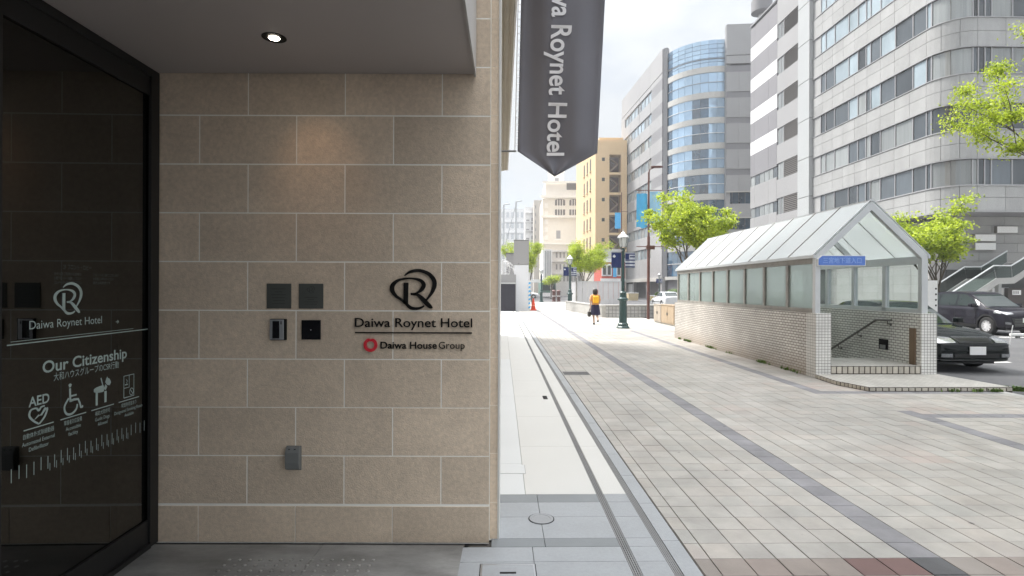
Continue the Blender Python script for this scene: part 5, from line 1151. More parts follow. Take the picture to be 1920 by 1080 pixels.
for (x, y, lab, rz, s) in ((1068.5, 581.5, 'dark green old style street lamp between the cone and the hoarding', 0, 1.03), (1015, 566.5, 'small distant green street lamp right of the orange cone', 1.3, 1.0), (1236, 561.2, 'distant street lamp across the road behind the brown pole', 0, 1.0)):
    c = copy_tree(lamp); c['label'] = lab; c.location = at_ground(x, y); c.rotation_euler = (0, 0, AZ + rz); c.scale = (s, s, s)
# ---- tall brown pole with pale blue banners
p = at_ground(1215.5, 598.5); bp_ = thing('brown_lamp_pole', 'tall red brown lamp pole with two sky blue banners behind the tan cabinets', 'lamp pole', p, AZ)
hz_ = lambda py: CH + (540 - py) * p.y / F
MB().lathe([(.075, 0), (.075, 4.2), (.055, 4.25), (.045, hz_(322))], 12).build('pole', M['brown_iron'], bp_, smooth=True)
MB().tube([(0, 0, hz_(322)), (.05, -.05, hz_(317)), (.25, -.1, hz_(314))], .03, 8).build('arm', M['brown_iron'], bp_, smooth=True)
MB().lathe([(.001, -.05), (.5, -.03), (.5, .03), (.001, .05)], 12, (.38, -.12, hz_(313)), sx=.62, sy=.32).build('lamp_head', M['brown_iron'], bp_, smooth=True)
for z, a, b_ in ((hz_(356), -.62, .68), (hz_(461.5), -.62, 1.25)): MB().tube([(a, 0, z), (b_, 0, z)], .022, 6).build('cross_arm', M['brown_iron'], bp_, smooth=True)
bx('bracket', M['brown_iron'], bp_, -.11, -.09, hz_(461.5) - .14, .30, .09, hz_(461.5) + .05)
for (a, b_, m, z1, z0) in ((-.62, -.06, 'skyblue', hz_(362), hz_(426)), (.06, .64, 'skyblue2', hz_(358), hz_(420))):
    mb = MB(); vs = []; fs = []; n = 8
    for i in range(n + 1):
        x = a + (b_ - a) * i / n; y = .05 * math.sin(i * .9)
        for yy in (y - .003, y + .003):
            for z in (z0 + .05 * math.sin(i), z1): vs.append((x, yy + (.04 if z == z0 else 0), z))
    for i in range(n): c = 4*i; d = c + 4; fs += [(c, d, d+1, c+1), (c+2, c+3, d+3, d+2), (c, c+2, d+2, d), (c+1, d+1, d+3, c+3)]
    mb.add(vs, fs).build('banner', M[m], bp_)
p2 = P(1165, 540, 60); o = thing('banner_pole', 'farther brown pole with a sky blue banner before the ochre building', 'lamp pole', (p2.x, 60, 0), AZ)
h2 = lambda py: CH + (540 - py) * 60 / F
MB().lathe([(.075, 0), (.05, h2(360))], 8).build('pole', M['brown_iron'], o); MB().tube([(-.8, 0, h2(396)), (.7, 0, h2(396))], .025, 6).build('cross_arm', M['brown_iron'], o); bx('banner', M['skyblue'], o, -.74, -.01, h2(428), -.10, .01, h2(398))
# ---- tan cabinets beyond the shelter
for (za, zb_, m, lab, hh_) in ((22.3, 24.1, 'cabinet', 'larger tan utility cabinet touching the far end of the shelter', .84), (24.15, 25.3, 'cabinet2', 'smaller grey tan utility cabinet behind the larger one', .82)):
    a = UV(P(1266, 540, 22.3)); u = a.x
    o = thing('utility_cabinet', lab, 'cabinet', S(u, za), AZ, 'utility cabinets on the pavement'); ln = zb_ - za
    bx('cabinet_body', M[m], o, 0, 0, .06, .55, ln, hh_, bevel=.01); bx('plinth', M['kerb'], o, .03, .03, 0, .52, ln - .03, .059); bx('cabinet_lid', M[m], o, -.02, -.02, hh_ + .001, .57, ln + .02, hh_ + .03)
    for k in range(2): bx('door', M[m], o, -.012, .04 + k*(ln - .04)/2, .12, -.0005, (k + 1)*(ln - .04)/2, hh_ - .06)
    for k in range(2): bx('handle', M['grey_plastic'], o, -.03, ln/2 - .1 + k*.14, .42, -.0125, ln/2 - .07 + k*.14, .54)
    bx('cabinet_end_door', M[m], o, .05, -.012, .12, .5, -.0005, hh_ - .06)
# ---- low tiled parapet and the hoarding behind it
pu0, pu1 = UV(P(1128, 540, 29.2)).x, UV(P(1292, 540, 29.2)).x
par = thing('tiled_parapet', 'low grey tiled parapet wall curving round in front of the white hoarding', 'parapet', S(pu0, 29.2), AZ); W2 = pu1 - pu0
M['paratile'] = brick_mat('grey parapet tile', (.42, .42, .42), (.38, .38, .38), (.2, .2, .2), .2, .2, .02, 0)
bx('parapet_wall', M['paratile'], par, .25, 0, -.05, W2, .25, .60); bx('coping', M['kerb'], par, .2, -.03, .601, W2, .6, .68, bevel=.01)
mb = MB(); pr = [(.6 - .6*math.cos(t), .25 + .6 - .6*math.sin(t) - .25) for t in [PI/2*(1 - k/6) for k in range(7)]]
out = [(.25, 0), (.05, .08), (-.05, .3), (-.35, 4.2), (-.75, 10)]; inn = [(-.45, 10), (-.05, 4.25), (.22, .45), (.25, .25)]
MB().prism(out + inn, 'z', -.05, .598).build('parapet_wall', M['kerb'], par); 
MB().prism([(x - .03 if x < .2 else x, y) for x, y in out] + [(x + .03, y) for x, y in inn], 'z', .60, .66).build('coping', M['kerb'], par)
hv = 40.0; hu0, hu1 = UV(P(1083, 540, hv)).x, UV(P(1170, 540, hv)).x; hh_ = CH + (540 - 528) * hv / F
ho = thing('construction_hoarding', 'white corrugated construction hoarding behind the low parapet', 'hoarding', S(hu0, hv), AZ); npn = 9; wv = (hu1 - hu0) / npn
mb = MB(); vs = []; fs = []; n = 16
for i in range(n + 1):
    x = .01 + (wv - .02) * i / n; y = -.02 if i % 4 in (1, 2) else 0
    for yy in (y, y + .012):
        for z in (.02, hh_): vs.append((x, yy, z))
for i in range(n): c = 4*i; d = c + 4; fs += [(c, d, d+1, c+1), (c+2, c+3, d+3, d+2), (c, c+2, d+2, d), (c+1, d+1, d+3, c+3)]
me = mb.add(vs, fs).mesh('panel', M['hoard'])
for k in range(npn): q = link('panel', me, ho); q.location = (k * wv, 0, 0)
bx('post', M['steel_dark'], ho, -.12, .0, 0, -.03, .09, hh_ + .3); bx('top_rail', M['steel'], ho, -.02, -.03, hh_ + .001, hu1 - hu0, .04, hh_ + .05)
for k in range(8): q = link('panel', me, ho); q.location = (-.02, k * wv + .05, 0); q.rotation_euler = (0, 0, PI/2)
# ---- white site panel, black shutter, grey box, cone on the left
sv = 38.0; XS = lambda px: (px - 960) / F * sv; HS = lambda py: CH + (540 - py) * sv / F
o = thing('white_site_panel', 'tall white panel topped by a grey sheet at the far left of the pavement', 'site panel', (XS(964), sv, 0)); w = XS(991) - XS(964)
bx('panel_sheet', mat('site panel white', (.70, .72, .75), .4, var=.04, scale=.8), o, 0, 0, 0, w, .9, HS(496.5)); bx('grey_sheet', M['offgrey'], o, -.02, -.02, HS(496), w + .02, .92, HS(451)); bx('top_rail', M['grey_plastic'], o, -.03, -.03, HS(450.9), w + .03, .93, HS(449.6)); bx('bolt', M['dark'], o, w*.28, -.04, HS(495), w*.33, -.021, HS(493.5))
o2 = thing('striped_tape_post', 'blue and white striped post beside the white panel and cone', 'post', (XS(992.8), sv - .02, 0))
n = 15; ht = HS(526)
for k in range(n):
    z0, z1 = ht * k / n, ht * (k + 1) / n; a = .07; sk = .05
    MB().add([(-a, -.03, z0), (a, -.03, z0 + sk), (a, .05, z0 + sk), (-a, .05, z0), (-a, -.03, z1 - .001), (a, -.03, z1 + sk - .001), (a, .05, z1 + sk - .001), (-a, .05, z1 - .001)], [(0,3,2,1), (4,5,6,7), (0,1,5,4), (1,2,6,5), (2,3,7,6), (3,0,4,7)]).build('stripe', M['skyblue' if k % 2 else 'white'], o2)
o = thing('dark_shutter', 'dark ribbed steel shutter box between the hotel corner and the white panel', 'shutter', (XS(937), sv - 1.1, 0)); w = XS(967) - XS(937); w *= .97
bx('shutter_box', mat('dark shutter', (.045, .045, .06), .5, var=.1, metal=.3), o, 0, .03, 0, w, .6, HS(532.5)); 
for k in range(20): bx('slat', bpy.data.materials['dark shutter'], o, .03, 0, .02 + k * .088, w - .03, .0295, .095 + k * .088)
bx('shutter_cap', M['steel'], o, -.03, -.02, HS(532.4), w + .03, .62, HS(530))
bx('screen_wall', M['offgrey'], o, -.3, .75, 0, w + .05, .95, HS(515)); tag(o, None)
gw = thing('grey_screen', 'grey box sign standing behind the white panel at the left', 'sign', (XS(948), sv + 3.5, 0)); bx('sign_box', M['offgrey'], gw, 0, 0, 0, 1.0, .5, CH + (540 - 476) * 41.5 / F); bx('sign_cap', M['grey_plastic'], gw, -.04, -.04, CH + (540 - 475.8) * 41.5 / F, 1.04, .54, CH + (540 - 474) * 41.5 / F)
p = at_ground(1000, 582); o = thing('traffic_cone', 'orange red traffic cone standing by the striped post', 'traffic cone', p)
bx('cone_base', M['cone'], o, -.22, -.22, 0, .22, .22, .06, bevel=.01); MB().lathe([(.17, .061), (.155, .2), (.04, .85), (.001, .86)], 16).build('cone_body', M['cone'], o, smooth=True); MB().lathe([(.135, .32), (.105, .47), (.103, .47), (.133, .32)], 16).build('cone_stripe', mat('cone band', (.7, .28, .2), .5), o, smooth=True)
bl = None
for (x, lab) in ((1038.5, 'left one of two brown bollards at the street crossing'), (1047.5, 'right one of two brown bollards at the street crossing')):
    p = at_ground(x, 565.5)
    if bl is None:
        bl = thing('bollard', lab, 'bollard', p, 0, 'brown bollards at the crossing'); MB().lathe([(.24, 0), (.24, .1), (.2, .14), (.2, 1.1), (.24, 1.14), (.24, 1.24), (.12, 1.36), (.001, 1.38)], 12).build('bollard_post', M['brown_iron'], bl, smooth=True); MB().lathe([(.205, .6), (.205, .7), (.2, .7), (.2, .6)], 12).build('bollard_ring', M['white'], bl)
    else: c = copy_tree(bl); c['label'] = lab; c.location = p
# ---- hotel banner
bv = 7.0
bn = thing('hotel_banner', 'charcoal hotel banner with pointed foot and vertical white lettering', 'banner', P(1045, 330, bv))
inv = Matrix.Translation(-P(1045, 330, bv))
def bp2(s, t):   # s across 0-1, t from foot 0 to the picture's top 1 and beyond
    lx = 970.5 + 6.5 * t; rx = 1120 + 14 * t; y = 283.5 - 283.5 * t + (3.5 * s)
    yy = bv - .33 * t + .05 * math.sin(s * 7 + t * 2) * (.4 + .6 * t) + .025 * math.sin(s * 15)
    return P(lx + (rx - lx) * s, y, yy)
mb = MB(); vs = []; fs = []; NX, NY = 20, 30
def foot(s, t):
    if t >= 0: return bp2(s, t)
    # pointed foot: rows shrink towards the tip
    a = bp2(s, 0); tip = P(1040, 330, bv); return a.lerp(tip, -t)
ts = [-1 + .25 * k for k in range(4)] + [i * 1.7 / NY for i in range(NY + 1)]
for t in ts:
    for i in range(NX + 1):
        s = i / NX
        if t < 0:
            a0 = foot(0, t); a1 = foot(1, t); q = a0.lerp(a1, s); q.y += .02 * math.sin(s * 15)
            tipx = .465; f = -t; sl = s
        else: q = bp2(s, t)
        vs.append(inv @ q)
W_n = NX + 1
for j in range(len(ts) - 1):
    for i in range(NX): fs.append((j*W_n+i, j*W_n+i+1, (j+1)*W_n+i+1, (j+1)*W_n+i))
cl_ = MB().add(vs, fs).build('banner_cloth', M['banner'], bn, smooth=True); sd = cl_.modifiers.new('s', 'SOLIDIFY'); sd.thickness = .004; sd.offset = -1
# lettering runs down the cloth: map a flat text into the cloth surface
cu = bpy.data.curves.new('t', 'FONT'); cu.body = 'Daiwa Roynet Hotel'; cu.offset = .018; t_ = bpy.data.objects.new('t', cu); COL.objects.link(t_)
me = bpy.data.meshes.new_from_object(t_.evaluated_get(bpy.context.evaluated_depsgraph_get())); bpy.data.objects.remove(t_)
bm = bmesh.new(); bm.from_mesh(me); X1 = max(v.co.x for v in bm.verts)
for k in range(1, 40): bmesh.ops.bisect_plane(bm, geom=bm.verts[:] + bm.edges[:] + bm.faces[:], plane_co=(X1 * k / 40, 0, 0), plane_no=(1, 0, 0))
# photograph: R of 'Roynet' starts at y 47, l of 'Hotel' ends at y 292; caps between x 1030 and 1066 there
xs_ = [v.co.x for v in bm.verts]; 
cu2 = bpy.data.curves.new('t', 'FONT'); cu2.body = 'Daiwa '; tt = bpy.data.objects.new('t', cu2); COL.objects.link(tt); cu2.body = 'Daiwa R'; bpy.context.view_layer.update()
XR_ = None
cu2.body = 'Roynet Hotel'; bpy.context.view_layer.update(); wR = tt.evaluated_get(bpy.context.evaluated_depsgraph_get()).dimensions.x; bpy.data.objects.remove(tt)
XR_ = X1 - wR
for v in bm.verts:
    f = (v.co.x - XR_) / (X1 - XR_); py = 47 + (292 - 47) * f; 
    if py < 0: t = (283.5 - py) / 283.5
    t = (283.5 - py) / 283.5
    cap = v.co.y / .73; L0 = 1027.5 + (283.5 - py) * .036; pxx = L0 - 1.5 + cap * (33.5 + .024 * (292 - py))
    if t >= 0:
        s = (pxx - (970.5 + 6.5 * t)) / (149.5 + 7.5 * t); q = bp2(s, t)
    else: s = (pxx - 970.5) / 149.5; q = P(pxx, py, bv + .05 * math.sin(s * 7) * .4 + .02 * math.sin(s * 15))
    q = q + (Vector((0, 0, CH)) - q).normalized() * .022; v.co = inv @ q
bm.to_mesh(me); bm.free(); me.materials.clear(); me.materials.append(M['bannertext']); link('lettering', me, bn)
# bracket and cord
a, b_ = bp2(0, 0), bp2(0, 1.7)
MB().tube([inv @ (q + Vector((-.035, 0, 0))) for q in (a, a.lerp(b_, .5), b_)], .006, 6).build('cord', M['white'], bn)
mb = MB()
for k in range(22): q = inv @ a.lerp(b_, k / 22 * .62); mb.tube([q + Vector((-.03, 0, 0)), q + Vector((.004, -.004, -.004))], .0035, 4)
mb.build('lacing', M['white'], bn, kind='stuff')
MB().tube([inv @ (a + Vector((-.3, 0, 0))), inv @ (a + Vector((-.02, 0, 0)))], .012, 6).build('lower_bracket', M['grey_plastic'], bn)
t0, t1 = bp2(0, 1.69), bp2(1, 1.69); MB().tube([inv @ (t0 + Vector((-.4, 0, .01))), inv @ (t1 + Vector((.03, 0, .01)))], .018, 8).build('top_pole', M['grey_plastic'], bn)
# ================================================================== trees
def tree(name, lab, loc, h, R_, base_h, seed, leaf='leaf', clump=.34, nleaf=170, lsize=.055, limbs=5, trunk_r=.10, flat=.5, bias=(0, 0), group='young street trees in spring leaf', split=True, tipmax=70):
    r = random.Random(seed); o = thing(name, lab, 'tree', loc, 0, group); mb = MB(); tips = []
    def grow(p, d, L_, rad, lvl):
        n = 4; path = [p]; rads = [rad]; q = p.copy(); dd = d.copy()
        for k in range(n):
            dd = (dd + Vector((r.uniform(-1, 1), r.uniform(-1, 1), r.uniform(-.4, .7))) * .16).normalized(); q = q + dd * L_ / n; path.append(q.copy()); rads.append(rad * (1 - .42 * (k + 1) / n))
        mb.tube(path, rads, 7 if lvl < 2 else 5, caps=False)
        if lvl >= 3: tips.append((q, lvl)); tips.append((path[2], lvl)); return
        if lvl == 2: tips.append((q, lvl))
        for k in range(3 if lvl else limbs):
            a = 2*PI*(k + r.random()*.7) / (3 if lvl else limbs); sp = (.55 if lvl else .62) * r.uniform(.7, 1.25)
            nd = (dd + Vector((math.cos(a), math.sin(a), 0)) * sp + Vector((bias[0], bias[1], 0)) * .25).normalized(); nd.z = max(nd.z, .08)
            st_ = path[-1] if k == 0 or lvl == 0 else path[r.choice((2, 3, 4))]
            grow(st_, nd.normalized(), L_ * r.uniform(.62, .85) if lvl else (h - base_h) * r.uniform(.42, .55), rad * .52, lvl + 1)
    grow(Vector((0, 0, -.05)), Vector((r.uniform(-.05, .05), 0, 1)), base_h, trunk_r, 0)
    mb.build('trunk', M['trunk'], o, smooth=True)
    zmax = max(t[0].z for t in tips); k_ = h / zmax if zmax > h else 1
    lf = MB(); vs = []; fs = []
    for (c, lvl) in tips:
        rr = clump * r.uniform(.6, 1.25); nn_ = int(nleaf * r.uniform(.5, 1.3))
        for j in range(nn_):
            d = Vector((r.gauss(0, 1), r.gauss(0, 1), r.gauss(0, flat))); d = d * (rr / 1.7); q = c + d + Vector((0, 0, .05))
            a = Vector((r.uniform(-1, 1), r.uniform(-1, 1), r.uniform(-.7, .2))).normalized(); b_ = a.cross(Vector((r.uniform(-1, 1), r.uniform(-1, 1), r.uniform(-1, 1)))).normalized(); s = lsize * r.uniform(.6, 1.3); n0 = len(vs)
            vs += [q, q + a*s*.5 + b_*s*.32, q + a*s, q + a*s*.5 - b_*s*.32]; fs.append((n0, n0+1, n0+2, n0+3))
    me = bpy.data.meshes.new('crown'); me.from_pydata([tuple(v) for v in vs], [], fs); me.materials.append(M[leaf]); link('crown', me, o)
    # fit the whole to its height and spread
    xs = [abs(v[0]) for v in vs]; xs.sort(); spread = xs[int(len(xs) * .97)]; zs = sorted(v[2] for v in vs); top = zs[int(len(zs) * .995)]
    sx = R_ / spread; sz = h / top
    for k in kids(o):
        for v in k.data.vertices: v.co.x *= sx; v.co.y *= sx; v.co.z *= sz
    return o
p = P(1291, 540, 24.5); tree('maple_tree', 'bright green young tree rising behind the far end of the shelter roof', (p.x - .1, 24.5, 0), 5.95, 1.85, 2.3, 17, clump=.42, nleaf=150, lsize=.15, limbs=6, bias=(.0, 0))
p = P(1760, 540, 26.5); tree('maple_tree', 'yellow green young tree behind the parked cars, reddish on its left side', (p.x + .25, 26.5, -.12), 6.0, 2.6, 2.0, 9, clump=.40, nleaf=120, lsize=.15, limbs=6, bias=(.35, 0))
p = P(1090, 540, 46); tree('maple_tree', 'bushy bright green tree just behind the white hoarding', (p.x, 46, 0), 5.4, 1.85, 1.9, 3, clump=.6, nleaf=260, lsize=.12, limbs=5)
p = P(998, 540, 52); tree('maple_tree', 'slim green tree rising behind the white site panel', (p.x, 52, 0), 5.9, 1.2, 2.2, 4, clump=.5, nleaf=150, lsize=.13, limbs=4)
p = P(1033, 540, 84); tree('maple_tree', 'small distant round tree before the white low building', (p.x, 84, 0), 3.6, 1.3, 1.2, 6, clump=.5, nleaf=50, lsize=.16, limbs=4)
p = P(962, 540, 58); tree('maple_tree', 'pale green treetop peeking left of the grey sheet', (p.x, 58, 0), 6.6, 1.2, 3.0, 12, clump=.5, nleaf=60, lsize=.14, limbs=4)
tree('maple_tree', 'nearest leafy tree whose branches enter at the upper right edge', (15.7, 13.4, -.12), 9.9, 3.3, 2.6, 22, clump=.42, nleaf=480, lsize=.095, limbs=6, trunk_r=.13, flat=.55)
# bare white wire tree beside the hotel corner
r = random.Random(4); o = thing('white_bare_tree', 'bare white bending branches beside the hotel corner above the shutter', 'bare tree', (XS(939), sv + 1.5, 0)); mb = MB()
for k in range(34):
    a = r.uniform(-.3, 1.1); hh_ = r.uniform(2.6, 3.7); path = [(0, 0, 0), (.02, 0, hh_ * .7), (.15 * a + .1, r.uniform(-.2, .2), hh_), (.5 * a + .35, r.uniform(-.4, .4), hh_ - .3 * a), (.8 * a + .3, r.uniform(-.4, .4), hh_ - 1.1 * abs(a) - .1)]
    mb.tube(path, [.05, .03, .022, .016, .008], 5)
mb.build('trunk', M['whitewall'], o, smooth=True)
# clipped shrub and flower pots across the road
def shrub(lab, px, py, v, rx, rz_, seed, leaf='weed', cat='shrub'):
    r = random.Random(seed); p = P(px, py, v); o = thing('clipped_shrub', lab, cat, (p.x, v, -.02)); vs = []; fs = []
    for j in range(2600):
        d = Vector((r.gauss(0, 1), r.gauss(0, 1), abs(r.gauss(0, 1)))).normalized() * r.uniform(.8, 1); q = Vector((d.x*rx, d.y*rx*.6, d.z*rz_)); a = Vector((r.uniform(-1, 1), r.uniform(-1, 1), r.uniform(-1, 1))).normalized(); b_ = a.orthogonal().normalized(); n0 = len(vs); s = .12
        vs += [q, q + a*s*.5 + b_*s*.3, q + a*s, q + a*s*.5 - b_*s*.3]; fs.append((n0, n0+1, n0+2, n0+3))
    me = bpy.data.meshes.new('foliage'); me.from_pydata([tuple(v) for v in vs], [], fs); me.materials.append(M[leaf]); link('foliage', me, o); return o
shrub('low clipped shrub across the road behind the far end of the shelter', 1266, 560, 62, 1.9, 1.6, 3)
for i, (px, m, lab) in enumerate(((1222, 'cabinet', 'ochre planter box left of the red one across the road'), (1233, 'cone', 'red planter box under the distant street lamp'), (1186, 'cabinet', 'tan crate standing before the grey shop front'))):
    v = 72; p = P(px, 540, v); o = thing('planter_box', lab, 'planter', (p.x, v, -.02), 0, 'boxes before the shop front'); w = .34 if i < 2 else .6
    mb = MB().prism([(-w, 0), (w, 0), (w*1.1, .6 if i < 2 else .95), (-w*1.1, .6 if i < 2 else .95)], 'y', -w, w); mb.build('box', mat('box %d' % i, ((.5, .42, .2), (.45, .16, .1), (.46, .38, .24))[i], .7), o); bx('rim', M['white'], o, -w*1.14, -w*1.04, (.6 if i < 2 else .95) + .001, w*1.14, w*1.04, (.66 if i < 2 else 1.02))
    if i < 2: s_ = shrub('x', px, 540, v, .36, .45, i + 7); q = kids(s_)[0]; q.parent = o; q.name = 'plant'; q.location = (0, 0, .6); bpy.data.objects.remove(s_)
# ================================================================== cars
def cr(pts, n): return catmull(pts, n)
def loft(stations, nseg=6, nring=5):
    """stations: list of (x, half profile [(y, z) from bottom centre to top centre])"""
    flat = [tuple([s[0]] + [c for p in s[1] for c in p]) for s in stations]
    dense = catmull(flat, nseg); rings = []
    for d in dense:
        x = d[0]; pr = [(d[1 + 2*i], d[2 + 2*i]) for i in range((len(d) - 1) // 2)]; pr = catmull(pr, nring)
        pr = [(max(0, y), z) for y, z in pr]; ring = [(x, y, z) for y, z in pr] + [(x, -y, z) for y, z in pr[-2:0:-1]]; rings.append(ring)
    m = len(rings[0]); vs = [v for r_ in rings for v in r_]; fs = []
    for i in range(len(rings) - 1):
        for k in range(m): fs.append((i*m+k, i*m+(k+1) % m, (i+1)*m+(k+1) % m, (i+1)*m+k))
    fs += [tuple(range(m))[::-1], tuple(range((len(rings)-1)*m, len(rings)*m))]
    return MB().add(vs, fs)
def body_profile(w, zb, zs, zt): return [(0, zb), (w*.8, zb), (w*.965, zb+.05), (w, zb + (zs-zb)*.42), (w*.985, zb + (zs-zb)*.72), (w*.93, zs), (w*.6, zs + (zt-zs)*.72), (0, zt)]
def bvh_of(me): return BVHTree.FromPolygons([v.co.copy() for v in me.vertices], [tuple(p.vertices) for p in me.polygons])
def patch(bvh, poly, axis, sign, off=.006, step=.06):
    """a piece of skin lying on the body: outline in the plane across `axis`, pressed on along that axis"""
    bm = bmesh.new(); to3 = {'x': lambda p: Vector((0, p[0], p[1])), 'y': lambda p: Vector((p[0], 0, p[1])), 'z': lambda p: Vector((p[0], p[1], 0))}[axis]; ai = 'xyz'.index(axis)
    bm.faces.new([bm.verts.new(to3(p)) for p in poly]); oth = [i for i in range(3) if i != ai]
    for i in oth:
        lo_, hi_ = min(v.co[i] for v in bm.verts), max(v.co[i] for v in bm.verts); n = int((hi_ - lo_) / step) + 1
        for k in range(1, n):
            co = Vector((0, 0, 0)); co[i] = lo_ + (hi_ - lo_) * k / n; no = Vector((0, 0, 0)); no[i] = 1; bmesh.ops.bisect_plane(bm, geom=bm.verts[:] + bm.edges[:] + bm.faces[:], plane_co=co, plane_no=no)
    d = Vector((0, 0, 0)); d[ai] = -sign
    for v in bm.verts:
        o_ = v.co.copy(); o_[ai] = 5 * sign; h = bvh.ray_cast(o_, d)
        if h[0] is None: h = bvh.find_nearest(v.co + Vector((0, 0, 0)) - d * 1.0)
        v.co = h[0] - d * off + (h[1] * off if h[1].dot(d) < 0 else -h[1] * off) * .5
    g = bmesh.ops.extrude_face_region(bm, geom=bm.faces[:]); 
    for v in [e for e in g['geom'] if isinstance(e, bmesh.types.BMVert)]: v.co -= d * .003
    mb = MB(); bm.verts.index_update(); mb.add([v.co.copy() for v in bm.verts], [tuple(v.index for v in f.verts) for f in bm.faces]); bm.free(); return mb
M['tyre'] = mat('tyre rubber', (.018, .018, .018), .8, var=.2)
M['rim'] = mat('alloy rim', (.70, .70, .71), .4, metal=.4, var=.05)
M['paint_green'] = mat('very dark green car paint', (.003, .006, .006), .15, var=.05, coat=.55, spec=.1)
M['paint_violet'] = mat('dark violet grey car paint', (.011, .010, .016), .16, var=.05, coat=.5, spec=.1)
M['paint_white'] = mat('white car paint', (.62, .63, .64), .2, var=.03, coat=1)
M['carglass'] = mat('car glass', (.015, .024, .022), .03, var=.1, spec=.5, ior=1.5)
M['lens'] = mat('headlight lens', (.28, .29, .30), .15, var=.45, scale=30, metal=.5, coat=.6)
M['trim'] = mat('black car trim', (.012, .012, .012), .45, var=.1)
M['chrome'] = mat('chrome', (.7, .7, .7), .12, metal=1, var=.02)
def wheel(parent, x, y, r, w, spokes, sgn):
    wgo = MB().lathe([(r*.62, -w/2), (r*.9, -w/2), (r, -w*.32), (r, w*.32), (r*.9, w/2), (r*.62, w/2), (r*.60, w*.1), (r*.60, -w*.1), (r*.62, -w/2)], 28, ax='y', caps=False).build('wheel', M['tyre'], parent, smooth=True); wgo.location = (x, y, r)
    MB().lathe([(.001, -w*.1), (r*.62, -w*.12), (r*.62, w*.12), (.001, w*.1)], 24, ax='y').build('wheel_well', M['trim'], wgo)
    MB().lathe([(r*.67, sgn*w*.30), (r*.66, sgn*w*.48), (r*.60, sgn*w*.46), (r*.58, sgn*w*.2)], 24, ax='y', caps=False).build('rim', M['rim'], wgo, smooth=True)
    mb = MB()
    for k in range(spokes):
        a = 2*PI*k/spokes
        for da in (-.10, .13):
            c0, s0, c1, s1 = math.cos(a), math.sin(a), math.cos(a + da*2), math.sin(a + da*2); t_ = Vector((-s0, 0, c0)) * r * .045
            p0, p1 = Vector((c0*r*.1, sgn*w*.40, s0*r*.1)), Vector((c1*r*.62, sgn*w*.46, s1*r*.62)); dn = Vector((0, -sgn*.02, 0))
            mb.add([p0 - t_, p0 + t_, p1 + t_, p1 - t_, p0 - t_ + dn, p0 + t_ + dn, p1 + t_ + dn, p1 - t_ + dn], [(0,1,2,3), (4,7,6,5), (0,4,5,1), (1,5,6,2), (2,6,7,3), (3,7,4,0)])
    mb.lathe([(r*.14, sgn*w*.38), (r*.12, sgn*w*.47), (.001, sgn*w*.48)], 12, ax='y'); mb.build('spokes', M['rim'], wgo)
    return wgo
def finish_body(mb, name, mats, root, arches, aw):
    me = mb.mesh(name, mats, True); tmp = bpy.data.objects.new('tmpb', me); COL.objects.link(tmp); cs = []
    for (x, r) in arches:
        c = bpy.data.objects.new('tmpc', MB().lathe([(r, -1.2), (r, 1.2)], 28, (x, 0, r*.93), 'y').mesh('c', mats)); COL.objects.link(c); m_ = tmp.modifiers.new('b', 'BOOLEAN'); m_.object = c; m_.operation = 'DIFFERENCE'; m_.solver = 'EXACT'; cs.append(c)
        c.hide_render = True
    me2 = bpy.data.meshes.new_from_object(tmp.evaluated_get(bpy.context.evaluated_depsgraph_get())); bpy.data.objects.remove(tmp)
    for c in cs: bpy.data.objects.remove(c)
    bvh = bvh_of(me)
    me2.name = name; o = link(name, me2, root); return o, bvh
def arch_strip(root, bvh, x, r, zc, sgn, m, wd=.05):
    mb = MB()
    pts = [(x + r*math.cos(a), zc + r*math.sin(a)) for a in [PI*k/16 for k in range(17)]]
    out_ = [(x + (r+wd)*math.cos(a), zc + (r+wd)*math.sin(a)) for a in [PI*k/16 for k in range(17)]]
    return patch(bvh, pts + out_[::-1], 'y', sgn, .004, .2).build('wheel_arch', M[m], root)
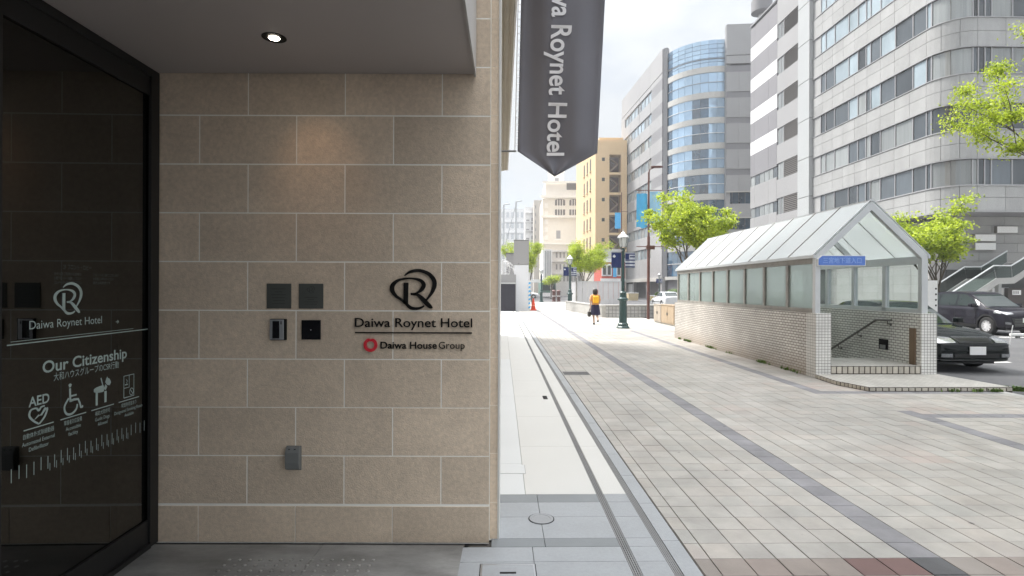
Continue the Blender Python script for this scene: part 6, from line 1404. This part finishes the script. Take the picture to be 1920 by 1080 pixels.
def make_sedan():
    o = thing('sedan_car', 'dark green black sedan parked nose towards the camera beside the shelter', 'car', (0, 0, 0)); W = .86
    st = [(-2.30, body_profile(W*.74, .36, .74, .80)), (-2.26, body_profile(W*.90, .24, .88, .98)), (-1.9, body_profile(W*.985, .20, .93, 1.03)), (-1.1, body_profile(W, .18, .93, .99)), (0, body_profile(W, .18, .91, .96)), (1.0, body_profile(W, .18, .86, .94)), (1.6, body_profile(W*.99, .19, .79, .87)), (2.05, body_profile(W*.95, .20, .70, .77)), (2.27, body_profile(W*.88, .22, .64, .69)), (2.36, body_profile(W*.80, .26, .58, .61)), (2.385, body_profile(W*.66, .32, .52, .54))]
    body, bv_ = finish_body(loft(st, 5, 4), 'body', M['paint_green'], o, ((1.42, .345), (-1.33, .345)), .5)
    gp = lambda wb, zb, wt, zr: [(0, .7), (wb*.95, .7), (wb, zb), (wb*.5 + wt*.5, zb*.5 + zr*.5), (wt, zr - .035), (wt*.86, zr), (0, zr + .02)]
    gs = [(-1.78, gp(.66, .90, .60, .96)), (-1.6, gp(.72, .92, .60, 1.06)), (-1.0, gp(.77, .93, .60, 1.36)), (-.3, gp(.785, .92, .60, 1.405)), (.25, gp(.785, .90, .59, 1.37)), (.62, gp(.775, .89, .60, 1.20)), (1.02, gp(.75, .87, .66, .95)), (1.12, gp(.72, .85, .66, .90))]
    gm = loft(gs, 5, 4); gh = gm.build('cabin', M['paint_green'], o, smooth=True); bg_ = bvh_of(gh.data)
    patch(bg_, [(-.62, .93), (.62, .93), (.50, 1.33), (-.50, 1.33)], 'x', 1, .006, .08).build('windscreen', M['carglass'], o, smooth=True)
    patch(bg_, [(-.60, .99), (.60, .99), (.50, 1.33), (-.50, 1.33)], 'x', -1, .006, .08).build('rear_window', M['carglass'], o, smooth=True)
    for s in (-1, 1):
        patch(bg_, [(-.30, .97), (.72, .95), (.42, 1.20), (.12, 1.33), (-.30, 1.34)], 'y', s, .005, .1).build('side_window', M['carglass'], o, smooth=True)
        patch(bg_, [(-1.35, .98), (-.37, .97), (-.37, 1.34), (-.85, 1.30)], 'y', s, .005, .1).build('side_window', M['carglass'], o, smooth=True)
        patch(bv_, [(s*.41, .615), (s*.74, .60), (s*.755, .66), (s*.72, .735), (s*.42, .715)], 'x', 1, .006, .05).build('headlight', M['lens'], o, smooth=True)
        patch(bv_, [(s*.50, .325), (s*.70, .325), (s*.70, .395), (s*.50, .395)], 'x', 1, .006, .06).build('fog_light', M['lens'], o, smooth=True)
        MB().box(.80, s*.82, .93, .95, s*.99, 1.05).build('wing_mirror', M['paint_green'], o, bevel=.03)
        patch(bv_, [(-2.0, .47), (2.0, .45), (2.0, .50), (-2.0, .52)], 'y', s, .01, .2).build('side_moulding', M['trim'], o)
        for x in (-.42, .72): patch(bv_, [(x, .28), (x + .012, .28), (x + .012, .88), (x, .88)], 'y', s, .002, .1).build('door_seam', M['trim'], o)
        for x in (-.95, .02): patch(bv_, [(x, .76), (x + .18, .76), (x + .18, .79), (x, .79)], 'y', s, .02, .1).build('door_handle', M['paint_green'], o)
    g_ = patch(bv_, [(-.34, .60), (.34, .60), (.37, .705), (-.37, .705)], 'x', 1, .005, .06).build('grille', M['trim'], o)
    for k in range(4): patch(bv_, [(-.335, .613 + k*.023), (.335, .613 + k*.023), (.335, .619 + k*.023), (-.335, .619 + k*.023)], 'x', 1, .012, .1).build('slat', M['paint_green'], o)
    patch(bv_, [(-.385, .708), (.385, .708), (.37, .722), (-.37, .722)], 'x', 1, .012, .06).build('grille_trim', M['chrome'], o, smooth=True)
    for (z0, z1, w) in ((.565, .580, .76), (.455, .462, .60)): patch(bv_, [(-w, z0), (w, z0), (w, z1), (-w, z1)], 'x', 1, .008, .08).build('bumper_line', M['trim'], o)
    patch(bv_, [(-.46, .315), (.46, .315), (.46, .40), (-.46, .40)], 'x', 1, .004, .08).build('air_intake', M['trim'], o)
    patch(bv_, [(-.74, .262), (.74, .262), (.74, .278), (-.74, .278)], 'x', 1, .008, .08).build('lip', M['grey_plastic'], o)
    MB().box(2.405, -.165, .375, 2.418, .165, .54).build('number_plate', M['white'], o, bevel=.003)
    for s in (-1, 1):
        for x in (1.42, -1.33): wheel(o, x, s*.74, .315, .20, 7, s)
    bx('underbody', M['trim'], o, -2.0, -.62, .16, 2.1, .62, .3)
    MB().tube([(2.28, .78, .58), (2.30, .80, .86), (2.31, .81, .97)], .008, 6).build('corner_pole', M['white'], o)
    for s in (-1, 1): MB().tube([(1.12, s*.1, .915), (1.0, -.45 + s*.1, .99)], .008, 5).build('wiper', M['trim'], o)
    return o
car = make_sedan(); pc = P(1832, 540, 10.9)
ROADZ = -.12
car.location = (P(1829, 540, 10.95).x + .0, 10.95 + 2.4, ROADZ); car.rotation_euler = (0, 0, -PI/2 + AZ)
def make_suv():
    o = thing('suv_car', 'dark violet grey compact SUV with silver rims behind the sedan', 'car', (0, 0, 0)); W = .85
    bp3 = lambda w, zb, zs, zt: [(0, zb), (w*.8, zb), (w*.97, zb+.06), (w, zb + (zs-zb)*.38), (w*.99, zb + (zs-zb)*.74), (w*.945, zs), (w*.62, zs + (zt-zs)*.75), (0, zt)]
    st = [(-1.98, bp3(W*.80, .42, .86, .95)), (-1.93, bp3(W*.94, .30, .99, 1.08)), (-1.6, bp3(W, .25, 1.03, 1.12)), (-.8, bp3(W, .22, 1.02, 1.08)), (.4, bp3(W, .22, .99, 1.05)), (.95, bp3(W, .22, .98, 1.06)), (1.5, bp3(W*.985, .24, .93, 1.01)), (1.82, bp3(W*.92, .26, .84, .92)), (1.95, bp3(W*.84, .30, .74, .79)), (1.99, bp3(W*.70, .38, .62, .66))]
    body, bv_ = finish_body(loft(st, 5, 4), 'body', M['paint_violet'], o, ((1.26, .37), (-1.26, .37)), .5)
    gp = lambda wb, zb, wt, zr: [(0, .85), (wb*.95, .85), (wb, zb), (wb*.5 + wt*.5, zb*.5 + zr*.5), (wt, zr - .04), (wt*.88, zr), (0, zr + .02)]
    gs = [(-1.90, gp(.70, 1.02, .62, 1.10)), (-1.82, gp(.76, 1.03, .62, 1.34)), (-1.62, gp(.78, 1.03, .62, 1.52)), (-.9, gp(.795, 1.03, .63, 1.60)), (-.1, gp(.795, 1.01, .63, 1.60)), (.3, gp(.79, 1.0, .62, 1.53)), (.75, gp(.78, .99, .64, 1.25)), (1.10, gp(.74, .98, .66, 1.04)), (1.2, gp(.70, .96, .64, 1.0))]
    gh = loft(gs, 5, 4).build('cabin', M['paint_violet'], o, smooth=True); bg_ = bvh_of(gh.data)
    patch(bg_, [(-.64, 1.06), (.64, 1.06), (.54, 1.50), (-.54, 1.50)], 'x', 1, .006, .08).build('windscreen', M['carglass'], o, smooth=True)
    patch(bg_, [(-.60, 1.12), (.60, 1.12), (.52, 1.45), (-.52, 1.45)], 'x', -1, .006, .08).build('rear_window', M['carglass'], o, smooth=True)
    for s in (-1, 1):
        patch(bg_, [(-.12, 1.07), (.80, 1.06), (.50, 1.31), (.18, 1.50), (-.12, 1.52)], 'y', s, .005, .1).build('side_window', M['carglass'], o, smooth=True)
        patch(bg_, [(-1.02, 1.08), (-.18, 1.07), (-.18, 1.52), (-.98, 1.50)], 'y', s, .005, .1).build('side_window', M['carglass'], o, smooth=True)
        patch(bg_, [(-1.66, 1.20), (-1.08, 1.10), (-1.05, 1.48), (-1.45, 1.42)], 'y', s, .005, .1).build('side_window', M['carglass'], o, smooth=True)
        patch(bv_, [(s*.45, .80), (s*.70, .78), (s*.79, .86), (s*.74, .90), (s*.46, .855)], 'x', 1, .006, .05).build('headlight', M['lens'], o, smooth=True)
        patch(bv_, [(1.55, .82), (1.80, .80), (1.72, .90), (1.55, .91)], 'y', s, .006, .06).build('headlight', M['lens'], o, smooth=True)
        patch(bv_, [(s*.58, .42), (s*.74, .44), (s*.74, .52), (s*.58, .50)], 'x', 1, .006, .06).build('fog_light', M['lens'], o, smooth=True)
        MB().box(.62, s*.80, 1.02, .80, s*1.0, 1.16).build('wing_mirror', M['paint_violet'], o, bevel=.03)
        patch(bv_, [(-.86, .28), (.86, .26), (.86, .37), (-.86, .39)], 'y', s, .008, .2).build('sill_cladding', M['trim'], o)
        arch_strip(o, bv_, 1.26, .37, .35, s, 'trim'); arch_strip(o, bv_, -1.26, .37, .35, s, 'trim')
        for x in (-.16, -1.05, .78): patch(bv_, [(x, .42), (x + .012, .42), (x + .012, .98), (x, .98)], 'y', s, .002, .1).build('door_seam', M['trim'], o)
        for x in (-.75, .12): patch(bv_, [(x, .88), (x + .2, .88), (x + .2, .91), (x, .91)], 'y', s, .02, .1).build('door_handle', M['paint_violet'], o)
    patch(bv_, [(-.44, .34), (.44, .34), (.56, .66), (-.56, .66)], 'x', 1, .004, .08).build('grille', M['trim'], o)
    for k in range(5): patch(bv_, [(-.46, .38 + k*.055), (.46, .38 + k*.055), (.46, .392 + k*.055), (-.46, .392 + k*.055)], 'x', 1, .010, .1).build('slat', M['grey_plastic'], o)
    MB().box(2.0, -.165, .50, 2.012, .165, .665).build('number_plate', M['white'], o, bevel=.003)
    for s in (-1, 1):
        for x in (1.26, -1.26): wheel(o, x, s*.745, .335, .21, 9, s)
    bx('underbody', M['trim'], o, -1.7, -.6, .2, 1.8, .6, .35)
    return o
suv = make_suv(); fw = P(1847, 540, 20.4); suv.rotation_euler = (0, 0, -PI/2 + AZ)
suv.location = (fw.x + .85, 20.4 + 1.26, ROADZ)
def repaint(c, m):
    for k in kids(c):
        if k.name.split('.')[0] in ('body', 'cabin', 'wing_mirror', 'door_handle') and k.material_slots:
            k.material_slots[0].link = 'OBJECT'; k.material_slots[0].material = m
for (src, u_, v_, m, lab, rz) in ((car, 11.6, 23.5, 'paint_white', 'white sedan added in the road for a car reflected in the shelter glass', PI/2), (car, 3.6, 84, 'paint_white', 'distant white car left of the two brown bollards', -.2), (suv, 1.9, 90, 'paint_violet', 'distant dark car at the crossing beside the far lamp', .4), (car, 15.2, 50, 'paint_white', 'white car on the road behind the far end of the shelter', PI/2)):  # first car is added to imitate a reflection in the shelter panes
    c = copy_tree(src); c['label'] = lab; c.location = S(u_, v_, ROADZ if u_ > 7.7 else -.02); c.rotation_euler = (0, 0, AZ + rz); repaint(c, M[m])
    if v_ < 80 and v_ > 30: pass
# bus
o = thing('city_bus', 'distant green and white bus with yellow destination panel behind the second lamp', 'bus', S(8.3, 96, 0), AZ)
bx('body', mat('bus green', (.07, .16, .12), .4, var=.3, scale=1), o, -1.25, 0, .35, 1.25, 9, 2.95, bevel=.08); bx('windscreen', M['carglass'], o, -1.1, -.03, 1.15, 1.1, -.001, 2.3); bx('destination_panel', mat('yellow panel', (.75, .55, .05), .5), o, -.9, -.04, 2.42, .7, -.001, 2.8); bx('bumper', M['white'], o, -1.2, -.06, .3, 1.2, -.001, .75)
for s in (-1, 1):
    bx('headlight', M['lens'], o, s*.75 - .2, -.05, .8, s*.75 + .2, -.001, 1.0)
    w = MB().lathe([(.001, -.14), (.48, -.14), (.48, .14), (.001, .14)], 16, ax='x').build('wheel', M['tyre'], o); w.location = (s*1.1, 2, .48)
# crossing rail barrier and white sheet roof before the bus
o = thing('market_tent', 'white tent roof beyond the crossing between lamps', 'tent', S(6.0, 88, 0), AZ)
MB().prism([(-2.6, 2.45), (2.2, 2.45), (1.7, 2.95), (-2.1, 2.95)], 'y', -1.5, 1.5).build('roof', M['whitewall'], o)
for sx_ in (-2.4, 2.0):
    for sy_ in (-1.3, 1.3): MB().tube([(sx_, sy_, 0), (sx_, sy_, 2.44)], .05, 6).build('leg', M['steel'], o)
# road markings and little white banner beside the shelter
def mark(u0, v0, u1, v1): q = sheet('road_marking', M['white_paint'], u0, v0, u1, v1, ROADZ + .004); return q
g1 = UV(G(1870, 680, ROADZ)); mark(g1.x - .2, g1.y, g1.x + .35, g1.y + .12)
g2 = UV(G(1868, 632, ROADZ)); mark(g2.x - .1, g2.y - .15, g2.x + 6, g2.y)
mark(15.2, 21.5, 15.35, 27); mark(12.5, 30, 12.65, 60); mark(12.4, -2, 12.52, 8)
p = P(1749, 540, 19.6); o = thing('standing_banner', 'narrow white standing banner between the shelter and the tree trunk', 'banner', (p.x, 19.6, ROADZ), 0)
hb = CH + (540 - 523) * 19.6 / F - ROADZ; bx('cloth', M['white'], o, -.17, -.004, .35, .17, .004, hb); MB().tube([(-.19, 0, 0), (-.19, 0, hb + .05)], .012, 6).build('pole', M['steel'], o); bx('base', M['grey_plastic'], o, -.3, -.2, 0, .1, .2, .06)
for k in range(4): MB().lathe([(.035, -.0065), (.035, -.0042), (.02, -.0042), (.02, -.0065)], 12, (.11, 0, hb - .3 - k*.2), 'y').build('printed_ring', M['black'], o)
bl = thing('wheel_stop', 'low white wheel stop bar on the road before the SUV', 'wheel stop', S(g2.x + .1, g2.y - .5, ROADZ), AZ); bx('bar', M['white'], bl, 0, 0, .08, 1.6, .12, .16, bevel=.01)
for x in (.2, 1.3): bx('foot', M['grey_plastic'], bl, x, .01, 0, x + .1, .11, .079)
# ================================================================== the woman walking away
p = at_ground(1116, 608.5); wm = thing('person', 'person walking away in orange top with yellow backpack and navy skirt', 'person', (p.x, p.y, 0), AZ)
M['skin'] = mat('skin', (.50, .33, .25), .6, var=.05); M['hair'] = mat('dark hair', (.02, .016, .014), .5, var=.2)
J = {'pel': (0, 0, .80, .13), 'sp': (0, .01, 1.0, .105), 'ch': (0, .02, 1.17, .13), 'nk': (0, .03, 1.32, .05), 'hd': (0, .05, 1.40, .075), 'ht': (0, .05, 1.50, .07),
     'ls': (-.15, .02, 1.23, .055), 'le': (-.21, -.02, 1.0, .04), 'lw': (-.20, .03, .79, .028), 'lh': (-.20, .06, .72, .03),
     'rs': (.15, .02, 1.23, .055), 're': (.20, .02, 1.0, .04), 'rw': (.17, .16, .86, .028), 'rh': (.16, .20, .80, .03),
     'lt': (-.075, .0, .74, .095), 'lk': (-.07, .06, .43, .056), 'la': (-.05, .0, .07, .036), 'lf': (-.05, .12, .025, .028),
     'rt': (.075, .0, .74, .095), 'rk': (.07, .0, .43, .056), 'ra': (.07, -.30, .24, .036), 'rf': (.07, -.31, .12, .028)}
names = list(J); E_ = [('pel','sp'),('sp','ch'),('ch','nk'),('nk','hd'),('hd','ht'),('ch','ls'),('ls','le'),('le','lw'),('lw','lh'),('ch','rs'),('rs','re'),('re','rw'),('rw','rh'),('pel','lt'),('lt','lk'),('lk','la'),('la','lf'),('pel','rt'),('rt','rk'),('rk','ra'),('ra','rf')]
me = bpy.data.meshes.new('body'); me.from_pydata([J[n][:3] for n in names], [(names.index(a), names.index(b)) for a, b in E_], []); me.materials.append(M['skin']); bo = link('body', me, wm)
bo.modifiers.new('skin', 'SKIN'); sv_ = me.skin_vertices[0].data
for i, n in enumerate(names): sv_[i].radius = (J[n][3], J[n][3] * (.8 if n in ('sp', 'ch', 'pel') else 1)); sv_[i].use_root = n == 'pel'
bo.modifiers.new('sub', 'SUBSURF').levels = 2; bo.modifiers['sub'].render_levels = 2
def fingers(c, s):
    mb = MB(); c = Vector(c)
    for k in range(4): q = c + Vector((s*.0, -.022 + k*.015, -.01)); mb.tube([q, q + Vector((0, .004, -.04)), q + Vector((-s*.012, .006, -.07 - .006*(k in (1, 2)))), q + Vector((-s*.03, .006, -.085))], [.010, .009, .008, .006], 6)
    mb.tube([c + Vector((0, .03, .01)), c + Vector((-s*.015, .05, -.02)), c + Vector((-s*.02, .05, -.05))], [.011, .009, .007], 6); return mb.build('fingers', M['skin'], wm, smooth=True)
fingers((-.20, .06, .70), -1); fingers((.16, .20, .78), 1)
def rings(L_, name, m, n=16, c=(0, 0)):
    mb = MB(); vs = []; fs = []
    for (z, rx, ry, dx, dy) in L_:
        for k in range(n): a = 2*PI*k/n; vs.append((dx + rx*math.cos(a), dy + ry*math.sin(a), z))
    for i in range(len(L_) - 1):
        for k in range(n): fs.append((i*n+k, i*n+(k+1) % n, (i+1)*n+(k+1) % n, (i+1)*n+k))
    fs += [tuple(range(n))[::-1], tuple(range((len(L_)-1)*n, len(L_)*n))]
    return mb.add(vs, fs).build(name, m, wm, smooth=True)
rings([(.86, .165, .13, 0, 0), (.95, .155, .12, 0, 0), (1.05, .150, .115, 0, .01), (1.18, .175, .125, 0, .02), (1.26, .165, .10, 0, .02), (1.31, .075, .07, 0, .03)], 'top', mat('orange brown top', (.50, .26, .11), .8, var=.1))
for s, e in ((-1, 'le'), (1, 're')): a = Vector(J['ls' if s < 0 else 'rs'][:3]); b_ = Vector(J[e][:3]); MB().tube([a + Vector((-s*.03, 0, .02)), a, a.lerp(b_, .85)], [.06, .065, .058], 12).build('sleeve', bpy.data.materials['orange brown top'], wm, smooth=True)
rings([(.42, .225, .20, .0, -.02), (.55, .21, .18, 0, -.01), (.75, .18, .145, 0, 0), (.92, .145, .115, 0, 0)], 'skirt', mat('navy skirt', (.016, .015, .045), .8, var=.15))
rings([(1.30, .085, .07, 0, -.0), (1.34, .105, .095, 0, .02), (1.42, .115, .112, 0, .035), (1.50, .105, .105, 0, .045), (1.545, .07, .075, 0, .05), (1.56, .02, .02, 0, .05)], 'hair', M['hair'])
for s in (-1, 1): MB().tube([(s*.072, .075, 1.40), (s*.082, .07, 1.42)], [.018, .012], 8).build('ear', M['skin'], wm)
MB().tube([(0, .115, 1.44), (0, .138, 1.41), (0, .118, 1.40)], [.008, .013, .008], 8).build('nose', M['skin'], wm, smooth=True)
for s in (-1, 1): MB().lathe([(.001, 0), (.010, .002), (.001, .006)], 8, (s*.030, .118, 1.445), 'y').build('eye', M['black'], wm)
MB().tube([(-.02, .120, 1.375), (.02, .120, 1.375)], .005, 6).build('mouth', mat('lips', (.4, .15, .13), .5), wm)
bx('backpack', mat('yellow backpack', (.78, .42, .02), .7, var=.1), wm, -.125, -.225, .93, .125, -.095, 1.24, bevel=.05)
for s in (-1, 1): MB().tube([(s*.09, -.11, 1.20), (s*.10, -.02, 1.30), (s*.10, .13, 1.20), (s*.10, .10, 1.0)], .014, 6).build('strap', bpy.data.materials['yellow backpack'], wm)
for (a, z) in (((-.05, .0), 0), ((.07, -.31), .13)): MB().lathe([(.001, z - .002), (.05, z), (.052, z + .05), (.035, z + .08), (.001, z + .08)], 10, (a[0], a[1] + .04, 0), sx=.8, sy=1.7).build('shoe', M['black'], wm, smooth=True)
o = thing('shoulder_bag', 'small dark handbag carried in the walking person\'s left hand', 'handbag', (p.x - .27, p.y - .02, .34), AZ); bx('bag_body', M['hair'], o, -.06, -.13, 0, .06, .13, .22, bevel=.03); MB().tube([(0, -.09, .2), (.04, -.04, .36), (.04, .06, .36), (0, .09, .2)], .01, 6).build('handle', M['hair'], o)

# ================================================================== the air: thin haze over the street
hm = bpy.data.materials.new('haze'); hm.use_nodes = True; t = hm.node_tree; t.nodes.clear(); vo = t.nodes.new('ShaderNodeVolumePrincipled'); vo.inputs['Color'].default_value = (.93, .96, 1, 1); vo.inputs['Density'].default_value = .001; vo.inputs['Anisotropy'].default_value = .3
oo = t.nodes.new('ShaderNodeOutputMaterial'); t.links.new(vo.outputs[0], oo.inputs['Volume'])
hb_ = MB().box(-460, -260, -1.3, 460, 460, 46).build('haze', hm); tag(hb_, kind='stuff')
